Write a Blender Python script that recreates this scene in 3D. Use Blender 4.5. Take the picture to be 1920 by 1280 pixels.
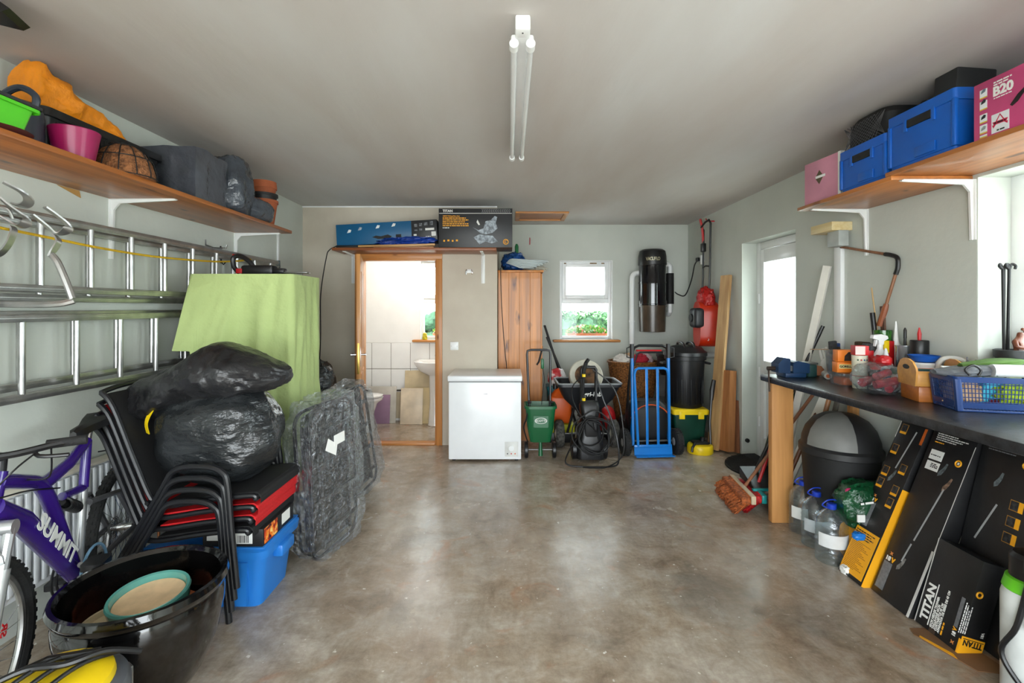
import bpy, bmesh, math, random
from mathutils import Vector, Matrix, noise, Euler
for o in list(bpy.data.objects): bpy.data.objects.remove(o)
SC = bpy.context.scene
COL = SC.collection
PI = math.pi
# ---------------------------------------------------------------- camera, sky, exposure
CAMH = 1.46
cam = bpy.data.cameras.new('camera'); camo = bpy.data.objects.new('camera', cam); COL.objects.link(camo)
camo.location = (0, 0, CAMH); camo.rotation_euler = (PI/2, 0, 0)
cam.sensor_width = 36; cam.lens = 907/1920*36; cam.shift_x = 5/1920; cam.shift_y = -63/1920
cam.clip_start = 0.02
SC.camera = camo
W = bpy.data.worlds.new('overcast_sky'); SC.world = W; W.use_nodes = True
bg = W.node_tree.nodes['Background']; bg.inputs[0].default_value = (0.89, 0.96, 1.0, 1); bg.inputs[1].default_value = 4.6
SC.view_settings.view_transform = 'Standard'; SC.view_settings.look = 'None'
SC.view_settings.exposure = 1.35; SC.view_settings.gamma = 1; SC.view_settings.use_curve_mapping = False
def portal(name, loc, rot, sx, sy):
    l = bpy.data.lights.new(name, 'AREA'); l.shape = 'RECTANGLE'; l.size = sx; l.size_y = sy
    l.cycles.is_portal = True
    o = bpy.data.objects.new(name, l); COL.objects.link(o); o.location = loc; o.rotation_euler = rot
FRONT = -1.7           # the open vehicle door behind the camera
XL, XR, YN, YD, ZC = -2.2, 2.32, 5.15, 6.28, 2.54
portal('portal_vehicle_door', (0.05, FRONT-0.32, 1.12), (PI/2, 0, 0), 3.9, 2.2)
portal('portal_side_window', (XR+0.33, 1.5, 1.55), (0, PI/2, 0), 1.1, 1.8)
portal('portal_side_door', (XR+0.33, 4.375, 1.05), (0, PI/2, 0), 2.1, 0.9)
portal('portal_end_window', (1.0, YD+0.33, 1.56), (-PI/2, 0, 0), 0.7, 1.04)
portal('portal_washroom_window', (-0.86, YD+0.33, 1.56), (-PI/2, 0, 0), 0.6, 1.04)

# ---------------------------------------------------------------- materials
def S(c):
    return tuple(((v/255)/12.92 if v/255 <= .04045 else ((v/255+.055)/1.055)**2.4) for v in c) + (1,)
MC = {}
def mat(key, col=(128,128,128), rough=.5, metal=0, var=.12, vs=6, bump=0, bs=60, coat=0, stretch=(1,1,1), col2=None, spec=.5, thr=(.35,.65), dist=.02):
    if key in MC: return MC[key]
    m = bpy.data.materials.new(key); m.use_nodes = True; nt = m.node_tree; N = nt.nodes; L = nt.links
    b = N['Principled BSDF']
    b.inputs['Roughness'].default_value = rough; b.inputs['Metallic'].default_value = metal
    b.inputs['Coat Weight'].default_value = coat; b.inputs['Coat Roughness'].default_value = .08
    b.inputs['Specular IOR Level'].default_value = spec
    tc = N.new('ShaderNodeTexCoord'); mp = N.new('ShaderNodeMapping'); mp.inputs['Scale'].default_value = stretch
    L.new(tc.outputs['Object'], mp.inputs[0])
    n = N.new('ShaderNodeTexNoise'); n.inputs['Scale'].default_value = vs; n.inputs['Detail'].default_value = 5
    L.new(mp.outputs[0], n.inputs[0])
    r = N.new('ShaderNodeValToRGB'); c = S(col)
    c2 = S(col2) if col2 else tuple(max(0, v*(1-2*var)) for v in c[:3])+(1,)
    r.color_ramp.elements[0].position = thr[0]; r.color_ramp.elements[0].color = c2
    r.color_ramp.elements[1].position = thr[1]; r.color_ramp.elements[1].color = c
    L.new(n.outputs[0], r.inputs[0]); L.new(r.outputs[0], b.inputs['Base Color'])
    if bump:
        n2 = N.new('ShaderNodeTexNoise'); n2.inputs['Scale'].default_value = bs; n2.inputs['Detail'].default_value = 4
        L.new(mp.outputs[0], n2.inputs[0])
        bp = N.new('ShaderNodeBump'); bp.inputs['Strength'].default_value = bump; bp.inputs['Distance'].default_value = dist
        L.new(n2.outputs[0], bp.inputs['Height']); L.new(bp.outputs[0], b.inputs['Normal'])
    MC[key] = m
    return m
def wood(key, col, dark, axis='Y', rough=.45, knots=.5, scale=1.0, coat=.15, flat=None):
    """Pine: grain lines drawn out along one axis plus dark knots."""
    if key in MC: return MC[key]
    m = bpy.data.materials.new(key); m.use_nodes = True; nt = m.node_tree; N = nt.nodes; L = nt.links
    b = N['Principled BSDF']; b.inputs['Roughness'].default_value = rough; b.inputs['Coat Weight'].default_value = coat
    tc = N.new('ShaderNodeTexCoord'); mp = N.new('ShaderNodeMapping')
    k = {'X': (.05,1,1), 'Y': (1,.05,1), 'Z': (1,1,.05)}[axis]
    mp.inputs['Scale'].default_value = tuple(v*30*scale for v in k)
    L.new(tc.outputs['Object'], mp.inputs[0])
    n = N.new('ShaderNodeTexNoise'); n.inputs['Scale'].default_value = 1; n.inputs['Detail'].default_value = 6; n.inputs['Distortion'].default_value = .4
    L.new(mp.outputs[0], n.inputs[0])
    r = N.new('ShaderNodeValToRGB'); r.color_ramp.elements[0].position = .3; r.color_ramp.elements[1].position = .7
    d0 = S(tuple(int(col[i]*.55+dark[i]*.45) for i in range(3)))
    r.color_ramp.elements[0].color = d0; r.color_ramp.elements[1].color = S(col); L.new(n.outputs[0], r.inputs[0])
    mp2 = N.new('ShaderNodeMapping'); kk = {'X': (.35,1,1), 'Y': (1,.35,1), 'Z': (1,1,.35)}[axis]
    mp2.inputs['Scale'].default_value = tuple(v*7*scale for v in kk); L.new(tc.outputs['Object'], mp2.inputs[0])
    v = N.new('ShaderNodeTexVoronoi'); v.inputs['Scale'].default_value = 1
    src = mp2.outputs[0]
    if flat:
        sx = N.new('ShaderNodeSeparateXYZ'); cx = N.new('ShaderNodeCombineXYZ'); L.new(src, sx.inputs[0])
        k2 = [i for i in range(3) if 'XYZ'[i] != flat]; L.new(sx.outputs[k2[0]], cx.inputs[0]); L.new(sx.outputs[k2[1]], cx.inputs[1])
        v.voronoi_dimensions = '2D'; src = cx.outputs[0]
        dn = N.new('ShaderNodeTexNoise'); dn.inputs['Scale'].default_value = 3.5; L.new(src, dn.inputs[0])
        ad = N.new('ShaderNodeMix'); ad.data_type = 'RGBA'; ad.blend_type = 'LINEAR_LIGHT'; ad.inputs[0].default_value = .22
        L.new(src, ad.inputs[6]); L.new(dn.outputs[1], ad.inputs[7]); src = ad.outputs[2]
    L.new(src, v.inputs['Vector'])
    r2 = N.new('ShaderNodeValToRGB'); r2.color_ramp.elements[0].position = .03; r2.color_ramp.elements[1].position = .03+.14*knots
    r2.color_ramp.elements[0].color = (1,1,1,1); r2.color_ramp.elements[1].color = (0,0,0,1); L.new(v.outputs['Distance'], r2.inputs[0])
    mx = N.new('ShaderNodeMix'); mx.data_type = 'RGBA'; mx.inputs[7].default_value = S(dark)
    L.new(r2.outputs[0], mx.inputs[0]); L.new(r.outputs[0], mx.inputs[6]); L.new(mx.outputs[2], b.inputs['Base Color'])
    bp = N.new('ShaderNodeBump'); bp.inputs['Strength'].default_value = .15; bp.inputs['Distance'].default_value = .01
    L.new(n.outputs[0], bp.inputs['Height']); L.new(bp.outputs[0], b.inputs['Normal'])
    MC[key] = m
    return m
def film(key, tint=(255,255,255), clear=.75, rough=.05, bump=.6, bs=14, metal=.8, dist=.05):
    """Thin clear plastic or glass sheet: passes light straight, glints on its creases."""
    if key in MC: return MC[key]
    m = bpy.data.materials.new(key); m.use_nodes = True; nt = m.node_tree; N = nt.nodes; L = nt.links
    N.remove(N['Principled BSDF']); out = N['Material Output']
    t = N.new('ShaderNodeBsdfTransparent'); t.inputs[0].default_value = S(tint)
    p = N.new('ShaderNodeBsdfPrincipled'); p.inputs['Base Color'].default_value = S((228,232,236)); p.inputs['Metallic'].default_value = metal; p.inputs['Roughness'].default_value = rough
    lw = N.new('ShaderNodeLayerWeight'); lw.inputs[0].default_value = .25
    ma = N.new('ShaderNodeMath'); ma.operation = 'MULTIPLY_ADD'; ma.inputs[1].default_value = .45; ma.inputs[2].default_value = 1-clear
    ma.use_clamp = True
    L.new(lw.outputs['Facing'], ma.inputs[0])
    if bump:
        tc = N.new('ShaderNodeTexCoord'); n = N.new('ShaderNodeTexNoise'); n.inputs['Scale'].default_value = bs; n.inputs['Detail'].default_value = 6; n.inputs['Distortion'].default_value = 1.2
        L.new(tc.outputs['Object'], n.inputs[0])
        bp = N.new('ShaderNodeBump'); bp.inputs['Strength'].default_value = bump; bp.inputs['Distance'].default_value = dist
        L.new(n.outputs[0], bp.inputs['Height']); L.new(bp.outputs[0], p.inputs['Normal']); L.new(bp.outputs[0], lw.inputs['Normal'])
    mx = N.new('ShaderNodeMixShader'); L.new(ma.outputs[0], mx.inputs[0]); L.new(t.outputs[0], mx.inputs[1]); L.new(p.outputs[0], mx.inputs[2])
    L.new(mx.outputs[0], out.inputs[0])
    MC[key] = m
    return m

# ---------------------------------------------------------------- mesh building
class MB:
    def __init__(s): s.v = []; s.f = []
    def add(s, vs, fs):
        k = len(s.v); s.v += [Vector(a) for a in vs]; s.f += [tuple(i+k for i in f) for f in fs]; return s
    def box(s, x0, y0, z0, x1, y1, z1, b=0, seg=2):
        bm = bmesh.new()
        vs = [bm.verts.new((x, y, z)) for x in (x0,x1) for y in (y0,y1) for z in (z0,z1)]
        for f in ((0,1,3,2),(4,6,7,5),(0,4,5,1),(2,3,7,6),(0,2,6,4),(1,5,7,3)): bm.faces.new([vs[i] for i in f])
        if b: bmesh.ops.bevel(bm, geom=bm.edges[:], offset=b, segments=seg, affect='EDGES', profile=.5)
        return s.bm(bm)
    def cbox(s, c, d, b=0, seg=2):
        return s.box(c[0]-d[0]/2, c[1]-d[1]/2, c[2]-d[2]/2, c[0]+d[0]/2, c[1]+d[1]/2, c[2]+d[2]/2, b, seg)
    def bm(s, bm):
        bm.verts.index_update()
        s.add([v.co.copy() for v in bm.verts], [[v.index for v in f.verts] for f in bm.faces]); bm.free(); return s
    def loft(s, rings, close=False, cap=True):
        n = len(rings[0]); vs = [p for r in rings for p in r]; fs = []
        m = len(rings)
        for i in range(m if close else m-1):
            for j in range(n):
                a = i*n; c = ((i+1) % m)*n
                fs.append((a+j, a+(j+1)%n, c+(j+1)%n, c+j))
        if cap and not close: fs += [tuple(range(n-1,-1,-1)), tuple(range((m-1)*n, m*n))]
        return s.add(vs, fs)
    def cyl(s, p0, p1, r, r1=None, n=16, cap=True):
        return s.tube([p0, p1], [r, r if r1 is None else r1], n, cap=cap)
    def tube(s, pts, r, n=8, closed=False, cap=True, flat=None, roll=None):
        """Sweep a circle (or a w x t bar when flat=(w,t), flat side facing 'roll') along points."""
        P = [Vector(p) for p in pts]; m = len(P); rings = []
        T = []
        for i in range(m):
            a = P[(i-1) % m] if (closed or i) else P[0]; c = P[(i+1) % m] if (closed or i < m-1) else P[-1]
            d = c-a; T.append(d.normalized() if d.length > 1e-9 else Vector((0,0,1)))
        up = Vector(roll) if roll else (Vector((0,0,1)) if abs(T[0].z) < .9 else Vector((1,0,0)))
        nrm = (up - T[0]*up.dot(T[0])).normalized()
        for i in range(m):
            if i and not roll:
                q = T[i-1].rotation_difference(T[i]); nrm = q @ nrm
            elif roll: nrm = up
            nrm = (nrm - T[i]*nrm.dot(T[i])).normalized(); bi = T[i].cross(nrm)
            if flat:
                w, t = flat
                rings.append([P[i]+bi*(sx*w/2)+nrm*(sy*t/2) for sx, sy in ((-1,-1),(1,-1),(1,1),(-1,1))])
            else:
                rr = r[i] if isinstance(r, (list,tuple)) else r
                rings.append([P[i]+(nrm*math.cos(2*PI*k/n)+bi*math.sin(2*PI*k/n))*rr for k in range(n)])
        return s.loft(rings, closed, cap)
    def lathe(s, prof, n=24, c=(0,0,0), cap=True, sx=1, sy=1):
        rings = [[(c[0]+r*sx*math.cos(2*PI*k/n), c[1]+r*sy*math.sin(2*PI*k/n), c[2]+z) for k in range(n)] for r, z in prof]
        return s.loft(rings, False, cap)
    def prism(s, poly, axis, a, b):
        """Extrude a 2-D outline along an axis from a to b."""
        f = {'X': lambda p, t: (t,p[0],p[1]), 'Y': lambda p, t: (p[0],t,p[1]), 'Z': lambda p, t: (p[0],p[1],t)}[axis]
        return s.loft([[f(p, a) for p in poly], [f(p, b) for p in poly]])
    def grid(s, fn, nu, nv, wrap=False):
        vs = [fn(i/(nu-1) if not wrap else i/nu, j/(nv-1)) for j in range(nv) for i in range(nu)]; fs = []
        for j in range(nv-1):
            for i in range(nu if wrap else nu-1): fs.append((j*nu+i, j*nu+(i+1)%nu, (j+1)*nu+(i+1)%nu, (j+1)*nu+i))
        return s.add(vs, fs)
    def blob(s, c, r, n=28, e=1.0, amp=.0, fr=3, seed=0, ridge=0, flatz=None):
        """A squared-off ellipsoid with crumpled skin."""
        def sp(x, p): return math.copysign(abs(x)**p, x)
        nu, nv = n, n*2//3
        vs = []; fs = []
        for j in range(nv+1):
            th = -PI/2+PI*j/nv
            for i in range(nu):
                ph = 2*PI*i/nu
                d = Vector((sp(math.cos(th),e)*sp(math.cos(ph),e), sp(math.cos(th),e)*sp(math.sin(ph),e), sp(math.sin(th),e)))
                k = 1
                if amp:
                    q = Vector((math.cos(th)*math.cos(ph), math.cos(th)*math.sin(ph), math.sin(th)))*fr+Vector((seed*7.3,seed*3.1,seed))
                    k += amp*noise.noise(q)
                    if ridge: k += ridge*(1-2*abs(noise.noise(q*2.1+Vector((5,2,9)))))
                p = Vector((d.x*r[0]*k, d.y*r[1]*k, d.z*r[2]*k))
                if flatz is not None and p.z < flatz: p.z = flatz
                vs.append(p+Vector(c))
            if j: fs += [((j-1)*nu+i, (j-1)*nu+(i+1)%nu, j*nu+(i+1)%nu, j*nu+i) for i in range(nu)]
        return s.add(vs, fs)
    def xf(s, m, a=0):
        for i in range(a, len(s.v)): s.v[i] = m @ s.v[i]
        return s
    def mesh(s, name, m, smooth=35):
        me = bpy.data.meshes.new(name); me.from_pydata([tuple(v) for v in s.v], [], s.f)
        bm = bmesh.new(); bm.from_mesh(me); bmesh.ops.remove_doubles(bm, verts=bm.verts[:], dist=1e-6)
        bmesh.ops.recalc_face_normals(bm, faces=bm.faces[:]); bm.to_mesh(me); bm.free()
        if smooth:
            me.shade_smooth(); me.set_sharp_from_angle(angle=math.radians(smooth))
        me.materials.append(m); return me
    def build(s, name, m, parent=None, smooth=35, label=None, loc=None, rot=None):
        o = bpy.data.objects.new(name, s.mesh(name, m, smooth)); COL.objects.link(o); o.parent = parent
        if label: o['label'] = label
        if loc: o.location = loc
        if rot: o.rotation_euler = rot
        return o
def thing(name, label, cat, loc=(0,0,0), rz=0, rot=None, group=None):
    o = bpy.data.objects.new(name, None); COL.objects.link(o); o.location = loc; o.empty_display_size = .05
    o.rotation_euler = rot if rot else (0,0,rz)
    o['label'] = label; o['category'] = cat
    if group: o['group'] = group
    return o
def solo(name, mb, m, label, cat, loc=(0,0,0), rz=0, rot=None, group=None, smooth=35):
    o = mb.build(name, m, None, smooth); o.location = loc; o.rotation_euler = rot if rot else (0,0,rz)
    o['label'] = label; o['category'] = cat
    if group: o['group'] = group
    return o
def struct(name, mb, m, label, cat, parent=None, smooth=35):
    o = mb.build(name, m, parent, smooth)
    if not parent: o['kind'] = 'structure'; o['label'] = label; o['category'] = cat
    return o
def dup(root, loc=None, rot=None, label=None):
    def cp(o, par):
        c = o.copy(); COL.objects.link(c); c.parent = par
        for ch in list(o.children): cp(ch, c)
        return c
    r = cp(root, None)
    if loc: r.location = loc
    if rot: r.rotation_euler = rot
    if label: r['label'] = label
    return r
def text(s, size, m, parent, mtx, name='lettering', ext=.0006, bold=0, align='LEFT', shear=0, sx=1):
    cu = bpy.data.curves.new('lettering', 'FONT'); cu.body = s; cu.size = size; cu.extrude = ext; cu.offset = bold
    cu.align_x = align; cu.shear = shear; cu.resolution_u = 3
    t = bpy.data.objects.new('tmp', cu)
    me = bpy.data.meshes.new_from_object(t); bpy.data.objects.remove(t)
    me.transform(mtx @ Matrix.Diagonal((sx,1,1,1))); me.materials.clear(); me.materials.append(m)
    o = bpy.data.objects.new(name, me); COL.objects.link(o); o.parent = parent
    return o
def frame(o, x, y):
    """Matrix with local x along x, local y along y, origin o."""
    x = Vector(x).normalized(); y = Vector(y); y = (y-x*y.dot(x)).normalized(); z = x.cross(y)
    m = Matrix.Identity(4)
    for i in range(3): m[i][0] = x[i]; m[i][1] = y[i]; m[i][2] = z[i]; m[i][3] = o[i]
    return m
def spline(pts, n=6, closed=False):
    P = [Vector(p) for p in pts]; m = len(P); out = []
    for i in range(m if closed else m-1):
        g = lambda k: P[k % m] if closed else P[min(max(k,0),m-1)]
        a, b, c, d = g(i-1), g(i), g(i+1), g(i+2)
        for t in range(n):
            t /= n
            out.append(.5*((2*b)+(c-a)*t+(2*a-5*b+4*c-d)*t*t+(3*b-a-3*c+d)*t**3))
    if not closed: out.append(P[-1])
    return out
def arc(c, r, a0, a1, n, u, v):
    c = Vector(c); u = Vector(u); v = Vector(v)
    return [c+u*(r*math.cos(a0+(a1-a0)*i/n))+v*(r*math.sin(a0+(a1-a0)*i/n)) for i in range(n+1)]
def rrect(w, h, r, n=4, cx=0, cy=0):
    out = []
    for qx, qy, a in ((1,1,0),(-1,1,PI/2),(-1,-1,PI),(1,-1,1.5*PI)):
        for i in range(n+1):
            t = a+PI/2*i/n; out.append((cx+qx*(w/2-r)+r*math.cos(t), cy+qy*(h/2-r)+r*math.sin(t)))
    return out
F = 907.0
def at(px, py, Y): return Vector(((px-955)*Y/F, Y, CAMH-(py-577)*Y/F))
random.seed(4)
BLACK = mat('black_plastic', (22,22,24), .38, var=.15)
BLACKM = mat('black_matt', (16,16,17), .65, var=.15)
WHITEP = mat('white_gloss_paint', (236,238,238), .3, var=.03)
ALU = mat('brushed_aluminium', (190,190,188), .32, .9, var=.12, vs=14)
CHROME = mat('chrome', (215,215,218), .12, 1, var=.03)
STEEL = mat('dull_steel', (140,140,138), .4, .9, var=.15)
RUBBER = mat('tyre_rubber', (26,26,26), .8, var=.2, bump=.2, bs=80)
REDP = mat('red_plastic', (190,22,28), .4, var=.08)
YELP = mat('yellow_plastic', (243,208,20), .4, var=.06)
WHITEINK = mat('white_print', (232,232,228), .6, var=.02)
YELINK = mat('amber_print', (246,172,22), .55, var=.03)
BLKINK = mat('black_print', (20,20,20), .6, var=.02)
# ---------------------------------------------------------------- the room
def concrete():
    m = bpy.data.materials.new('worn_concrete'); m.use_nodes = True; nt = m.node_tree; N = nt.nodes; L = nt.links
    b = N['Principled BSDF']; tc = N.new('ShaderNodeTexCoord')
    def nz(sc, det=6, dis=0, rough=.55):
        n = N.new('ShaderNodeTexNoise'); n.inputs['Scale'].default_value = sc; n.inputs['Detail'].default_value = det
        n.inputs['Distortion'].default_value = dis; n.inputs['Roughness'].default_value = rough; L.new(tc.outputs['Object'], n.inputs[0]); return n
    def ramp(n, stops):
        r = N.new('ShaderNodeValToRGB'); e = r.color_ramp.elements
        e[0].position, e[0].color = stops[0]; e[1].position, e[1].color = stops[-1]
        for p, c in stops[1:-1]: k = e.new(p); k.color = c
        L.new(n.outputs[0], r.inputs[0]); return r
    def mix(f, a, c, mode='MIX'):
        x = N.new('ShaderNodeMix'); x.data_type = 'RGBA'; x.blend_type = mode
        if isinstance(f, float): x.inputs[0].default_value = f
        else: L.new(f, x.inputs[0])
        L.new(a, x.inputs[6]); L.new(c, x.inputs[7]); return x.outputs[2]
    base = ramp(nz(1.7, 8, .3), [(.30, S((140,120,100))), (.46, S((168,150,130))), (.58, S((188,178,165))), (.72, S((206,198,188)))])
    mid = ramp(nz(7, 8, .6, .65), [(.32, S((122,106,90))), (.5, S((176,163,147))), (.7, S((214,208,198)))])
    c = mix(.45, base.outputs[0], mid.outputs[0])
    def nzs(sc, stretch, rot, det=8):
        mp = N.new('ShaderNodeMapping'); mp.inputs['Scale'].default_value = stretch; mp.inputs['Rotation'].default_value = (0,0,rot); L.new(tc.outputs['Object'], mp.inputs[0])
        n = N.new('ShaderNodeTexNoise'); n.inputs['Scale'].default_value = sc; n.inputs['Detail'].default_value = det; n.inputs['Roughness'].default_value = .72; n.inputs['Distortion'].default_value = .8
        L.new(mp.outputs[0], n.inputs[0]); return n
    streak = ramp(nzs(9, (1,.22,1), .5), [(.34, (.62,.58,.54,1)), (.5, (.92,.9,.88,1)), (.66, (1.12,1.12,1.1,1))])
    c = mix(.45, c, streak.outputs[0], 'MULTIPLY')
    streak2 = ramp(nzs(16, (.25,1,1), -.25), [(.36, (.7,.68,.66,1)), (.6, (1.06,1.06,1.06,1))])
    c = mix(.3, c, streak2.outputs[0], 'MULTIPLY')
    rust = ramp(nz(3.3, 6, 1.0), [(.60, (0,0,0,1)), (.72, (.55,.55,.55,1))])
    rc = N.new('ShaderNodeRGB'); rc.outputs[0].default_value = S((176,116,76)); c = mix(rust.outputs[0], c, rc.outputs[0])
    damp = ramp(nz(1.3, 5, .6), [(.56, (0,0,0,1)), (.68, (.5,.5,.5,1))])
    dc = N.new('ShaderNodeRGB'); dc.outputs[0].default_value = S((98,96,90)); c = mix(damp.outputs[0], c, dc.outputs[0])
    fine = ramp(nz(42, 4, .2, .7), [(.3, (.7,.68,.66,1)), (.7, (1,1,1,1))])
    c = mix(.7, c, fine.outputs[0], 'MULTIPLY')
    sp = ramp(nz(26, 2, 0), [(.70, (0,0,0,1)), (.76, (1,1,1,1))])
    pale = N.new('ShaderNodeRGB'); pale.outputs[0].default_value = S((222,216,206))
    c = mix(sp.outputs[0], c, pale.outputs[0])
    L.new(c, b.inputs['Base Color'])
    rr = ramp(nz(2.6, 7, .5), [(.34, (.13,)*3+(1,)), (.56, (.22,)*3+(1,)), (.72, (.42,)*3+(1,))]); L.new(rr.outputs[0], b.inputs['Roughness'])
    n2 = nz(38, 8, .3, .7); bp = N.new('ShaderNodeBump'); bp.inputs['Strength'].default_value = .07; bp.inputs['Distance'].default_value = .02
    L.new(n2.outputs[0], bp.inputs['Height'])
    n3 = nz(3, 3); bp2 = N.new('ShaderNodeBump'); bp2.inputs['Strength'].default_value = .08; bp2.inputs['Distance'].default_value = .03
    L.new(n3.outputs[0], bp2.inputs['Height']); L.new(bp.outputs[0], bp2.inputs['Normal']); L.new(bp2.outputs[0], b.inputs['Normal'])
    return m
CONC = concrete()
CEILM = mat('bare_plaster_ceiling', (208,207,206), .75, var=.05, vs=1.1, stretch=(1.2,.3,1), col2=(190,181,175), thr=(.32,.66), bump=.12, bs=9, dist=.03)
WALLG = mat('grey_green_wall_paint', (203,208,200), .7, var=.04, vs=2, bump=.08, bs=25)
WALLB = mat('bare_plaster_wall', (206,198,182), .75, var=.06, vs=2.2, col2=(194,184,168), bump=.08, bs=18)
WWHITE = mat('washroom_white_wall', (240,240,238), .6, var=.02)
REVEAL = mat('pale_reveal_plaster', (205,210,202), .7, var=.04, vs=4)
UPVC = mat('white_upvc', (238,240,240), .25, var=.02)
GLASS = film('window_glass', (250,253,252), .97, .02, 0)
GROUND = mat('pale_gravel', (226,220,210), .9, var=.06, vs=30)
PINE = wood('pine_trim', (205,140,74), (120,66,26), 'Z')
PINEX = wood('pine_trim_level', (205,140,74), (120,66,26), 'X')
SHELFW = wood('stained_shelf_pine', (182,110,48), (84,40,14), 'Y', .4, .5, .6, flat='Z')
TH = .3
fl = MB().box(XL-TH, FRONT-TH, -.12, XR+TH, YD+TH, 0)
struct('floor', fl, CONC, 'worn polished concrete garage floor', 'floor')
struct('ground', MB().box(-14, -14, -.2, 14, 22, -.125), GROUND, 'pale gravel ground outside', 'ground')
struct('ceiling', MB().box(XL-TH, FRONT-TH, ZC, XR+TH, YD+TH, ZC+.15), CEILM, 'bare grey pink plaster ceiling', 'ceiling')
struct('wall_left', MB().box(XL-TH, FRONT-TH, 0, XL, YD+TH, ZC), WALLG, 'pale grey painted wall behind the ladders', 'wall')
# right wall with a door opening and a window opening
DY0, DY1, DZ = 3.92, 4.826, 2.1
WY0, WY1, WZ0, WZ1 = .55, 2.40, .975, 2.11
w = MB()
w.box(XR, FRONT-TH, 0, XR+TH, WY0, ZC); w.box(XR, WY0, 0, XR+TH, WY1, WZ0); w.box(XR, WY0, WZ1, XR+TH, WY1, ZC)
w.box(XR, WY1, 0, XR+TH, DY0, ZC); w.box(XR, DY0, DZ, XR+TH, DY1, ZC); w.box(XR, DY1, 0, XR+TH, YD+TH, ZC)
struct('wall_right', w, WALLG, 'pale grey painted wall with glazed door and window', 'wall')
# near back wall with the washroom doorway
BX0, BX1, BZ = -1.555, -.79, 1.965
XC = -.13
w = MB(); TB = .1
w.box(XL, YN, 0, BX0-.03, YN+TB, ZC); w.box(BX0-.03, YN, BZ+.03, BX1+.03, YN+TB, ZC); w.box(BX1+.03, YN, 0, XC, YN+TB, ZC)
struct('wall_back', w, WALLB, 'bare pinkish plaster partition wall around the washroom door', 'wall')
struct('wall_partition', MB().box(XC-TB, YN+TB, 0, XC, YD, ZC), WALLB, 'short side wall of the washroom', 'wall')
# end wall with two windows
def wallY(mb, x0, x1, y0, y1, holes):
    xs = x0
    for a, b_, c, d in holes:
        mb.box(xs, y0, 0, a, y1, ZC); mb.box(a, y0, 0, b_, y1, c); mb.box(a, y0, d, b_, y1, ZC); xs = b_
    mb.box(xs, y0, 0, x1, y1, ZC); return mb
struct('wall_end', wallY(MB(), XC, XR+TH, YD, YD+TH, [(.655,1.34,1.05,2.075)]), WALLG, 'grey painted end wall with small window', 'wall')
struct('wall_washroom', wallY(MB(), XL, XC, YD, YD+TH, [(-1.16,-.5,1.05,2.075)]), WWHITE, 'white washroom wall with small window', 'wall')
# front of the garage, vehicle door open
w = MB(); w.box(XL, FRONT-TH, 0, -1.95, FRONT, ZC); w.box(2.05, FRONT-TH, 0, XR, FRONT, ZC); w.box(-1.95, FRONT-TH, 2.22, 2.05, FRONT, ZC)
struct('wall_front', w, WALLG, 'front wall around the open vehicle door', 'wall')
# lining of the white cove line over the partition
struct('trim_1', MB().box(XL, YN-.012, ZC-.012, XC, YN, ZC), WHITEP, 'thin white line where partition meets ceiling', 'trim')
# washroom door: lining, architrave, threshold and leaf
d1 = thing('door_1', 'pine door standing open in pine frame to the washroom', 'door', (BX0, YN, 0)); d1['kind'] = 'structure'
wd = BX1-BX0
MB().box(-.03,-.002,0,0,TB+.002,BZ,.002).build('door_jamb', PINE, d1)
MB().box(wd,-.002,0,wd+.03,TB+.002,BZ,.002).build('door_jamb', PINE, d1)
MB().box(-.03,-.002,BZ,wd+.03,TB+.002,BZ+.03,.002).build('door_head', PINEX, d1)
for x0, x1 in ((-.085,-.012),(wd+.012,wd+.078)):
    MB().box(x0,-.02,0,x1,-.002,BZ+.012,.004).build('architrave', PINE, d1)
MB().box(-.085,-.02,BZ+.012,wd+.078,-.002,BZ+.085,.004).build('architrave', PINEX, d1)
MB().box(0,-.02,0,wd,TB,.022,.004).build('threshold', PINEX, d1)
lf = thing('door_leaf', '', ''); del lf['label']; del lf['category']
lf.parent = d1; lf.location = (-.005, -.03, 0); lf.rotation_euler = (0,0,math.radians(-75.5))
LW = .76
m_ = MB(); m_.box(0,-.018,.03,LW,.018,1.95,.003)
lf2 = m_.build('leaf_panel', wood('pine_leaf', (214,152,84), (128,74,30), 'Z'), lf)
for x0,x1,z0,z1 in ((.1,.34,.25,.85),(.42,.66,.25,.85),(.1,.34,1.05,1.8),(.42,.66,1.05,1.8)):
    for sy in (-1,1): MB().box(x0,sy*.018-.008,z0,x1,sy*.018+.008,z1,.007).build('raised_panel', PINE, lf)
MB().box(LW-.001,-.011,.86,LW+.003,.011,1.14,.001).build('lock_plate', mat('brass',(214,180,96),.3,.9), lf)
for sy in (-1,1):
    k = MB(); k.box(LW-.085,sy*.018-.003,.92,LW-.045,sy*.018+.003,1.10,.002); k.cyl((LW-.065,sy*.018,1.03),(LW-.065,sy*.065,1.03),.009); k.tube([(LW-.065,sy*.06,1.03),(LW-.12,sy*.064,1.03),(LW-.17,sy*.055,1.028)],.009)
    k.build('lever_handle', CHROME, lf)
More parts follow.
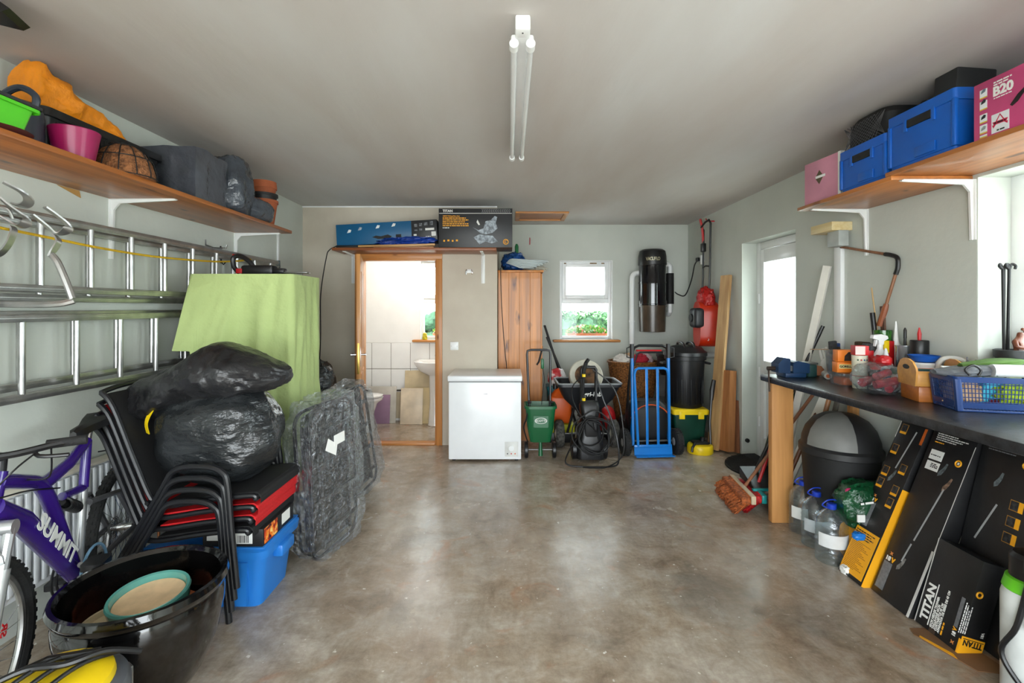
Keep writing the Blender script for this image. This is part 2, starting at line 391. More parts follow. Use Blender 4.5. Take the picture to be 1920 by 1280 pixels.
# windows in the end wall
def small_window(name, x0, x1, label, bow):
    z0, z1 = 1.05, 2.075
    r = thing(name, label, 'window', (x0, YD+.07, z0)); r['kind'] = 'structure'
    w_, h_ = x1-x0, z1-z0
    def fr(a,b_,c,d,t,y0,y1,nm,par):
        for q in ((a,b_,a+t,d),(c-t,b_,c,d),(a+t,b_,c-t,b_+t),(a+t,d-t,c-t,d)):
            MB().box(q[0],y0,q[1],q[2],y1,q[3],.004).build(nm, UPVC, par)
    fr(0,0,w_,h_,.04,0,.07,'window_frame',r)
    zt = .47
    MB().box(.04,0,zt,w_-.04,.07,zt+.06,.004).build('transom', UPVC, r)
    fr(.04,zt+.06,w_-.04,h_-.03,.05,-.012,.05,'sash',r)
    MB().box(.05,.03,.04,w_-.05,.036,zt).build('pane', GLASS, r)
    MB().box(.09,.03,zt+.11,w_-.09,.036,h_-.08).build('pane', GLASS, r)
    k = MB(); k.box(w_*.42,-.025,zt+.03,w_*.58,-.003,zt+.05,.004); k.tube([(w_*.46,-.03,zt+.045),(w_*.6,-.045,zt+.05)],.007)
    k.build('window_handle', WHITEP, r)
    # painted reveal lining
    for x0_ in (.0005,w_-.0085):
        MB().box(x0_,-.0715,.0005,x0_+.008,-.0005,h_-.0005).build('reveal', UPVC, r)
    MB().box(.009,-.0715,h_-.0085,w_-.009,-.0005,h_-.0005).build('reveal', UPVC, r)
    n = MB(); n.box(-.09,-.15,-.032,w_+.09,.0,0,.012,3); n.build('window_sill', PINEX, r)
    return r
wn = small_window('window_1', .655, 1.34, 'small white window with pine sill and flower box outside', 0)
small_window('window_3', -1.16, -.5, 'white washroom window beside the basin', 0)
# scuffs on the window head
for x, l in ((.06,.03),(.40,.09),(.55,.04)): MB().box(x,-.014,.985,x+l,-.0125,1.0).build('scuff', mat('scuff_brown',(150,120,80),.8,var=.3,vs=90), wn)
# glazed side door in the right wall
d2 = thing('door_2', 'white glazed outside door set deep in grey wall', 'door', (XR+.145, DY0, 0)); d2['kind'] = 'structure'
dl = DY1-DY0
for y0,y1,z0,z1 in ((0,.07,0,DZ),(dl-.07,dl,0,DZ),(.07,dl-.07,DZ-.07,DZ),(.07,dl-.07,0,.05)):
    MB().box(0,y0,z0,.07,y1,z1,.005).build('door_frame', UPVC, d2)
for y0,y1,z0,z1 in ((.075,.15,.055,DZ-.075),(dl-.15,dl-.075,.055,DZ-.075),(.15,dl-.15,DZ-.2,DZ-.075),(.15,dl-.15,.055,.2),(.15,dl-.15,.83,.95)):
    MB().box(-.008,y0,z0,.06,y1,z1,.006).build('door_rail', UPVC, d2)
n = MB()
for i in range(6):
    a = .15+(dl-.3)*i/6; n.box(.015,a+.003,.2,.045,a+(dl-.3)/6-.003,.83,.004)
n.build('lower_panel', UPVC, d2)
MB().box(.025,.15,.95,.031,dl-.15,DZ-.2).build('pane', film('obscure_glass',(250,255,252),.93,.15,.3,60), d2)
for z in (.3,.78,1.5): MB().box(-.022,dl-.085,z,0,dl-.06,z+.1,.004).build('hinge', UPVC, d2)
# large side window, only its far jamb in view
w2 = thing('window_2', 'white framed side window above the workbench', 'window', (XR+.165, WY0, WZ0)); w2['kind'] = 'structure'
wl, wh = WY1-WY0, WZ1-WZ0
for y0,y1,z0,z1 in ((0,.07,0,wh),(wl-.07,wl,0,wh),(.07,wl-.07,0,.07),(.07,wl-.07,wh-.07,wh),(wl/2-.04,wl/2+.04,.07,wh-.07)):
    MB().box(0,y0,z0,.07,y1,z1,.006).build('window_frame', UPVC, w2)
for a, b_ in ((.07,wl/2-.04),(wl/2+.04,wl-.07)): MB().box(.03,a,.07,.036,b_,wh-.07).build('pane', GLASS, w2)
MB().box(-.164,.0,-.0,0,wl,.02).build('window_sill', UPVC, w2)
n = MB().box(-.164,wl-.004,.02,0,wl,wh).box(-.164,0,wh-.004,0,wl,wh); n.build('reveal', REVEAL, w2)
# loft hatch at the end wall
hx0, hy0, HL, HW = .07, 5.42, .60, .50
lh = thing('loft_hatch', 'pine framed loft hatch in the ceiling', 'hatch', (hx0, hy0, ZC))
for q in ((0,0,HL,.05),(0,HW-.05,HL,HW),(0,.05,.05,HW-.05),(HL-.05,.05,HL,HW-.05)): MB().box(q[0],q[1],-.02,q[2],q[3],0,.003).build('hatch_frame', PINEX, lh)
MB().box(.05,.05,-.006,HL-.05,HW-.05,-.001).build('hatch_panel', wood('hatch_panel_pine',(180,112,62),(100,52,22),'X'), lh)
# washroom tiles
MB().box(XL,YD-.003,.38,XC-TB,YD-.0002,1.006).build('grout_bed', mat('grey_grout',(150,146,138),.9), bpy.data.objects['wall_washroom'])
TILE = mat('white_glazed_tile', (242,243,242), .12, var=.02)
tm = MB().box(-.122,-.006,-.165,.122,0,.165,.003,1).mesh('tile', TILE)
tw = bpy.data.objects['wall_washroom']
for r_ in range(2):
    for c_ in range(7):
        o = bpy.data.objects.new('tile', tm); COL.objects.link(o); o.parent = tw
        o.location = (-1.91+.25*c_, YD-.0005, (.838,.533)[r_]); o.scale = (1,1,(1,.8)[r_])
MB().box(XL,YD-.012,.38,XC-TB,YD-.0005,.398).build('tile_edge_strip', mat('dark_edge',(70,66,60),.6), tw)
lm = MB().box(-.122,-.006,-.17,.122,0,.17,.002,1).mesh('tile', mat('bare_cream_tile_bed',(206,190,160),.7,var=.08))
for c_ in range(7):
    o = bpy.data.objects.new('tile', lm); COL.objects.link(o); o.parent = tw; o.location = (-1.91+.25*c_, YD-.0005, .20)
struct('wall_washroom_side', MB().box(XL,YN+TB,0,XL+.02,YD,ZC), WWHITE, 'white washroom side wall', 'wall')
# added fill lamp, out of view, that brightens the washroom
bl = thing('washroom_fill_lamp', 'added unseen round white fill lamp on the washroom ceiling', 'lamp', (-1.0, 5.75, ZC))
MB().lathe([(.14,0),(.14,-.03),(.1,-.06),(0.001,-.065)],24).build('fill_lamp_shade', WHITEP, bl)
l = bpy.data.lights.new('washroom_fill_light','POINT'); l.energy = 11; l.shadow_soft_size = .14; l.color = (1,.97,.93)
lo = bpy.data.objects.new('washroom_fill_light', l); COL.objects.link(lo); lo.parent = bl; lo.location = (0,0,-.23)
# outside: hedge
hb = MB()
for i in range(46):
    x = -3.4+i*.17+random.uniform(-.06,.06)
    for k in range(3): hb.blob((x, 11.2+random.uniform(-.3,.3), .45+.36*k+random.uniform(-.06,.06)), (.3,.34,.26), 12, 1, .35, 3, i*3+k)
hb.box(-3.6,11.3,-.12,4.6,11.9,1.2)
leaf = MB(); random.seed(9)
for i in range(9000):
    x = random.uniform(-1.4,3.6); z = random.uniform(0,1.5); y = 10.82+random.uniform(-.1,.14)
    if z > 1.35: y += (z-1.35)*.9
    d = Vector((random.uniform(-1,1),random.uniform(-1,.2),random.uniform(-1,1))).normalized()*.05; e = d.cross(Vector((random.random(),random.random(),random.random()))).normalized()*.022
    c = Vector((x,y,z)); leaf.add([c-d,c+e,c+d,c-e],[(0,1,2,3)])
hg = thing('garden_hedge', 'clipped green hedge seen through the small window', 'hedge', (0,0,-.12))
hb.build('hedge_mass', mat('hedge_dark',(52,92,62),.8,var=.3,vs=14), hg)
lo = leaf.build('foliage', mat('hedge_leaf',(88,140,84),.6,var=.3,vs=5), hg, 0); lo['kind'] = 'stuff'
# ---------------------------------------------------------------- left side
BAGM = mat('black_bag_film', (42,45,47), .24, var=.25, vs=5, bump=.45, bs=9, dist=.06, stretch=(1,1,1.8))
BAGG = mat('grey_bag_film', (84,88,96), .24, var=.15, vs=5, bump=.45, bs=9, dist=.06)
WHITEB = mat('white_bracket_paint', (232,234,232), .35, var=.03)
def bracket(par, x, y, z, sgn, arm, drop, off=(0,0,0)):
    """Pressed steel shelf bracket: tapering arm under the board, tapering leg down the wall."""
    n = MB(); x -= off[0]; y -= off[1]; z -= off[2]
    n.prism([(x,z),(x,z-drop),(x+sgn*.012,z-drop),(x+sgn*.02,z-.06),(x+sgn*.05,z-.024),(x+sgn*arm,z-.008),(x+sgn*arm,z)], 'Y', y-.006, y+.006)
    n.box(min(x,x+sgn*.004),y-.018,z-drop,max(x,x+sgn*.004),y+.018,z,.001)
    n.box(min(x,x+sgn*arm),y-.016,z-.004,max(x,x+sgn*arm),y+.016,z,.001)
    n.build('bracket', WHITEB, par)
SH = 2.06
sl = thing('wall_shelf', 'long stained pine shelf on white brackets above the ladders', 'shelf', (XL,2.5,SH))
MB().box(0,-1.4,0,.44,1.42,.025,.004).build('board', SHELFW, sl)
for y in (1.35,2.67,3.88): bracket(sl, XL, y, SH, 1, .36, .33, (XL,2.5,SH))
ST = SH+.0255
# trays, can, pots on the shelf
TERR = mat('terracotta', (178,96,58), .8, var=.15, vs=12)
solo('plant_saucer', MB().lathe([(.1,0),(.115,.002),(.13,.024),(.124,.024),(.112,.008),(.001,.008)],32), mat('dark_red_saucer',(74,26,22),.4), 'dark red brown plant saucer under the green seed tray', 'saucer', (-1.9,1.75,ST))
def tray(name, m, label, x0,y0,x1,y1,z,h,ribs):
    t = thing(name, label, 'tray', ((x0+x1)/2,(y0+y1)/2,z)); w,d = (x1-x0)/2,(y1-y0)/2
    def ring(k, zz): return [(p[0],p[1],zz) for p in rrect(2*w*k,2*d*k,.02)]
    n = MB(); n.loft([ring(.9,0),ring(1,h),ring(1.07,h),ring(1.07,h-.008),ring(1.08,h-.008),ring(1.08,h+.004),ring(.97,h+.004),ring(.87,.006)]); n.build('tray_body', m, t)
    if ribs:
        n = MB()
        for i in range(9): y = -d*.8+i*d*.2; n.box(-w*.8,y-.006,-.006,w*.8,y+.006,.001,.002)
        n.build('base_ribs', m, t)
    return t
tray('seed_tray', mat('lime_green_plastic',(92,214,44),.35,var=.05), 'bright green ribbed seed tray on the shelf end', -2.06,1.40,-1.79,1.83,ST+.031,.085,True)
tray('seed_tray', mat('charcoal_plastic',(52,54,58),.4), 'charcoal grey tray stacked in the bright green tray', -2.05,1.39,-1.80,1.85,ST+.105,.03,False)
wc = thing('watering_can', 'slate grey plastic watering can between trays and trough', 'watering can', (-1.97,1.945,ST))
SLATE = mat('slate_grey_plastic',(58,64,74),.4,var=.08)
n = MB(); n.lathe([(.064,0),(.074,.004),(.076,.15),(.066,.19),(.05,.2),(.045,.2),(.06,.185),(.001,.18)],24); n.build('can_body', SLATE, wc)
n = MB(); n.tube(spline([(.06,0,.17),(.065,-.0,.225),(.0,0,.26),(-.07,0,.22),(-.085,0,.12)],6),.013); n.build('handle', SLATE, wc)
n = MB(); n.tube([(0,-.07,.06),(0,-.12,.13),(0,-.15,.17)],[.018,.014,.011]); n.build('spout', SLATE, wc)
tp = thing('trough_planter', 'long black ribbed trough planter on the left shelf', 'planter', (-2.075,2.405,ST))
def rr3(w,d,z,r=.03): return [(p[0],p[1],z) for p in rrect(w,d,r)]
TRB = mat('black_trough_plastic',(20,20,21),.34)
n = MB(); n.loft([rr3(.15,.62,0),rr3(.185,.68,.20),rr3(.215,.71,.20),rr3(.215,.71,.235),rr3(.195,.69,.235),rr3(.18,.67,.2),rr3(.14,.6,.012)]); n.build('trough_body', TRB, tp)
n = MB()
for i in range(26): n.box(.083,-.29+i*.023,.02,.094,-.283+i*.023,.19)
n.xf(Matrix.Identity(4)).build('side_ribs', TRB, tp)
og = MB()
def oring(t):
    y = -.24+t*.5; top = .235-.15*t-.14*max(0,t-.75); r = .085-.035*t; c = .03
    out = []
    for k in range(44):
        a = 2*PI*k/44; q = noise.noise(Vector((math.cos(a)*1.6,t*7,math.sin(a)*1.6)))+.6*(.4-abs(noise.noise(Vector((math.cos(a)*4,t*13,math.sin(a)*4)))))
        out.append((math.cos(a)*r*(1+.35*q), y+.02*q, c+(top-c)*(.5+.5*math.sin(a))*(1+.14*q)))
    return out
og.loft([oring(i/44) for i in range(45)])
0 and og.tube(spline([(-.06,-.25,.1),(-.09,-.27,.13),(-.05,-.27,.175),(.03,-.26,.19),(.06,-.25,.16)],5),[.016]*21,8)
solo('fabric_sack', og, mat('orange_nylon',(246,148,22),.5,var=.12,vs=9,bump=.4,bs=16,dist=.04), 'crumpled orange nylon sack lying on the black trough', 'sack', (-2.07,2.32,ST+.2))
mp_ = thing('plant_pot','glossy magenta plant pot on the shelf edge','plant pot',(-1.86,2.07,ST))
MB().lathe([(.062,0),(.066,.002),(.088,.128),(.086,.131),(.081,.128),(.06,.012),(.001,.01)],40).build('pot_body', mat('magenta_gloss',(156,14,82),.4,coat=.1,var=.04), mp_)
hb_ = thing('hanging_basket','upturned coir hanging basket with black wires on the shelf','basket',(-1.865,2.34,ST))
MB().lathe([(.128,0),(.126,.03),(.112,.08),(.085,.125),(.045,.155),(.001,.165)],30).build('coir_liner', mat('coir_fibre',(176,116,72),.95,var=.3,vs=50,bump=1,bs=120), hb_)
n = MB()
for k in range(6):
    a = k*PI/6; n.tube([(math.cos(a)*r,math.sin(a)*r,z) for r,z in ((.133,.002),(.131,.03),(.117,.083),(.089,.129),(.047,.16),(0,.17),(-.047,.16),(-.089,.129),(-.117,.083),(-.131,.03),(-.133,.002))],.0025,5)
for r,z in ((.133,.004),(.112,.092),(.06,.152)): n.tube([(math.cos(2*PI*i/28)*r,math.sin(2*PI*i/28)*r,z) for i in range(28)],.0025,5,closed=True)
n.build('wire_frame', BLACKM, hb_)
# wrapped box and bags on the shelf
def wrapped(x0,y0,z0,x1,y1,z1,seed,amp=.012,n=14):
    mb = MB(); c = Vector(((x0+x1)/2,(y0+y1)/2,(z0+z1)/2)); bm = bmesh.new()
    vs = [bm.verts.new((x,y,z)) for x in (x0,x1) for y in (y0,y1) for z in (z0,z1)]
    for f in ((0,1,3,2),(4,6,7,5),(0,4,5,1),(2,3,7,6),(0,2,6,4),(1,5,7,3)): bm.faces.new([vs[i] for i in f])
    bmesh.ops.subdivide_edges(bm, edges=bm.edges[:], cuts=n, use_grid_fill=True)
    for v in bm.verts:
        q = v.co*9+Vector((seed,seed*2,0)); d = (v.co-c).normalized()
        v.co += d*(amp*noise.noise(q)+amp*1.2*(1-2*abs(noise.noise(q*.8+Vector((3,1,7))))))
        if v.co.z < z0: v.co.z = z0
    return mb.bm(bm)
solo('wrapped_box', wrapped(-.165,-.15,0,.165,.15,.30,3), BAGG, 'square box wrapped in dark grey plastic on the left shelf', 'box', (-1.985,2.95,ST+.002))
n = MB(); n.blob((0,0,.17),(.16,.15,.22),56,.8,.12,2.0,5,.06,-.17); n.blob((.07,.235,.075),(.11,.17,.09),40,.85,.15,2.2,8,.06,-.075)
solo('refuse_bag', n, mat('silver_grey_bag',(76,82,90),.18,var=.2,bump=.6,bs=10,dist=.07), 'crumpled shiny dark grey bag slumped at the shelf end', 'bag', (-1.92,3.27,ST+.002))
def pot(name,label,loc,r,h,m,rim=.02,group=None):
    t = thing(name,label,'plant pot',loc,group=group)
    MB().lathe([(r*.66,0),(r*.68,.002),(r*.93,h-rim),(r,h-rim),(r,h),(r*.92,h),(r*.64,.01),(.001,.008)],32).build('pot_body', m, t)
    return t
for i,(z,r,h,m,lb) in enumerate(((0,.108,.215,TERR,'large terracotta pot at the bottom of the pot stack'),(.075,.106,.19,mat('black_pot',(28,28,30),.5),'black plastic pot nested in the terracotta stack'),(.145,.098,.18,TERR,'terracotta pot nested in the black pot'),(.162,.096,.18,TERR,'second smallest terracotta pot near the stack top'),(.18,.094,.18,TERR,'topmost terracotta pot of the nested stack'))):
    pot('plant_pot',lb,(-1.93,3.795,ST+z),r,h,m)
# black blade hung near the ceiling
kb = MB()
kb.prism([(-.3,0),(-.28,.075),(-.12,.082),(.0,.062),(.1,.03),(.15,-.005),(.13,-.02),(0,-.004)],'Y',-.06,.06)
solo('sled_runner', kb, mat('black_gloss_shell',(16,15,16),.25), 'black curved plastic shell hung just under the ceiling', 'shell', (-1.83,1.62,ZC-.075), rot=(0,0,math.radians(20)))
# ladders
def section(par, x, z0, z1, ys, y0, y1, rr=.013, box=(.028,.062)):
    w_, h_ = box
    for z in (z0,z1):
        n = MB(); n.box(x-w_/2,y0,z-h_/2*.55,x+w_/2,y1,z+h_/2*.55,.006)
        n.box(x-w_/2-.003,y0,z-.006,x+w_/2+.003,y1,z+.006,.002); n.build('rail', ALU, par)
    for y in ys: MB().cyl((x,y,z0),(x,y,z1),rr,n=12).build('rung', ALU, par)
la = thing('extension_ladder','upper aluminium extension ladder hung level under the shelf','ladder',(0,0,0)); lb_ = thing('extension_ladder','lower aluminium extension ladder hung level behind the bicycle','ladder',(0,0,0))
ra = [2.152+.2585*i for i in range(-3,9)]
section(la,-2.155,1.505,1.845,[y+.065 for y in ra],1.3,4.5); section(la,-2.085,1.545,1.865,ra,1.3,4.35)
rb = [2.069+.2615*i for i in range(-3,8)]
section(lb_,-2.155,1.115,1.43,[y+.06 for y in rb],1.25,4.0); section(lb_,-2.085,1.075,1.415,rb,1.25,3.85)
n = MB().box(-.02,-.012,-.022,.02,.012,.022,.005)
for x,z in ((-2.155,1.845),(-2.085,1.865)):
    o = MB().box(x-.018,(4.5 if x<-2.1 else 4.35),z-.022,x+.018,(4.52 if x<-2.1 else 4.37),z+.022,.004).build('end_cap', mat('grey_cap',(90,104,104),.5), la)
for y in (1.9,3.5):
    for z,par,nm in ((1.865,la,0),(1.415,lb_,0)):
        n = MB(); n.tube([(XL,y,z+.09),(XL+.004,y,z+.05),(XL+.06,y,z+.028),(-2.05,y,z+.026),(-2.045,y,z+.05)],.006); n.build('wall_hook', STEEL, par)
rope = MB(); rope.tube(spline([Vector((-2.035,2.035*F/(955-px),CAMH-(py-577)*2.035/(955-px))) for px,py in ((-60,418),(0,427),(100,447),(200,467),(300,482),(400,490),(448,489),(470,486))],6),.006)
solo('rope', rope, mat('yellow_rope',(226,182,20),.7,bump=.5,bs=200), 'thin yellow rope slung along the upper ladder', 'rope')
# roof hooks clipped on the ladder
hk = thing('roof_hook','bare aluminium ladder roof hook with curved claws','ladder hook',(0,0,0))
def bar(pts,w_=.034,t=.006,name='hook_bar',r=None,roll=(1,.25,0)):
    n = MB(); P = spline([at(*p) for p in pts],5)
    if r: n.tube(P,r,8)
    else: n.tube(P,0,flat=(w_,t),roll=roll)
    n.build(name, ALU, hk)
bar([(6,341,1.86),(38,358,1.9),(52,370,1.93),(53,380,1.95),(42,386,1.96),(28,384,1.97)],roll=(.2,.3,1))
bar([(-20,352,1.9),(10,380,1.93),(34,398,1.96),(48,408,1.98),(50,418,1.99),(36,424,1.99),(16,414,1.98),(-16,396,1.96)],roll=(.2,.3,1))
bar([(60,402,1.95),(88,424,1.99),(104,437,2.01),(118,436,2.02),(128,428,2.02),(124,418,2.01),(104,402,1.98),(84,388,1.95)],roll=(.2,.3,1))
bar([(102,440,2.0),(110,452,2.0),(100,470,1.99),(94,478,1.99)]); bar([(95,476,1.99),(108,492,1.99),(124,528,1.99),(136,560,1.99)],r=.013)
bar([(22,424,1.96),(26,432,1.96),(18,454,1.95),(4,472,1.94),(-10,478,1.93)])
bar([(-30,569,1.94),(60,571,1.96),(112,569,1.98),(139,563,2.0)],r=.014)
bar([(-20,392,1.93),(0,388,1.93),(16,394,1.94),(24,410,1.95)],r=.006)
# radiator and pipe
rd = thing('radiator','white panel radiator on the wall behind the bicycle','radiator',(XL+.012,2.45,.2))
RADM = mat('radiator_enamel',(226,230,232),.3,var=.03)
n = MB()
for i in range(28): n.box(.062,-.53+i*.038,.03,.082,-.53+i*.038+.026,.45,.006)
n.box(.03,-.55,.0,.064,.55,.47,.006); n.build('panel', RADM, rd)
MB().box(.02,-.56,.462,.092,.56,.476,.003).build('top_grille', mat('cream_top',(222,216,200),.4), rd)
for y in (-.35,.32): MB().box(0,y,.1,.03,y+.03,.42).build('wall_bracket', RADM, rd)
for q in ([(.05,-.5,.02),(.05,-.5,-.08),(.05,-.9,-.15)],[(.05,.5,.02),(.05,.5,-.15)]): MB().tube(q,.008).build('supply_pipe', mat('copper',(170,110,70),.4,.8), rd)
# cabinet and dust sheet
cb = thing('tall_cabinet','tall plain cabinet hidden under the green dust sheet','cabinet',(-1.715,3.315,0))
CABM = mat('cabinet_grey',(150,150,146),.5)
MB().box(-.31,-.195,.06,.31,.2,1.665,.004).build('body', CABM, cb); MB().box(-.3,-.18,0,.3,.18,.06).build('plinth', CABM, cb)
MB().box(-.3,-.212,.07,-.005,-.196,1.65,.003).build('door', CABM, cb); MB().box(.005,-.212,.07,.3,-.196,1.65,.003).build('door', CABM, cb)
def sheet():
    hx, hy, z1 = .322, .222, 1.672
    base = rrect(2*hx,2*hy,.02,3); per = []
    for i in range(len(base)):
        a, b_ = Vector(base[i]+(0,)), Vector(base[(i+1)%len(base)]+(0,)); k = max(1,int((b_-a).length/.012))
        for j in range(k): per.append(a.lerp(b_,j/k))
    rings = []; cols = []
    NV = 46
    for p in per:
        d = Vector((p.x/hx,p.y/hy,0)); nrm = Vector((p.x if abs(d.x)>.97 else 0, p.y if abs(d.y)>.97 else 0,0)).normalized() if (abs(d.x)>.9 or abs(d.y)>.9) else d.normalized()
        s = math.atan2(p.y,p.x); hem = .28
        u = (p.x+hx)/(2*hx)
        if p.y < -hy*.9: k_ = min(1,max(0,(u-.14)/.12)); hem = 1.2-.03*u-.9*k_*k_*(3-2*k_)
        elif p.x < -hx*.9: hem = 1.2
        col = []
        for j in range(NV+1):
            v = j/NV; z = z1-(z1-hem)*v; drop = z1-z
            f = noise.noise(Vector((p.x*8,p.y*8,drop*.7)))*.045+noise.noise(Vector((p.x*20+4+drop*3,p.y*20,drop*1.3)))*.02
            # diagonal tension folds running from the front right corner
            fr = abs(noise.noise(Vector((u*3.2+drop*.9,4.2,p.y*3))))
            out = min(1,drop*2.2)*(f+.016-.03*max(0,.25-fr)) + .008
            if p.y < -hy*.9: out += .42*min(drop,.5)*max(0,1-u*1.5)**1.3+.05*min(drop,.5)*(1-u)
            q = p+nrm*max(.006,out)
            if p.y < -hy*.9: q.x += .05*min(drop,.5)*max(0,1-u*1.6)
            if p.x < -hx*.9: q.x = max(q.x,-hx-.012)
            col.append(Vector((q.x,q.y,z)))
        cols.append(col)
    mb = MB(); n_ = len(cols); vs = [q for c in cols for q in c]; fs = []
    for i in range(n_):
        for j in range(NV):
            a = i*(NV+1)+j; b_ = ((i+1)%n_)*(NV+1)+j; 
            fs.append((a,b_,b_+1,a+1))
    vs.append(Vector((0,0,z1+.004))); k = len(vs)-1
    fs += [(i*(NV+1),((i+1)%n_)*(NV+1),k) for i in range(n_)]
    mb.add(vs,fs); return mb
so = solo('dust_sheet', sheet(), mat('sage_green_cotton',(178,196,130),.85,var=.05,vs=3,bump=.35,bs=8,dist=.06), 'pale green cotton dust sheet draped over tall cabinet', 'dust sheet', (-1.715,3.315,.003), smooth=60)
md = so.modifiers.new('thickness','SOLIDIFY'); md.thickness = .0025; md.offset = 1
# power tool on top
pt = thing('hedge_trimmer','black and red power trimmer lying on the green sheet','power tool',(-1.74,3.33,1.682))
n = MB(); n.box(-.09,-.045,0,.13,.045,.07,.018); n.box(.12,-.03,.01,.2,.03,.05,.01); n.build('motor_body', BLACK, pt)
n = MB(); n.tube(spline([(-.12,0,.02),(-.155,0,.06),(-.16,0,.12),(-.12,0,.135),(-.06,0,.105),(-.02,0,.06)],5),.016); n.build('rear_handle', BLACK, pt)
MB().box(-.115,-.05,.012,-.075,-.042,.045,.003).build('side_badge', REDP, pt); MB().cbox((-.15,0,.142),(.025,.02,.012),.004).build('trigger', REDP, pt)
n = MB(); n.box(.19,-.025,.015,.36,.025,.024,.002)
for i in range(8): n.prism([(.2+i*.02,.025),(.212+i*.02,.025),(.206+i*.02,.045)],'Z',.015,.024)
n.build('cutting_blade', STEEL, pt)
st = MB(); st.tube([(XL+.004,3.68,1.93),(XL+.008,3.68,1.80)],.006); st.tube([(XL+.008,3.68,1.81),(XL+.02,3.69,1.79),(XL+.03,3.70,1.81)],.005)
solo('wall_strap', st, BLACKM, 'short black strap hanging on the wall under the shelf', 'strap')
solo('cable_conduit', MB().box(XL+.0005,4.57,1.84,XL+.016,4.595,2.18,.003), WHITEP, 'thin white cable conduit on the wall near the corner', 'conduit')
solo('tape_scrap', MB().prism([(0,0),(.12,0),(.13,-.035)],'X',0,.004), mat('brown_tape',(196,150,84),.6), 'scrap of brown tape stuck under the shelf', 'tape', (XL+.001,2.35,2.058), rz=0)
# stacked garden chairs
CHB = mat('black_chair_tube',(24,25,28),.32,var=.1); SLB = mat('black_sling_fabric',(17,17,19),.75,var=.2,vs=120); SLR = mat('red_sling_fabric',(206,20,26),.6,var=.1,vs=120)
def chair(sl, label, k):
    t = thing('garden_chair', label, 'chair', (-1.30+.012*k,2.50,.054*k), group=None)
    for s in (-1,1):
        y = s*.255
        n = MB(); n.tube(spline([(-.62,y,0),(-.50,y,.2),(-.34,y,.47),(-.30,y,.535),(-.24,y,.56),(-.13,y,.56),(-.07,y,.535),(-.045,y,.48),(-.025,y,.25),(.0,y,0)],5),0,flat=(.021,.04),roll=(0,1,0)) if 0 else n.tube(spline([(-.62,y,0),(-.50,y,.2),(-.34,y,.47),(-.30,y,.535),(-.24,y,.56),(-.13,y,.56),(-.07,y,.535),(-.045,y,.48),(-.025,y,.25),(.0,y,0)],5),.0145,10)
        n.build('arm_frame', CHB, t)
        n = MB(); n.tube(spline([(.07,y*.88,.40),(.05,y*.88,.415),(-.15,y*.88,.395),(-.36,y*.88,.365),(-.42,y*.88,.40),(-.5,y*.88,.58),(-.60,y*.88,.83),(-.655,y*.88,.90)],5),.0125,8); n.build('side_rail', CHB, t)
        for x,z in ((-.03,.407),(-.42,.39)): MB().cyl((x,y*.86,z),(x,y,z),.01,n=8).build('seat_link', CHB, t)
    n = MB(); n.cyl((.07,-.224,.40),(.07,.224,.40),.0125); n.build('front_rail', CHB, t)
    n = MB(); n.tube(spline([(-.655,-.224,.90),(-.66,-.1,.915),(-.66,.1,.915),(-.655,.224,.90)],5),.0125); n.build('top_rail', CHB, t)
    def strip(pts,nm):
        n = MB(); P = spline(pts,5); vs = []; 
        n.loft([[(p.x+a*.0,y_,p.z+b_) for y_,b_ in ((-.215,0),(.215,0),(.215,.014),(-.215,.014))] for p in P for a in (0,)]); n.build(nm, sl, t)
    strip([(.089,0,.376),(.09,0,.40),(.075,0,.412),(.05,0,.415),(-.15,0,.396),(-.36,0,.366)],'seat_sling'); 
    n = MB(); P = spline([(-.405,0,.385),(-.44,0,.45),(-.5,0,.58),(-.60,0,.83),(-.65,0,.89)],4)
    n.loft([[(p.x+dx,y_,p.z) for y_,dx in ((-.215,-.006),(.215,-.006),(.215,.006),(-.215,.006))] for p in P]); n.build('back_sling', sl, t)
    return t
for k,(m_,lb) in enumerate(((SLB,'black sling garden chair at the bottom of the stack'),(SLR,'lower red sling garden chair in the stack'),(SLR,'upper red sling garden chair in the stack'),(SLB,'black sling garden chair on top of the stack under the bags'))): chair(m_,lb,k)
# bags on the chairs
n = MB(); n.blob((0,0,.245),(.30,.225,.255),80,.9,.10,1.7,2,.03,-.235)
bb = solo('refuse_bag', n, BAGM, 'round full black refuse bag with yellow drawstring on the stacked chairs', 'bag', (-1.485,2.5,.575))
n = MB(); n.tube(spline([(-.285,-.13,.27),(-.275,-.155,.33),(-.235,-.165,.40),(-.185,-.165,.45)],5),0,flat=(.022,.004),roll=(-.3,-1,.4)); n.build('drawstring', YELP, bb)
def profbag(rows, seed, amp=.02, n=40, k=10):
    """Slumped bag from a list of (x, ztop, zbottom, half depth)."""
    R = spline([(r[0],r[1],r[2]) for r in rows],k); D = spline([(r[0],r[3],0) for r in rows],k); rings = []
    for i,(p,d) in enumerate(zip(R,D)):
        ring = []
        for j in range(n):
            a = 2*PI*j/n; q = Vector((p.x*7,math.cos(a)*1.7,math.sin(a)*1.7+seed))
            w = noise.noise(q)*amp+amp*1.3*(.5-abs(noise.noise(q*2.2)))
            ca, sa = math.cos(a), math.sin(a)
            ring.append((p.x, math.copysign(abs(ca)**.8,ca)*(max(.006,d.y)+w), (p.y+p.z)/2+sa*((p.y-p.z)/2+w*.7)))
        rings.append(ring)
    return MB().loft(rings)
def pz(py,Y): return CAMH-(py-577)*Y/F
def pxx(px,Y): return (px-955)*Y/F
rows = [(px,tp_,bt,dp) for px,tp_,bt,dp in ((234,742,768,.03),(262,722,790,.11),(300,706,792,.16),(345,684,772,.19),(396,655,758,.21),(440,660,750,.21),(495,680,740,.17),(525,696,730,.1),(538,704,716,.03))]
Yb = 2.46; ox, oz = pxx(390,Yb), pz(755,Yb)
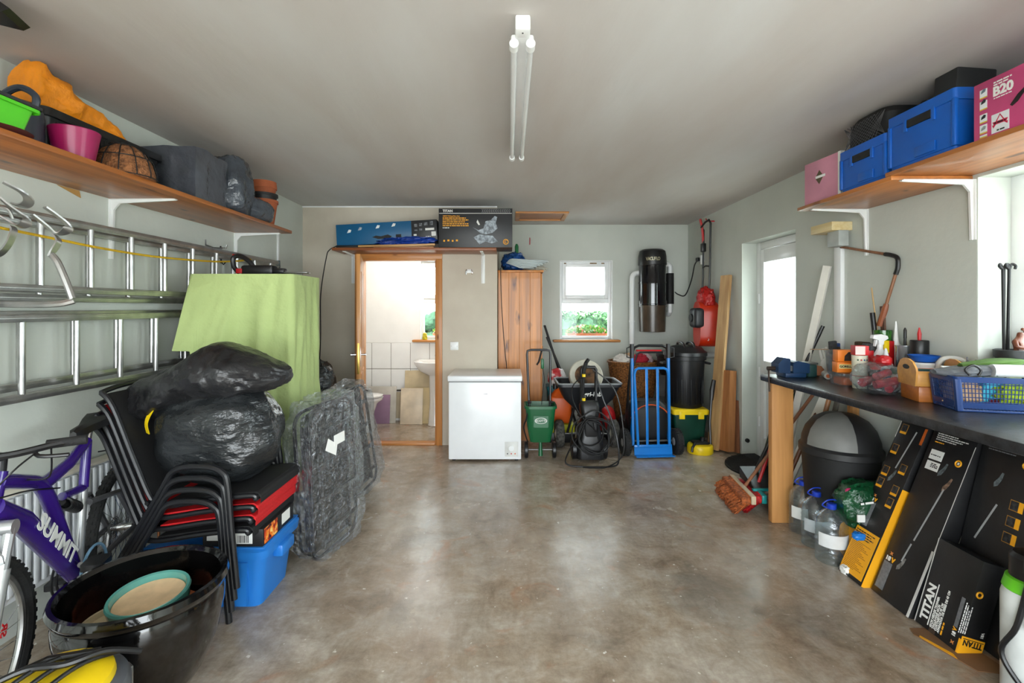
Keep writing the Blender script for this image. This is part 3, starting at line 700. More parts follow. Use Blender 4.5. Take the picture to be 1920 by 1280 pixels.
n = profbag([(pxx(a,Yb)-ox,pz(b_,Yb)-oz,pz(c,Yb)-oz,d) for a,b_,c,d in rows],3)
solo('refuse_bag', n, mat('dull_black_bag',(38,38,40),.36,var=.25,bump=.5,bs=9,dist=.06), 'flat dull black refuse bag lying across the round bag', 'bag', (ox,Yb+.03,oz+.02))
# blue storage box under the chairs with cartons
BLUEP = mat('blue_tub_plastic',(36,120,204),.38,var=.05)
sb = thing('storage_tub','blue plastic storage tub under the stacked chairs','storage box',(-1.47,2.515,0))
n = MB(); n.loft([rr3(.5,.30,0,.04),rr3(.56,.36,.25,.05),rr3(.60,.40,.25,.05),rr3(.61,.41,.29,.05),rr3(.58,.38,.30,.05),rr3(.55,.35,.295,.05),rr3(.48,.28,.01,.04)]); n.build('tub_body', BLUEP, sb)
for s in (-1,1):
    n = MB()
    for x in (-.15,0,.15): n.prism([(x-.05,.02),(x+.05,.02),(x+.055,.23),(x-.055,.23)],'Y',s*.165,s*.182)
    n.build('side_rib', BLUEP, sb)
n = MB().box(.27,-.07,.20,.325,.07,.26,.012); n.build('grip', BLUEP, sb)
MB().box(-.29,-.19,.298,.29,.19,.306,.003).build('tub_lid', BLUEP, sb)
CARB = mat('black_carton',(24,23,24),.45,var=.1)
def flame():
    m = bpy.data.materials.new('fire_print'); m.use_nodes = True; N = m.node_tree.nodes; L = m.node_tree.links; b = N['Principled BSDF']; b.inputs['Roughness'].default_value = .5
    tc = N.new('ShaderNodeTexCoord'); n = N.new('ShaderNodeTexNoise'); n.inputs['Scale'].default_value = 22; n.inputs['Distortion'].default_value = 1.4; L.new(tc.outputs['Object'],n.inputs[0])
    r = N.new('ShaderNodeValToRGB'); e = r.color_ramp.elements; e[0].position=.35; e[0].color=S((40,10,6)); e[1].position=.7; e[1].color=S((255,236,150))
    k=e.new(.48); k.color=S((214,60,12)); k=e.new(.58); k.color=S((250,150,30)); L.new(n.outputs[0],r.inputs[0]); L.new(r.outputs[0],b.inputs['Base Color']); return m
fb = thing('carton','black carton with fire picture on the blue tub','box',(-1.33,2.50,.307))
MB().box(-.15,-.165,0,.14,.165,.085,.002).build('carton_body', CARB, fb)
MB().box(.14,-.15,.006,.1415,-.02,.08).build('fire_picture', flame(), fb); MB().box(.14,.03,.02,.1415,.12,.075).build('label_sticker', WHITEINK, fb)
MB().box(-.01,-.1665,.015,.09,-.165,.065).build('barcode_sticker', WHITEINK, fb); MB().box(-.13,-.1665,.03,-.05,-.165,.07).build('barcode_sticker', WHITEINK, fb)
for i in range(9): MB().box(.02+.006*i,-.167,.02,.022+.006*i+.001*(i%3),-.1664,.055).build('barcode_bar', BLKINK, fb)
# black glazed planter and dishes
GLZ = mat('black_glaze',(13,12,12),.08,coat=.6,var=.2,vs=9,bump=.08,bs=18)
gp = thing('glazed_planter','large round black glazed ceramic planter on the floor','planter',(-1.40,1.857,0))
MB().lathe([(.15,0),(.158,.004),(.195,.06),(.245,.18),(.268,.30),(.268,.345),(.262,.365),(.274,.378),(.282,.398),(.276,.418),(.262,.42),(.25,.405),(.246,.33),(.225,.2),(.16,.06),(.001,.05)],64).build('planter_body', GLZ, gp)
solo('plant_saucer', MB().lathe([(.13,0),(.16,.003),(.17,.03),(.16,.03),(.15,.012),(.001,.012)],40), TERR, 'terracotta saucer at the bottom inside the black planter', 'saucer', (-1.41,1.9,.22), rot=(.06,-.02,0))
solo('plant_saucer', MB().lathe([(.1,0),(.12,.003),(.13,.03),(.122,.03),(.115,.012),(.001,.012)],40), mat('cream_glaze',(222,206,170),.35), 'cream saucer inside the black planter beneath the dish', 'saucer', (-1.45,1.80,.262), rot=(.08,.05,0))
dd = thing('ceramic_dish','teal rimmed cream ceramic dish inside the black planter','dish',(-1.38,1.86,.315), rot=(.10,-.02,0))
MB().lathe([(.11,0),(.128,.004),(.136,.05),(.132,.058),(.122,.055),(.118,.03),(.116,.03)],48,cap=False).build('dish_rim', mat('teal_glaze',(92,160,150),.2,coat=.5,var=.1), dd)
MB().lathe([(.105,.004),(.1185,.03),(.115,.034),(.100,.03),(.001,.028)],48).build('dish_floor', mat('cream_bisque',(222,190,150),.6,var=.12,vs=14), dd)
# grey and yellow canister vacuum
cv = thing('drum_vacuum','grey drum vacuum with yellow lid and black hose straps','vacuum cleaner',(-1.29,1.345,0))
GREYP = mat('mid_grey_plastic',(86,90,96),.4,var=.06)
MB().lathe([(.15,0),(.165,.01),(.18,.20),(.182,.33),(.19,.335),(.19,.36),(.182,.38),(.165,.39),(.001,.395)],48).build('drum', GREYP, cv)
MB().lathe([(.155,.388),(.15,.41),(.12,.425),(.001,.43)],40).build('yellow_lid', YELP, cv)
n = MB()
for dx in (-.05,.0,.055): n.tube(spline([(dx-.02,-.13,.415),(dx,-.05,.445),(dx+.02,.04,.445),(dx+.05,.13,.415)],5),.0065)
n.build('carry_strap', BLACK, cv)
n = MB(); n.tube(spline([(-.14,-.06,.43),(-.06,0,.452),(.04,.02,.455),(.1,.08,.45),(.15,.15,.40)],6),[.009]*25); n.tube([(-.13,.0,.42),(-.05,.06,.44),(.06,.11,.43)],.010); n.tube([(.0,-.12,.425),(.05,-.08,.44),(.08,-.07,.44)],.022); n.build('accessory', BLACK, cv)
for a in (-.5,1.0,2.6): 
    n = MB().box(.178,-.018,.27,.2,.018,.35,.004); n.xf(Matrix.Rotation(a,4,'Z')); n.build('lid_clip', STEEL, cv)
# bicycle leaning by the radiator
bk = thing('bicycle','purple full suspension mountain bike against the radiator','bicycle',(-2.005,2.5,0)); 
fu = Vector((.296,-.955,0)).normalized(); fn = Vector((.955,.296,0)).normalized()
def B(u,z,s=0): return fu*u+Vector((0,0,z))+fn*s
PUR = mat('purple_bike_paint',(50,24,118),.25,coat=.5,var=.06); BIKEB = BLACK; SIL = mat('silver_fork',(196,198,200),.28,.7,var=.05)
def wheel(nm,u,steer,flip):
    w_ = thing(nm,'',''); del w_['label']; del w_['category']; w_.parent = bk; w_.location = B(u,.33)
    ang = math.atan2(fu.y,fu.x); w_.rotation_euler = (0,0,ang+steer)
    def ring(r,z=0,k=72): return [(math.cos(2*PI*i/k)*r,z,math.sin(2*PI*i/k)*r) for i in range(k)]
    n = MB(); n.tube(ring(.305),.025,10,closed=True)
    for i in range(64):
        a = 2*PI*i/64
        for s in (-1,0,1):
            aa = a+(.5*2*PI/64 if s==0 else 0); rr = .329 if s==0 else .322
            q = Matrix.Rotation(-aa,4,'Y') @ Matrix.Translation((rr,s*.014,0)); k=len(n.v); n.box(-.006,-.006,-.007,.005,.006,.007); n.xf(q,k)
    n.build('tyre', RUBBER, w_)
    n = MB(); n.tube(ring(.278),0,closed=True,flat=(.024,.014)) if 0 else n.tube(ring(.277),.011,8,closed=True); n.build('rim', ALU, w_)
    n = MB(); n.cyl((0,-.05,0),(0,.05,0),.018); n.cyl((0,-.062,0),(0,.062,0),.006); n.build('hub', CHROME, w_)
    n = MB()
    for i in range(28):
        a = 2*PI*i/28; s = .025*(1 if i%2 else -1); b_ = a+.25*(1 if i%4<2 else -1); n.cyl((math.cos(b_)*.018,s,math.sin(b_)*.018),(math.cos(a)*.27,0,math.sin(a)*.27),.0011,n=4,cap=False)
    n.build('spokes', CHROME, w_)
    return w_
wheel('front_wheel',1.047,.0,0); wheel('rear_wheel',0,0,0)
n = MB()
n.tube([B(.94,.73),B(.885,.90)],.022,14); n.build('head_tube', PUR, bk)
dt = MB(); dt.tube([B(.925,.79),B(.78,.69),B(.43,.31)],[.036,.038,.034],14); dt.build('down_tube', PUR, bk)
n = MB(); n.tube(spline([B(.90,.87),B(.78,.83),B(.66,.77),B(.56,.60),B(.43,.33)],5),[.026]*21,12); n.tube([B(.66,.77),B(.48,.80),B(.33,.86)],[.026,.023,.02],12); n.build('top_tube', PUR, bk)
n = MB(); n.tube([B(.33,.86),B(.36,.66)],.019,12); n.tube([B(.36,.66),B(.52,.68)],.017,10); n.build('seat_tube', PUR, bk)
n = MB(); n.tube([B(.36,.66),B(.40,.32)],.017,12); n.build('lower_seat_tube', SIL, bk)
n = MB()
for s in (-.045,.045): n.tube([B(.40,.31,s*.7),B(.2,.33,s*1.3),B(0,.33,s*1.4)],.013,8); n.tube([B(.38,.60,s*.7),B(.18,.57,s*1.3),B(.0,.345,s*1.4)],.013,8)
n.build('swing_arm', mat('grey_swingarm',(120,120,124),.35,.6), bk)
n = MB(); n.cyl(B(.52,.655),B(.40,.585),.012)
for i in range(7): q = B(.50,.643).lerp(B(.43,.602),i/6); n.add([],[]); k = arc(q,.026,0,2*PI,14,fn,Vector((.25*fu.x,.25*fu.y,.9)).normalized())[:-1]; n.tube(k,.006,6,closed=True)
n.build('rear_shock', BLACK, bk)
n = MB(); n.cyl(B(.33,.86),B(.30,.93),.0145); n.build('seat_post', CHROME, bk)
n = MB(); n.loft([[B(u,z,y) for y,z in ((-w_,zt-.03),(-w_*.9,zt),(0,zt+.008),(w_*.9,zt),(w_,zt-.03),(0,zt-.04))] for u,w_,zt in ((.14,.05,.945),(.18,.075,.955),(.25,.06,.945),(.34,.03,.935),(.42,.024,.93),(.44,.012,.92))]); n.build('saddle', BIKEB, bk)
n = MB()
for s in (-.055,.055): n.tube([B(.935,.72,s),B(.985,.56,s)],.016,10); n.tube([B(.97,.60,s),B(1.047,.33,s)],[.021,.018],12)
n.cyl(B(.935,.725,-.07),B(.935,.725,.07),.024); n.tube(arc(B(.98,.62),.055,0,PI,8,fn,Vector((0,0,1))),.012); n.build('suspension_fork', SIL, bk)
n = MB(); n.cyl(B(.885,.90),B(.875,.96),.017); n.tube([B(.875,.945),B(.93,.965)],.017); n.build('stem', BIKEB, bk)
hbp = spline([B(.86,.985,.225),B(.89,.98,.15),B(.93,.965,.05),B(.93,.965,-.05),B(.89,.98,-.15),B(.86,.985,-.225)],5)
MB().tube(hbp,.012).build('handlebar', BIKEB, bk)
for s in (1,-1): MB().tube([B(.86,.986,s*.235),B(.885,.982,s*.13)],.0165,12).build('grip', RUBBER, bk); MB().tube(spline([B(.89,.975,s*.1),B(.93,.955,s*.13),B(.92,.95,s*.21)],4),.007).build('brake_lever', BLACK, bk)
for q in ([B(.90,.97,.12),B(1.0,.93,.1),B(.98,.84,.03),B(.80,.80,.03),B(.6,.74,.03)],[B(.90,.97,.15),B(.85,.86,.12),B(.80,.84,.03)],[B(.3,.80,.03),B(.15,.76,.04),B(.07,.66,.05),B(.1,.55,.05)]): MB().tube(spline(q,6),.003,6).build('brake_cable', BLACK, bk)
n = MB()
for r,s in ((.085,-.05),(.068,-.04)): n.tube([B(.41,.305,s)+fu*(math.cos(2*PI*i/36)*r)+Vector((0,0,math.sin(2*PI*i/36)*r)) for i in range(36)],.005,6,closed=True)
n.cyl(B(.41,.305,-.065),B(.41,.305,.065),.022); n.build('chainrings', BLACKM, bk)
for s,a in ((1,.6),(-1,.6+PI)):
    e_ = B(.41,.305,s*.075)+fu*(.17*math.cos(a))+Vector((0,0,.17*math.sin(a))); n = MB(); n.tube([B(.41,.305,s*.06),e_],[.013,.011]); n.build('crank', STEEL, bk)
    n = MB(); n.loft([[e_+fn*(s*.055)+fu*p[0]+fn*p[1]+Vector((0,0,z)) for p in rrect(.1,.08,.015,2)] for z in (-.012,.012)]); n.build('pedal', BLACK, bk)
n = MB()
for i in range(6): n.tube([B(0,.33,-.03-.004*i)+fu*(math.cos(2*PI*k/30)*(.052-.006*i))+Vector((0,0,math.sin(2*PI*k/30)*(.052-.006*i))) for k in range(30)],.0022,5,closed=True)
n.tube([B(0,.33,-.05),B(.02,.26,-.05),B(.01,.2,-.05)],.012); n.build('gear_set', STEEL, bk)
n = MB(); n.tube([B(.30,.335,.035),B(.28,.15,.07),B(.22,.0,.1)],.008); n.build('kick_stand', BLACK, bk)
n = MB(); n.tube([B(.41,.305,.06)+fu*(.11*math.cos(a))+Vector((0,0,.11*math.sin(a))) for a in [i*2*PI/24 for i in range(24)]],0.006,6,closed=True); n.build('chain_guard', mat('pale_blue_guard',(120,160,190),.4), bk)
dd_ = (B(.43,.31)-B(.78,.69)).normalized()
text('SUMMIT',.085,WHITEINK,bk,frame(B(.765,.655,.039),dd_,dd_.cross(fn)*-1 if dd_.cross(fn).z<0 else dd_.cross(fn)),bold=.002,sx=1.15,ext=.001)
q = (B(1.047,.33)-B(.97,.60)).normalized(); text('SR',.04,REDP,bk,frame(B(1.02,.40,.076),-q,q.cross(fn) if q.cross(fn).dot(fu)<0 else -q.cross(fn)),bold=.001)
# folded recliners in clear wrap
WRAP = film('clear_wrap',(240,243,245),.84,.07,1.0,17,.92,.09)
def recliner(label, loc, rot, wd_, ht, seed):
    t = thing('folded_recliner', label, 'chair', loc, rot=rot)
    for dy,k in ((-.045,1),(.0,.93),(.045,.96)):
        n = MB(); n.tube([(p[0],dy,p[1]+ht/2) for p in rrect(wd_*k,ht*.97*k,.08,5)],.011,8,closed=True); n.build('tube_frame', CHB, t)
    n = MB(); n.box(-wd_*.475,-.025,.03,wd_*.475,.02,ht*.955,.03,3); n.build('fabric_panel', mat('recliner_mesh',(26,27,30),.7,var=.2,vs=60), t)
    for i in range(4):
        z = ht*(.15+.22*i); MB().box(-wd_*.46,-.07,z,wd_*.46,-.055,z+.03,.006).build('slat', CHB, t)
    for x in (-.3,.3): MB().box(wd_*x-.012,-.062,.06,wd_*x+.012,-.048,ht*.9,.004).build('leg', CHB, t)
    bm = bmesh.new(); x0,x1,y0,y1,z0,z1 = -wd_/2-.03,wd_/2+.03,-.085,.085,.004,ht+.02
    vs = [bm.verts.new((x,y,z)) for x in (x0,x1) for y in (y0,y1) for z in (z0,z1)]
    for f in ((0,1,3,2),(4,6,7,5),(0,4,5,1),(2,3,7,6),(0,2,6,4),(1,5,7,3)): bm.faces.new([vs[i] for i in f])
    bmesh.ops.subdivide_edges(bm, edges=bm.edges[:], cuts=46, use_grid_fill=True)
    for v in bm.verts:
        q = Vector((v.co.x*9+seed,v.co.y*5,v.co.z*3)); d = Vector((v.co.x/wd_,v.co.y/.12,(v.co.z-ht/2)/ht))
        r_ = noise.noise(q)*.022+.022*(.5-abs(noise.noise(q*2.3)))+.014*(.5-abs(noise.noise(Vector((v.co.x*26+v.co.z*5,v.co.y*9,v.co.z*6+seed)))))
        cz = abs(d.z)*2; cx_ = abs(d.x)*2
        if cz > .8 and cx_ > .75: r_ -= .05*(cz-.8)*5*(cx_-.75)*4
        v.co += d.normalized()*r_
        if v.co.z < .003: v.co.z = .003
    MB().bm(bm).build('plastic_wrap', WRAP, t, 50)
    return t
r1 = recliner('folded black recliner in clear plastic with white paper tag beside the stacked chairs',(-1.105,2.985,0),(0,math.radians(-4),math.radians(74)),.43,.90,2)
n = MB(); n.add([(-.16,-.118,.66),(-.07,-.122,.60),(-.05,-.12,.66),(-.13,-.118,.72)],[(0,1,2,3)]); n.box(-.08,-.122,.66,.02,-.119,.72); n.build('paper_tag', WHITEINK, r1)
r2 = recliner('folded black recliner in clear plastic near the washroom door',(-1.20,3.84,0),(math.radians(0),math.radians(-13),math.radians(70)),.40,.86,7)
MB().box(-.18,-.11,.50,-.15,-.095,.56,.003).build('blue_clip', mat('blue_clip',(20,60,150),.4), r2)
n = MB(); n.blob((0,0,.2),(.13,.15,.2),30,.8,.15,2.4,6,.1,-.2)
solo('refuse_bag', n, BAGM, 'small black refuse bag behind the green draped cabinet', 'bag', (-1.60,4.02,.615))
bx_ = thing('plastic_crate','dark teal plastic crate behind the green draped cabinet','crate',(-1.58,4.0,0)); 
n = MB(); n.loft([rr3(.30,.34,0),rr3(.34,.38,.6),rr3(.36,.40,.6),rr3(.36,.40,.61),rr3(.31,.35,.61),rr3(.28,.32,.02)]); n.build('crate_body', mat('dark_teal',(14,66,66),.4), bx_)
# ---------------------------------------------------------------- ceiling light, partition wall, shelf over the door
fx = thing('strip_light','twin tube fluorescent batten on the ceiling','light fitting',(.05,2.58,ZC))
LITE = mat('batten_white',(240,242,242),.3,var=.02)
MB().box(-.028,-.76,-.05,.028,.72,0,.004).build('batten_body', LITE, fx)
for s in (-1,1):
    MB().cyl((s*.032,-.70,-.068),(s*.032,.68,-.068),.0125,n=14).build('tube', mat('tube_glass',(226,228,230),.15,var=.02), fx)
    for y in (-.71,.69): n = MB(); n.box(s*.032-.012,y-.016,-.08,s*.032+.012,y+.016,-.03,.008); n.cyl((s*.032,y-.02,-.068),(s*.032,y+.02,-.068),.018,n=18); n.build('lamp_holder', LITE, fx)
MB().box(-.028,-.80,-.055,.028,-.74,0,.006).build('end_cap', LITE, fx)
MB().cyl((0,-.775,-.057),(0,-.775,-.054),.003,n=8).build('screw', BLKINK, fx)
sw = thing('blank_plate','white blank wall plate on the plaster wall','wall plate',((852-955)/176,YN,1.055))
MB().box(-.043,-.01,-.043,.043,0,.043,.003).build('plate', WHITEP, sw)
for x in (-.03,.03): MB().cyl((x,-.0115,0),(x,-.009,0),.003,n=8).build('screw', STEEL, sw)
ck = thing('coat_hook','small white double coat hook on the plaster wall','hook',((880-955)/176,YN,1.85))
MB().box(-.035,-.008,-.02,.035,0,.02,.004).build('back_plate', WHITEP, ck)
for s in (-1,1): MB().tube(spline([(s*.02,-.006,.005),(s*.028,-.03,.012),(s*.035,-.035,-.02),(s*.03,-.03,-.035)],4),.006).build('hook_arm', CHROME, ck)
DS = 2.03
sd = thing('door_shelf','stained pine shelf on white brackets above the washroom door','shelf',(-.94,YN,DS))
MB().box(-.82,-.36,0,.81,0,.028,.004).build('board', wood('door_shelf_pine',(150,84,42),(80,38,16),'X'), sd)
for x in (-.72,.66):
    n = MB(); n.prism([(0,0),(0,-.31),(-.012,-.31),(-.024,-.06),(-.05,-.024),(-.30,-.008),(-.30,0)],'X',x-.006,x+.006); n.box(x-.02,-.004,-.31,x+.02,0,0,.002); n.box(x-.016,-.3,-.005,x+.016,0,0,.002); n.build('bracket', WHITEB, sd)
DT = DS+.0285
# sliding saw carton
def tface(t, x0, y, z0, faces): pass
CARD = mat('dark_grey_carton',(40,41,44),.42,var=.1)
tx = thing('saw_carton','dark grey carton with saw picture on the door shelf','box',(-.335,4.97,DT), rz=0)
MB().box(-.365,-.18,0,.365,.18,.385,.002).build('carton_body', CARD, tx)
fm = lambda x,z,d=.0: frame((x,-.1812-d,z),(1,0,0),(0,0,1))
MB().box(-.36,-.1815,.335,.36,-.1802,.34).build('pale_stripe', WHITEINK, tx)
n = MB()
for i in range(16): x = .06+i*.018; n.add([(x,-.1815,.345),(x+.008,-.1815,.345),(x+.016,-.1815,.362),(x+.008,-.1815,.362)],[(0,1,2,3)]); n.add([(x+.008,-.1815,.362),(x+.016,-.1815,.362),(x+.008,-.1815,.379),(x,-.1815,.379)],[(0,1,2,3)])
o_ = n.build('chevron_band', mat('grey_print',(120,120,122),.6), tx); o_['kind'] = 'stuff'
text('TITAN',.034,WHITEINK,tx,fm(-.325,.35),bold=.0012)
def small_print(par, mtx, rows, m, h=.008, seed=1):
    """Print too fine to read: rows of word-length dashes. rows = (x, y, length)."""
    random.seed(seed); n = MB()
    for x, y, l in rows:
        e = x+l
        while x < e-.002:
            w_ = min(e-x, random.uniform(.8,3.2)*h); n.add([(x,y,0),(x+w_,y,0),(x+w_,y+h*.7,0),(x,y+h*.7,0)],[(0,1,2,3)]); x += w_+h*.4
    o = n.xf(mtx).build('small_print', m, par, 0); o['kind'] = 'stuff'; return o
text('1800W Sliding Mitre Saw',.0165,YELINK,tx,fm(-.325,.305),bold=.0004)
small_print(tx, fm(-.325,.286), [(0,-.019*i,l) for i,l in enumerate((.23,.255,.22,.255,.26))], YELINK, .013)
small_print(tx, fm(-.325,.19), [(0,0,.065)], WHITEINK, .011)
PALE = mat('pale_blue_print',(176,186,196),.6,var=.35,vs=40)
def printed(polys, par, m, nm, axis_y=-.1816):
    n = MB()
    for p in polys: n.prism(p,'Y',axis_y,axis_y+.0012)
    n.build(nm, m, par)
printed([[(-.02,.10),(.04,.03),(.10,.06),(.16,.04),(.22,.06),(.17,.115),(.10,.12),(.04,.13)]],tx,PALE,'saw_picture')
printed([[(-.03,.20),(.03,.17),(.08,.19),(.10,.26),(.15,.27),(.19,.31),(.215,.30),(.20,.24),(.22,.19),(.17,.145),(.10,.13),(.05,.14),(.0,.18)]],tx,PALE,'saw_picture',-.1822)
printed([[(.01,.25),(.03,.22),(.045,.225),(.02,.275)]],tx,WHITEINK,'saw_picture')
n = MB(); n.tube([(.30+.024*math.cos(2*PI*i/24),-.1816,.055+.024*math.sin(2*PI*i/24)) for i in range(24)],.004,6,closed=True); n.build('round_badge', YELINK, tx); MB().tube(arc((.30,-.1816,.055),.010,.3*PI,1.7*PI,10,(1,0,0),(0,0,1)),.003,5).build('round_badge', YELINK, tx)
for i in range(4): MB().cbox((-.31+.042*i,-.1812,.065+.004*(i%2)),(.016+.004*(i%2),.0012,.018)).build('feature_icon', YELINK, tx)
# long blue carton
TEAL = mat('teal_blue_carton',(8,92,138),.4,var=.12,vs=3)
bc = thing('long_carton','long teal blue tool carton tilted on the door shelf','box',(-1.74,5.0,DT+.0235), rot=(0,math.radians(-3.2),0))
MB().box(0,-.12,0,.76,.12,.215,.003).build('carton_body', TEAL, bc); MB().box(.7601,-.12,0,1.02,.12,.215,.003).build('printed_end', CARD, bc)
fb2 = lambda x,z: frame((x,-.1212,z),(1,0,0),(0,0,1))
for i,(x,z,w_,h_) in enumerate(((.79,.15,.03,.03),(.84,.155,.03,.03),(.89,.16,.035,.03),(.95,.16,.03,.04),(.84,.11,.03,.02),(.90,.11,.09,.022),(.96,.05,.045,.045),(.79,.11,.03,.012),(.78,.06,.03,.018))): MB().box(x,-.1216,z,x+w_,-.1204,z+h_).build('print_patch', WHITEINK if i in (5,6,8) else mat('grey_print2',(130,134,140),.6,var=.4,vs=60), bc)
for x,z,a in ((.11,.125,0),(.22,.145,.4),(.40,.155,0),(.56,.165,0)): printed([[(x,z),(x+.035,z+.005),(x+.045,z+.03),(x+.02,z+.035),(x+.01,z+.02)]],bc,WHITEINK if a==0 else PALE,'tool_picture',-.1214)
printed([[(.36,.07),(.40,.085),(.45,.075),(.52,.09),(.56,.07),(.54,.05),(.42,.05)],],bc,BLKINK,'saw_picture',-.1214); MB().box(.60,-.1216,.05,.655,-.1204,.085).build('print_patch', BLKINK, bc)
small_print(bc, fb2(.90,.03), [(0,0,.05),(0,.014,.05)], WHITEINK, .01)
# loose boards, tarp on the door shelf
solo('board_offcut', MB().box(-.1,-.06,0,.13,.06,.022,.002), BLACKM, 'short black board under the teal carton', 'board', (-1.62,4.86,DT))
TIMB = wood('raw_timber',(206,160,100),(120,80,40),'X')
solo('board_offcut', MB().box(-.38,-.035,0,.38,.035,.02,.002), TIMB, 'long pale timber strip on the door shelf front', 'board', (-1.12,4.835,DT+.012), rot=(0,math.radians(-1.5),math.radians(1)))
solo('board_offcut', MB().box(-.30,-.03,0,.30,.03,.014,.002), wood('raw_timber2',(170,122,76),(90,60,30),'X'), 'thin brown timber strip under the pale strip', 'board', (-1.05,4.83,DT), rot=(0,0,math.radians(1)))
n = MB(); n.blob((0,0,.035),(.25,.05,.036),40,.9,.3,4,3,.25,-.035)
solo('folded_tarp', n, mat('blue_tarp',(14,60,158),.35,var=.2,bump=.6,bs=20,dist=.04), 'crumpled blue tarpaulin between timber strips and teal carton', 'tarp', (-1.03,4.85,DT+.032), rot=(0,math.radians(-2),0))
n = MB(); n.tube(spline([(-1.74,4.86,DT+.02),(-1.80,4.84,DT-.02),(-1.84,4.86,1.96),(-1.93,4.95,1.6),(-1.97,5.05,1.2),(-2.0,5.1,.9)],6),.005,6)
solo('hanging_cable', n, BLACKM, 'black cable hanging from the door shelf by the corner', 'cable')
# ---------------------------------------------------------------- washroom fittings
CER = mat('white_ceramic',(244,244,242),.1,coat=.5,var=.02)
bs_ = thing('pedestal_basin','white pedestal basin under the washroom window','basin',(-.93,6.06,0))
n = MB(); n.lathe([(.09,0),(.085,.02),(.065,.3),(.075,.62),(.10,.66)],24); n.build('pedestal', CER, bs_)
n = MB(); n.lathe([(.10,.62),(.20,.68),(.255,.76),(.262,.79),(.25,.795),(.23,.785),(.17,.71),(.001,.69)],36,sy=.8); n.box(-.23,.1,.74,.23,.205,.80,.01); n.build('bowl', CER, bs_)
n = MB(); n.cyl((0,.14,.8),(0,.14,.87),.014); n.tube([(0,.14,.86),(0,.08,.875),(0,.03,.86)],.011); n.cyl((0,.14,.87),(0,.14,.9),.02); n.build('tap', CHROME, bs_)
tl = thing('toilet','white toilet with lid down at the washroom side','toilet',(-1.78,5.75,0))
n = MB(); n.lathe([(.10,0),(.105,.03),(.09,.2),(.13,.33),(.175,.37),(.175,.385),(.001,.385)],30,c=(.05,0,0),sx=1.25); n.build('pan', CER, tl)
n = MB(); n.lathe([(.18,.386),(.183,.4),(.001,.405)],30,c=(.05,0,0),sx=1.25); n.build('seat', CER, tl)
n = MB(); n.lathe([(.178,.408),(.18,.425),(.14,.435),(.001,.437)],30,c=(.05,0,0),sx=1.25); n.build('lid', CER, tl)
MB().box(-.36,-.19,.385,-.16,.19,.74,.02,3).build('cistern', CER, tl)
def lean_tile(nm,label,x,w_,h_,t,m,dy=0,cat='tile'):
    solo(nm, MB().box(-w_/2,-t,0,w_/2,0,h_,.002), m, label, cat, (x,YD-.05-dy-h_*.14,0), rot=(-math.radians(8),0,0))
lean_tile('floor_tile','mauve floor tile leaning in the washroom',-1.66,.30,.36,.01,mat('mauve_tile',(150,118,146),.6,var=.1),.08)
lean_tile('floor_tile','grey bordered tile behind the mauve tile',-1.62,.36,.46,.01,mat('pale_grey_tile',(200,196,186),.6),.04)
lean_tile('floor_tile','large cream tile leaning before the basin pedestal',-1.23,.28,.45,.012,mat('cream_tile',(232,216,190),.4),.10)
lean_tile('floor_tile','pale wooden tile offcut behind the large cream tile',-1.13,.26,.45,.012,mat('buff_tile',(222,200,150),.5),.065)
lean_tile('floor_tile','tall buff board with black corners behind the cream tiles',-1.18,.32,.66,.012,mat('buff_board',(206,188,152),.6),.0,'board')
solo('toy_figure', MB().lathe([(.03,0),(.036,.02),(.028,.05),(.03,.06),(.02,.085),(.001,.095)],16), mat('yellow_toy',(226,206,30),.4,var=.3,vs=40), 'small yellow green ornament on the washroom sill', 'ornament', (-1.09,YD-.04,1.0505))
# flower boxes outside both windows
def flowerbox(x,label,seed,w_=.54):
    t = thing('flower_box',label,'planter',(x,6.75,.97))
    n = MB(); n.loft([rr3(w_*.92,.13,0,.02),rr3(w_,.17,.12,.02),rr3(w_+.02,.19,.12,.02),rr3(w_+.02,.19,.14,.02),rr3(w_*.97,.15,.14,.02),rr3(w_*.9,.12,.02,.02)]); n.build('trough', TERR, t)
    random.seed(seed); n = MB(); fl_ = MB(); pk = MB()
    for i in range(520):
        a = random.uniform(-w_/2,w_/2); b_ = random.uniform(-.08,.08); z = .12+random.random()**1.3*.13*(1-.5*abs(2*a/w_)**3)
        d = Vector((random.uniform(-1,1),random.uniform(-1,1),random.uniform(-.3,1))).normalized()*.022; e = d.cross(Vector((random.random(),random.random(),.3))).normalized()*.013
        c = Vector((a,b_,z)); (n if i%5 else (pk if i%2 else fl_)).add([c-d,c+e,c+d,c-e],[(0,1,2,3)])
    for mb,nm,m in ((n,'foliage',mat('flower_leaf',(110,170,50),.6,var=.3,vs=20)),(fl_,'white_flowers',mat('flower_white',(250,240,226),.6)),(pk,'pink_flowers',mat('flower_pink',(230,120,120),.6))): o = mb.build(nm,m,t,0); o['kind'] = 'stuff'
    MB().box(-w_/2,-.06,-1.06,-w_/2+.06,.06,0).build('stand_leg', TERR, t); MB().box(w_/2-.06,-.06,-1.06,w_/2,.06,0).build('stand_leg', TERR, t)
flowerbox(1.07,'terracotta flower box outside the small end window',11); flowerbox(-.78,'terracotta flower box outside the washroom window',12)
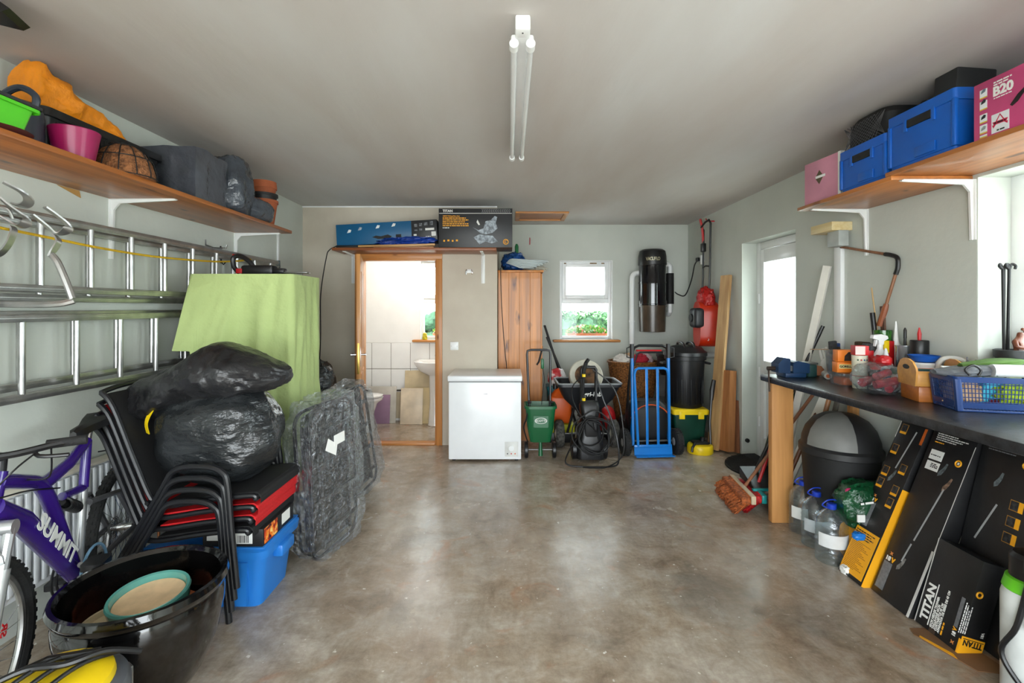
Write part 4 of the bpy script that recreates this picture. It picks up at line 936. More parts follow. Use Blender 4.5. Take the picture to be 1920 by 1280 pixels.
# ---------------------------------------------------------------- freezer and cupboard
fz = thing('chest_freezer','white chest freezer against the plaster wall','freezer',(-.2325,4.58,0))
FRZ = mat('freezer_enamel',(238,240,242),.22,var=.02)
MB().box(-.345,.012,.02,.345,.555,.755,.01).build('cabinet', FRZ, fz); MB().box(-.355,0,.762,.355,.56,.815,.012,3).build('lid', FRZ, fz)
MB().box(-.345,.02,.752,.345,.54,.764).build('lid_seal', mat('seal_grey',(120,122,124),.6), fz)
MB().box(.19,.008,.05,.315,.0125,.19,.003).build('control_panel', mat('panel_white',(224,224,220),.4), fz)
n = MB(); n.cyl((.252,-.004,.13),(.252,.009,.13),.026,n=24); n.build('thermostat_knob', WHITEP, fz)
for i,c in enumerate(((40,40,40),(190,40,30),(214,90,40))): MB().cyl((.215+.036*i,.004,.078),(.215+.036*i,.009,.078),.006,n=10).build('indicator_lamp', mat('lamp_dot%d'%i,c,.3), fz)
small_print(fz, frame((-.01,.0112,.64),(1,0,0),(0,0,1)), [(0,0,.04)], mat('grey_badge',(150,156,162),.5), .008)
for x in (-.3,.3): 
    for y in (.07,.5): MB().cyl((x,y,0),(x,y,.022),.018,n=12).build('foot', BLACK, fz)
CUPW = wood('knotty_cupboard_pine',(216,140,64),(100,56,30),'Z',.42,1.0,.75,flat='Y')
cu = thing('pine_cupboard','tall knotty pine cupboard in the alcove corner','cupboard',(.112,5.75,0))
for i in range(4): MB().box(-.235+i*.1175,-.43,.07,-.235+(i+1)*.1175-.0015,-.412,1.85,.002,1).build('side_plank', CUPW, cu)
MB().box(-.233,-.412,.07,.233,.43,1.85).build('carcass', CUPW, cu); MB().box(-.24,-.445,1.85,.265,.44,1.875,.006).build('top_moulding', CUPW, cu); MB().box(-.235,-.425,0,.235,.43,.07).build('plinth', CUPW, cu)
for y0,y1 in ((-.41,.005),(.012,.425)):
    o = MB().box(.234,y0,.08,.252,y1,1.84,.004).build('door', CUPW, cu); MB().lathe([(.006,0),(.006,.012),(.014,.02),(.012,.03),(.001,.032)],12).build('knob', CUPW, o, loc=(.252,(y0+.37 if y0<0 else y0+.04),1.0), rot=(0,PI/2,0))
n = MB(); n.tube(spline([(-.095,5.30,1.90),(-.09,5.312,1.6),(-.07,5.314,1.25),(-.045,5.314,.95),(-.03,5.314,.8),(-.02,5.314,.4)],6),.004,6)
solo('hanging_cable', n, BLACKM, 'thin black cable hanging down the pine cupboard', 'cable')
n = MB(); n.blob((0,0,.10),(.13,.2,.11),40,.85,.2,3,4,.15,-.1)
solo('cloth_bag', n, mat('royal_blue_nylon',(12,78,150),.45,var=.25,bump=.6,bs=14,dist=.05), 'bundled blue nylon bag on the pine cupboard', 'bag', (.05,5.62,1.8765))
n = MB()
for i in range(6): 
    n.tube([(.10+(.15+.012*i)*math.cos(a)+.02*i,0-.04*i*.3+(.10+.005*i)*math.sin(a),.03+.017*i*.8+.06*(1-i/8)*max(0,-math.cos(a))) for a in [2*PI*k/36 for k in range(36)]],.009,8,closed=True)
solo('hose_coil', n, mat('pale_hose',(196,208,210),.3,var=.08), 'coil of clear plastic hose on the pine cupboard', 'hose', (.02,5.45,1.8765))
n = MB(); n.blob((0,0,.035),(.16,.13,.035),36,.9,.3,4,9,.3,-.035)
solo('dust_rag', n, mat('cream_rag',(206,200,184),.85,var=.2,bump=.5,bs=30), 'crumpled cream rag beside the clear hose', 'cloth', (.235,5.66,1.8765))
n = MB(); n.lathe([(.02,0),(.022,.1),(.012,.13),(.001,.135)],14)
solo('spray_nozzle', n, mat('leaf_green_plastic',(20,110,60),.4), 'green plastic nozzle standing on the blue bag', 'nozzle', (.085,5.62,2.07))
solo('wall_nail', MB().cyl((0,0,0),(0,-.01,.09),.005,n=8), REDP, 'small red marker hanging on the end wall', 'marker', (.265,YD-.002,2.28))
for i,(x0,x1,h_,y,lb) in enumerate(((.425,.82,1.24,5.97,'wide black board leaning on the pine cupboard'),(.445,.90,1.10,5.85,'narrow black board leaning in front of the wide one'))):
    n = MB(); d = Vector((x1-x0,0,-h_)); nn = Vector((h_,0,x1-x0)).normalized()*.02
    n.loft([[Vector((x0,y_,h_))+nn*s for y_,s in ((-.07,0),(.07,0),(.07,1),(-.07,1))],[Vector((x1,y_,0.012))+nn*s for y_,s in ((-.07,0),(.07,0),(.07,1),(-.07,1))]])
    solo('black_board', n, BLACKM, lb, 'board', (0,y,0))
# ---------------------------------------------------------------- lawn spreaders and pressure washer
GRN = mat('spreader_green',(18,92,52),.38,var=.06)
gs = thing('drop_spreader','green lawn spreader with black loop handle by the freezer','spreader',(.30,4.72,0))
n = MB(); n.loft([rr3(.20,.16,.17,.04),rr3(.25,.22,.30,.05),rr3(.285,.26,.50,.05),rr3(.31,.285,.50,.05),rr3(.31,.285,.525,.05),rr3(.285,.26,.525,.05),rr3(.23,.2,.32,.05),rr3(.18,.14,.2,.04)]); n.build('hopper', GRN, gs)
n = MB(); n.prism(rrect(.14,.11,.006,2,0,.38),'Y',-.135,-.118); n.build('front_panel', GRN, gs)
n = MB(); n.tube([(.056*math.cos(a),-.137,.39+.026*math.sin(a)) for a in [2*PI*i/28 for i in range(28)]],.003,6,closed=True); n.build('emblem_ring', WHITEINK, gs)
text('SCOTTS',.028,WHITEINK,gs,frame((0,-.1362,.381),(1,0,0),(0,0,1)),align='CENTER',bold=.0006)
for s in (-1,1):
    w_ = MB().lathe([(.02,-.018),(.07,-.018),(.078,-.012),(.078,.012),(.07,.018),(.055,.012),(.02,.018)],24); w_.build('wheel', BLACK, gs, loc=(s*.135,0,.0785), rot=(0,PI/2,0))
n = MB(); n.cyl((-.14,0,.0785),(.14,0,.0785),.008); n.build('axle', STEEL, gs)
n = MB(); n.cyl((0,-.06,.17),(0,-.07,.04),.014,.022); n.build('support_leg', GRN, gs)
n = MB(); n.tube([(-.105,.02,.50),(-.125,.06,1.0),(-.12,.062,1.035),(-.09,.063,1.045),(.07,.063,1.045),(.10,.062,1.035),(.105,.06,1.0),(.10,.02,.50)],.0115,10); n.build('push_handle', BLACK, gs)
n = MB(); n.box(.01,.03,.86,.04,.06,.96,.008); n.build('trigger', GRN, gs); MB().tube([(.02,.06,1.04),(-.01,.04,.93),(-.03,.04,.90)],.009).build('trigger_lever', BLACK, gs)
n = MB(); n.tube(spline([(.03,.05,.87),(.045,.06,.75),(.03,.10,.6),(.02,.15,.4)],5),.003,6); n.build('control_cable', BLACKM, gs)
n = MB(); n.tube(spline([(-.12,-.09,.48),(-.14,-.11,.40),(-.16,-.05,.3),(-.12,.0,.15)],5),.007); n.build('flow_lever', BLACK, gs)
for s in (-1,1): MB().cyl((s*.105-.02,.0,.54),(s*.105+.02,.0,.54),.012,n=8).build('wing_nut', BLACK, gs)
ag = thing('tow_spreader','black tow broadcast spreader with round drum inside','spreader',(.81,5.06,0))
n = MB(); n.loft([rr3(.20,.2,.38,.04),rr3(.50,.34,.53,.06),rr3(.61,.42,.66,.06),rr3(.65,.45,.665,.06),rr3(.65,.45,.695,.06),rr3(.61,.42,.695,.06),rr3(.48,.32,.55,.06),rr3(.18,.18,.42,.04)]); n.build('hopper', mat('navy_black_plastic',(26,28,33),.45), ag)
n = MB(); n.tube([(p[0],p[1],.697) for p in rrect(.65,.45,.06,5)],.009,6,closed=True); n.build('rim_edge', mat('worn_grey_edge',(150,154,156),.5), ag)
text('Agri-Fab',.062,WHITEINK,ag,frame((-.10,-.212,.575),(1,0,0),(0,.12,1)),bold=.0012,shear=.2)
for s in (-1,1):
    w_ = thing('wheel','',''); del w_['label']; del w_['category']; w_.parent = ag; w_.location = (s*.285,.02,.142); w_.rotation_euler = (0,PI/2,0)
    MB().lathe([(.06,-.035),(.12,-.045),(.14,-.03),(.142,0),(.14,.03),(.12,.045),(.06,.035)],32).build('tyre', mat('mottled_grey_tyre',(92,90,84),.85,var=.4,vs=30,bump=.5,bs=60), w_); MB().lathe([(.01,-.05),(.03,-.045),(.062,-.03),(.062,.03),(.03,.045),(.01,.05)],20).build('wheel_hub', mat('cream_hub',(206,200,186),.5), w_)  # tyres mottled from mid grey to dark grey, hubs cream
n = MB(); n.cyl((-.33,.02,.142),(.33,.02,.142),.01); n.build('axle', STEEL, ag)
for s in (-1,1): MB().tube([(s*.13,-.02,.44),(s*.2,.02,.15)],.013).build('frame_leg', BLACK, ag)
MB().lathe([(.02,.0),(.10,.005),(.10,.015),(.02,.03)],24).build('spinner', BLACK, ag, loc=(0,0,.33))
MB().tube([(0,-.04,.30),(0,-.16,.14),(0,-.2,.012)],.014).build('drawbar', BLACK, ag); MB().cyl((0,0,.14),(0,0,.40),.014).build('gear_shaft', STEEL, ag)
dr = thing('cable_drum','cream and brown round drum resting in the tow spreader','drum',(.80,5.06,.745), rot=(math.radians(62),0,0))
MB().lathe([(.165,-.04),(.175,-.035),(.175,.035),(.165,.04),(.12,.03),(.115,.012),(.115,-.012),(.12,-.03)],40,cap=False).build('drum_rim', mat('cream_drum',(206,202,186),.5,var=.15), dr)
MB().lathe([(.001,-.02),(.12,-.02),(.12,.02),(.001,.02)],32).build('drum_core', mat('brown_core',(110,76,44),.7,var=.5,vs=18), dr)
pw = thing('pressure_washer','black pressure washer wrapped in its own hose','pressure washer',(.77,4.66,0))
n = MB(); n.loft([rr3(.26,.22,.03,.05),rr3(.26,.24,.15,.05),rr3(.22,.22,.24,.06),rr3(.16,.18,.42,.05),rr3(.19,.16,.52,.04),rr3(.17,.12,.56,.04)]); n.build('motor_housing', BLACK, pw)
n = MB(); n.box(-.06,-.115,.24,.06,-.09,.40,.02); n.build('front_cover', BLACKM, pw)
for s in (-1,1): MB().lathe([(.03,-.022),(.085,-.025),(.1,-.018),(.1,.018),(.085,.025),(.03,.022)],28).build('wheel', BLACK, pw, loc=(s*.145,.03,.1005), rot=(0,PI/2,0))
n = MB(); n.tube([(-.07,.04,.50),(-.072,.04,.86),(-.06,.04,.885),(.06,.04,.885),(.072,.04,.86),(.07,.04,.50)],.015,10); n.build('push_handle', BLACK, pw)
n = MB(); n.tube([(-.03,.01,.93),(-.05,.0,.86),(-.06,-.01,.74),(-.065,-.02,.60)],[.02,.018,.013,.012]); n.tube([(-.03,.01,.93),(-.005,.03,.96)],.018); n.build('spray_gun', BLACKM, pw)
for z in (.8,.57): MB().cyl((-.056,-.02,z),(-.056,-.02,z+.025),.017,n=10).build('yellow_collar', YELP, pw)
MB().tube([(.03,-.11,.42),(.035,-.13,.36),(.04,-.13,.30)],[.022,.018,.008]).build('cable_plug', mat('dark_plug',(44,44,46),.5), pw)
random.seed(21)
for i in range(5):
    P = []; r_ = .12+.012*i; cx, cz = random.uniform(-.03,.03), .28+random.uniform(-.04,.04)
    for k in range(9):
        a = 2*PI*k/9; P.append((cx+r_*math.cos(a)*(1+random.uniform(-.15,.15)), -.13-.012*(i%3)-.02*random.random(), cz+r_*1.15*math.sin(a)*(1+random.uniform(-.12,.12))))
    MB().tube(spline(P,5,True),.0065,6,closed=True).build('hose_loop', BLACKM, pw)
MB().tube(spline([(-.12,-.12,.25),(-.22,-.16,.12),(-.24,-.2,.02),(-.05,-.24,.008),(.15,-.23,.008),(.24,-.18,.03),(.25,-.1,.2),(.2,-.08,.4),(.12,-.06,.6),(.07,0,.80)],8),.0075,6).build('hose_loop', BLACK, pw)
MB().tube(spline([(-.06,0,.80),(-.16,-.04,.72),(-.17,-.06,.60),(-.10,-.1,.45),(.05,-.14,.30)],8),.006,6).build('hose_loop', BLACK, pw)
MB().tube(spline([(.03,.02,.87),(.16,-.02,.77),(.26,-.04,.62),(.30,-.1,.35),(.28,-.18,.1),(.1,-.26,.008),(-.1,-.25,.008)],8),.006,6).build('hose_loop', BLACK, pw)
# things between the cupboard and the spreader
jc = thing('fuel_can','orange plastic jerry can behind the green spreader','jerry can',(.56,5.36,0))
n = MB(); n.box(-.12,-.1,.20,.12,.1,.50,.03,3); n.loft([rr3(.2,.16,.495,.04),rr3(.08,.08,.57,.03)]); n.build('can_body', mat('orange_plastic',(232,96,22),.4,var=.06), jc); MB().cyl((-.05,0,.565),(-.05,0,.62),.03,n=16).build('cap', BLACK, jc)
kc = thing('tool_case','black and lime yellow case under the orange can','case',(.57,5.36,0))
MB().box(-.14,-.13,0,.14,.13,.11,.01).build('case_body', BLACK, kc); MB().box(-.135,-.131,.11,.135,.12,.198,.006).build('yellow_band', mat('lime_yellow',(206,206,30),.4), kc)
n = MB(); n.blob((0,0,.09),(.10,.07,.10),28,.8,.15,3,4,.1,-.09)
solo('feed_sack', n, mat('white_red_sack',(226,222,220),.5,col2=(190,40,46),thr=(.4,.48),vs=7,bump=.4,bs=20), 'white and red printed sack behind the orange can', 'sack', (.55,5.62,.56))
bt_ = thing('storage_bin','teal lidded bin beneath the printed sack','bin',(.56,5.64,0)); 
n = MB(); n.loft([rr3(.2,.2,0),rr3(.24,.24,.52),rr3(.26,.26,.52),rr3(.26,.26,.56),rr3(.2,.2,.561)]); n.build('bin_body', mat('teal_bin',(20,108,118),.4), bt_)
# wicker basket
wb = thing('wicker_basket','brown wicker laundry basket full of cloths','basket',(1.50,5.88,0))
n = MB(); NR = 44
rings = []
for j in range(NR+1):
    z = .02+.78*j/NR; r0 = .17+.085*(j/NR); rings.append([( (r0+.006*math.sin(24*2*PI*k/120+PI*j))*math.cos(2*PI*k/120)*1.15, (r0+.006*math.sin(24*2*PI*k/120+PI*j))*math.sin(2*PI*k/120), z+.004*math.sin(j)) for k in range(120)])
n.loft(rings+[[(x*.94,y*.94,z) for x,y,z in r] for r in reversed(rings[20:])]); n.build('woven_side', mat('wicker',(162,104,48),.7,var=.35,vs=50,bump=.6,bs=90), wb)
n = MB(); n.tube([(.26*1.15*math.cos(a),.26*math.sin(a),.81) for a in [2*PI*k/60 for k in range(60)]],.014,8,closed=True); n.build('rim_braid', mat('wicker',), wb)
for i,(x,y,c,lb) in enumerate(((-.14,-.06,(236,230,222),'white cloth at the basket edge'),(-.03,.02,(222,180,140),'tan cloth in the wicker basket'),(.07,-.05,(196,40,60),'red cloth in the wicker basket'),(.15,.05,(230,200,205),'pale pink cloth in the wicker basket'))):
    n = MB(); n.blob((0,0,.05),(.09,.08,.07),26,.9,.3,3,i+2,.2,-.05); solo('cloth', n, mat('cloth%d'%i,c,.9,var=.15,bump=.3,bs=40), lb, 'cloth', (1.50+x,5.88+y,.775))
# sack truck
BLU = mat('blue_enamel',(18,118,200),.3,coat=.3,var=.05)
sk = thing('sack_truck','bright blue steel sack truck with black wheels','sack truck',(1.41,4.80,0), rot=(math.radians(-2),0,math.radians(4)))
for x in (-.185,.185):
    MB().cyl((x,0,.10),(x,.0,.97),.016,n=12).build('side_rail', BLU, sk)
    MB().cyl((x,0,.96),(x,0,1.10),.021,n=12).build('handle_grip', BLACK, sk)
    s = -1 if x<0 else 1; MB().tube([(x,0,1.08),(x+s*.055,-.01,1.06),(x+s*.055,-.01,.97),(x,0,.96)],.006,6).build('knuckle_guard', BLACK, sk)
MB().tube([(-.15,-.05,.10),(-.175,-.03,.80),(-.16,-.025,.845),(-.13,-.022,.86),(.13,-.022,.86),(.16,-.025,.845),(.17,-.03,.80),(.165,-.05,.10)],.0135,10).build('loop_frame', BLU, sk)
for x in (-.055,.055): MB().box(x-.013,-.047,.08,x+.013,-.037,.86,.003).build('upright_bar', BLU, sk)
MB().box(-.19,-.055,.085,.19,-.03,.115,.004).build('cross_bar', BLU, sk)
MB().prism([(-.13,.012),(-.05,.012),(-.04,.10),(-.05,.10),(-.058,.02),(-.13,.02)],'X',-.19,.19).build('toe_plate', BLU, sk)
MB().cyl((-.27,.05,.128),(.27,.05,.128),.011).build('axle', STEEL, sk)
for s in (-1,1):
    MB().tube([(s*.185,0,.45),(s*.19,.05,.14)],.009).build('axle_strut', BLU, sk)
    w_ = thing('wheel','',''); del w_['label']; del w_['category']; w_.parent = sk; w_.location = (s*.262,.01,.128); w_.rotation_euler = (0,PI/2,0)
    n = MB(); n.lathe([(.06,-.03),(.1,-.038),(.122,-.028),(.126,0),(.122,.028),(.1,.038),(.06,.03)],36); 
    for i in range(26):
        for sg in (-1,1): k = len(n.v); n.box(.118,-.008,sg*.018-.009,.13,.008,sg*.018+.009); n.xf(Matrix.Rotation(2*PI*(i+.25*sg)/26,4,'Z'),k)
    n.build('tyre', RUBBER, w_); MB().lathe([(.012,-.036),(.03,-.034),(.062,-.02),(.062,.02),(.03,.034),(.012,.036)],20).build('wheel_hub', mat('silver_hub',(180,182,184),.4,.5), w_)
# lawn mower behind the truck
mw = thing('lawn_mower','black petrol mower with orange trim behind the sack truck','lawn mower',(1.46,5.32,0))
n = MB(); n.loft([rr3(.46,.5,.05,.12),rr3(.48,.52,.14,.12),rr3(.44,.46,.24,.12)]); n.build('deck', BLACKM, mw)
n = MB(); n.loft([rr3(.40,.24,.10,.06),rr3(.44,.26,.34,.08),rr3(.40,.24,.44,.08),rr3(.3,.18,.49,.06)]); n.xf(Matrix.Translation((0,-.19,0))); n.build('grass_box', mat('grass_box_black',(20,20,22),.5), mw)
MB().tube(arc((0,-.325,.24),.22,.12*PI,.88*PI,16,(1,0,0),(0,0,1)),.006).build('orange_trim', mat('orange_trim',(226,84,24),.4), mw)
n = MB(); n.lathe([(.12,.24),(.13,.3),(.11,.38),(.06,.42),(.001,.42)],24,c=(0,.12,0)); n.build('engine', mat('engine_grey',(80,80,82),.5,.4), mw)
for x in (-.25,.25):
    for y in (-.2,.24): MB().lathe([(.02,-.02),(.08,-.022),(.095,-.015),(.095,.015),(.08,.022),(.02,.02)],24).build('wheel', BLACK, mw, loc=(x,y,.0955), rot=(0,PI/2,0))
MB().tube([(-.21,-.15,.2),(-.20,-.2,.6),(-.19,-.3,.99),(-.165,-.31,1.05),(-.12,-.313,1.07),(.12,-.313,1.07),(.165,-.31,1.05),(.19,-.3,.99),(.20,-.2,.6),(.21,-.15,.2)],.014,10).build('push_handle', BLACK, mw)
MB().tube([(-.15,-.325,1.02),(.11,-.325,1.02)],.009).build('brake_bar', REDP, mw)
MB().tube([(-.17,-.31,.86),(-.14,-.315,.98),(-.11,-.318,1.0),(.12,-.318,1.0)],.009).build('drive_bar', BLACK, mw)
MB().box(-.19,-.07,.20,-.1,.0,.30,.02).build('red_housing', REDP, mw)
# red machine beside the mower
rm = thing('garden_vacuum','small red and black garden machine beside the mower','machine',(1.10,5.45,0))
n = MB(); n.blob((0,0,.2),(.09,.16,.16),24,.8); n.build('red_body', REDP, rm); MB().tube([(0,.05,.3),(-.03,.12,.45),(-.02,.2,.55)],.03).build('black_duct', BLACK, rm); MB().cyl((-.07,-.08,.08),(.07,-.08,.08),.08,n=20).build('wheel', BLACK, rm)
n = MB(); n.lathe([(.10,0),(.13,.1),(.135,.2),(.145,.21),(.145,.24),(.11,.27),(.001,.28)],28)
bq = solo('black_urn', n, BLACK, 'rounded black tub with lid on the grey drum', 'tub', (1.86,5.63,.69))
gd = thing('grey_drum','tall grey drum standing behind the sack truck','drum',(1.86,5.63,0)); MB().lathe([(.13,0),(.14,.01),(.14,.2),(.145,.21),(.14,.22),(.14,.44),(.145,.45),(.14,.46),(.14,.67),(.146,.68),(.146,.688),(.001,.688)],28).build('drum_shell', mat('grey_drum_plastic',(96,98,98),.5), gd)
# dustbin on a green crate
gcx = thing('storage_crate','dark green storage box with yellow lid under the dustbin','storage box',(1.90,5.25,0))
n = MB(); n.loft([rr3(.30,.32,0,.03),rr3(.35,.38,.33,.03),rr3(.37,.40,.33,.03),rr3(.37,.40,.35,.03)]); n.build('box_body', mat('bottle_green_plastic',(10,62,48),.4), gcx)
n = MB(); n.loft([rr3(.385,.415,.345,.03),rr3(.39,.42,.385,.03),rr3(.36,.39,.40,.03)]); n.build('box_lid', YELP, gcx)
for s in (-1,1): MB().box(s*.1-.03,-.215,.30,s*.1+.03,-.195,.38,.004).build('lid_clip', YELP, gcx)
db = thing('dustbin','tall black plastic dustbin with domed lid on green box','dustbin',(1.91,5.26,.401))
n = MB(); n.lathe([(.17,0),(.175,.01),(.20,.50),(.215,.505),(.218,.56),(.205,.56),(.165,.02),(.001,.015)],48); n.build('bin_body', BLACK, db)
for i in range(24): 
    k = MB(); k.box(.178,-.004,.04,.19,.004,.49,.002); k.xf(Matrix.Rotation(2*PI*i/24,4,'Z')); k.build('bin_rib', BLACK, db)
n = MB(); n.lathe([(.222,.545),(.228,.55),(.226,.585),(.20,.60),(.17,.635),(.10,.655),(.001,.66)],48); n.build('bin_lid', BLACK, db)
for x in (-.05,.05): MB().tube(spline([(x,-.14,.63),(x*1.1,-.09,.68),(x*1.1,.05,.685),(x,.1,.65)],5),.012).build('lid_handle', BLACK, db)
for s in (-1,1): MB().tube([(s*.2,-.05,.47),(s*.25,-.05,.46),(s*.25,.05,.46),(s*.2,.05,.47)],.012).build('side_handle', BLACK, db)
yc = thing('patio_cleaner','yellow round patio cleaner head with black top','cleaning head',(1.93,4.895,0))
MB().lathe([(.12,0),(.125,.01),(.125,.07),(.115,.085),(.07,.09),(.001,.09)],36).build('yellow_skirt', YELP, yc); n = MB(); n.box(-.08,-.06,.085,.08,.06,.115,.02); n.cyl((.02,0,.11),(.03,0,.15),.022); n.build('black_top', BLACKM, yc); MB().tube([(-.07,-.05,.1),(-.11,-.09,.07),(-.12,-.10,.03)],.013).build('trigger_arm', BLACK, yc)
lw_ = thing('spray_lance','black pressure washer lance leaning by the dustbin','lance',(2.03,4.87,0)); MB().tube([(0,0,.005),(.0,.03,.3),(.03,.06,.55)],[.012,.012,.014]).build('lance_tube', BLACK, lw_); MB().tube([(.03,.06,.52),(.045,.08,.62),(.07,.095,.72)],[.018,.026,.022]).build('grip', BLACK, lw_)
wp = thing('wall_pipe_stub','grey white pipe with black cap sticking out of the wall','pipe',(XR,5.45,.93)); MB().cyl((-.28,0,0),(0,0,0),.035,n=18).build('pipe', mat('grey_white_pipe',(186,186,182),.4), wp); MB().cyl((-.30,0,0),(-.26,0,0),.042,n=18).build('end_cap', BLACK, wp)
# planks leaning at the right wall
def lean_plank(label, b0, t0, w_, th_, m):
    b0, t0 = Vector(b0), Vector(t0); ax = (t0-b0).normalized(); side = Vector((0.35,-1,0)); side = (side-ax*side.dot(ax)).normalized(); nn = ax.cross(side)
    n = MB(); n.loft([[p+side*(sx*w_/2)+nn*(sy*th_/2) for sx,sy in ((-1,-1),(1,-1),(1,1),(-1,1))] for p in (Vector((0,0,0)),t0-b0)])
    return solo('timber_plank', n, m, label, 'plank', b0)
lean_plank('long pale planed plank leaning in the right corner',(2.09,4.96,.012),(2.27,5.06,1.80),.13,.03,wood('pale_plank',(206,168,118),(150,105,60),'Z',.6,.2))
lean_plank('thick rough timber offcut beside the long plank',(2.185,4.90,.02),(2.235,4.96,.82),.16,.085,wood('rough_timber',(186,124,72),(110,62,30),'Z',.7,.6))
lean_plank('short thin board by the side door',(2.283,4.875,.006),(2.298,4.93,.52),.09,.02,wood('red_board',(150,96,66),(96,56,36),'Z',.7,.3))
# central vacuum on the end wall
ev = thing('central_vacuum','black cylindrical central vacuum unit on the end wall','vacuum unit',(1.80,6.09,1.16))
MB().lathe([(.150,.33),(.172,.335),(.172,.345),(.168,.35),(.168,.60),(.172,.605),(.172,.62),(.168,.63),(.168,.83)],48,cap=True).build('motor_can', mat('gloss_black_can',(14,14,20),.12,coat=.5,var=.05), ev)
MB().lathe([(.172,.831),(.175,.84),(.170,.95),(.158,1.01),(.13,1.03),(.001,1.03)],48).build('top_cap', BLACK, ev)
MB().lathe([(.15,0),(.158,.004),(.168,.33),(.001,.332)],48).build('dust_bucket', mat('smoke_brown_bucket',(84,72,60),.25,var=.2), ev)
for ch,a in zip('VACUFLO',(-24,-15.5,-7,1.5,9.5,16.5,24)):
    t_ = math.radians(a-14); text(ch,.058,mat('silver_print',(205,198,165),.3,.3),ev,frame((.1755*math.sin(t_),-.1755*math.cos(t_),.885),(math.cos(t_),math.sin(t_),0),(0,0,1)),bold=.001,align='CENTER',sx=.75)
MB().box(-.09,.16,.30,.09,.186,.78,.004).build('wall_bracket', STEEL, ev)
for x in (-.16,.16): MB().box(x-.012,-.04,.31,x+.012,-.01,.39,.004).build('latch', STEEL, ev)
up = thing('vacuum_pipe','white plastic vacuum pipe running down the end wall','pipe',(1.56,6.16,0))
MB().tube([(.10,-.04,1.90)]+arc((.06,-.02,1.84),.06,PI/2,PI,6,(1,0,0),(0,0,1))+[(0,0,1.5),(0,0,.02)],.032,14).build('pipe', WHITEP, up); MB().cyl((0,0,1.28),(0,0,1.30),.038,n=16).build('clip', WHITEP, up)
mf = thing('exhaust_muffler','black exhaust muffler on white elbow pipes by the vacuum','pipe',(2.045,6.16,1.35))
MB().cyl((0,0,.16),(0,0,.55),.048,n=20).build('muffler', BLACKM, mf); MB().tube([(-.09,-.02,.66),(-.05,-.01,.665)]+arc((-.04,0,.62),.045,PI/2,0,6,(1,0,0),(0,0,1))+[(.0,0,.54)],.030,12).build('elbow_pipe', WHITEP, mf); MB().tube([(0,0,.17),(0,0,.06),(0,.04,.03),(0,.115,.03)],.030,12).build('elbow_pipe', WHITEP, mf)
n = MB(); n.tube(spline([(2.10,6.13,1.66),(2.13,6.10,1.63),(2.2,6.05,1.62),(2.25,5.98,1.80),(2.27,5.93,1.98),(2.29,5.89,2.035)],8),.007,8)
solo('power_cable', n, BLACKM, 'black power cable from the central vacuum to the socket', 'cable')
ss = thing('wall_socket','white double wall socket with plugs behind the hover mower','socket',(XR,5.82,2.05)); MB().box(-.012,-.07,-.043,0,.07,.043,.003).build('plate', WHITEP, ss); MB().box(-.05,.035,-.025,-.012,.085,.02,.008).build('plug', BLACK, ss); MB().box(-.035,-.05,-.07,-.012,-.02,.04,.004).build('adaptor', WHITEP, ss)
# hover mower on the right wall
FLO = mat('hover_orange',(200,46,14),.35,var=.06)
hm = thing('hover_mower','orange hover mower hung on the right wall','lawn mower',(2.20,5.42,1.0))
n = MB(); n.loft([[(x*k,-.0+p[0]*k2,p[1]+zc) for p in rrect(.30,.5,.12,5)] for x,k,k2,zc in ((.09,1,1,.28),(.05,1,1.02,.28),(-.04,1,.9,.28),(-.10,1,.7,.28))]); n.build('hood', FLO, hm)
n = MB(); n.box(-.17,-.13,.24,-.05,.07,.46,.04,3); n.build('motor_cover', mat('dark_grey_cover',(46,48,52),.4), hm); MB().cyl((-.185,-.03,.35),(-.165,-.03,.35),.045,n=20).build('air_intake', BLACK, hm)
n = MB(); n.blob((0,0,.55),(.08,.12,.13),30,.85,.2,3,3,.15); n.build('collection_bag', mat('red_bag',(196,24,20),.4,var=.2,bump=.6,bs=16,dist=.05), hm)
text('Flymo',.06,WHITEINK,hm,frame((-.10,-.02,.10),(.55,-.83,0),(0,0,1)),bold=.001)
for y,z1 in ((.13,1.35),(-.06,1.40)): MB().tube([(0,y*.9,.45),(.02,y,.8),(.03,y,z1)],.011,8).build('handle_tube', BLACK, hm)
MB().tube([(.03,-.06,1.40),(.02,-.04,1.44),(0.0,.02,1.42),(-.01,.10,1.38),(.03,.13,1.35)],.011,8).build('handle_top', BLACK, hm); MB().tube([(.03,.14,1.20),(.0,.10,1.38),(-.03,.08,1.47)],.014).build('red_grip', REDP, hm); MB().box(-.0,.10,1.10,.05,.16,1.20,.01).build('switch_box', BLACK, hm)
MB().tube([(.02,-.06,.92),(.0,.0,.93),(.02,.13,.92)],.009).build('cross_brace', BLACK, hm)
hk2 = MB(); hk2.tube([(XR-.001,5.47,2.44),(XR-.08,5.47,2.44),(XR-.10,5.47,2.47)],.007); solo('wall_hook', hk2, REDP, 'red wall hook holding the hover mower handle', 'hook')
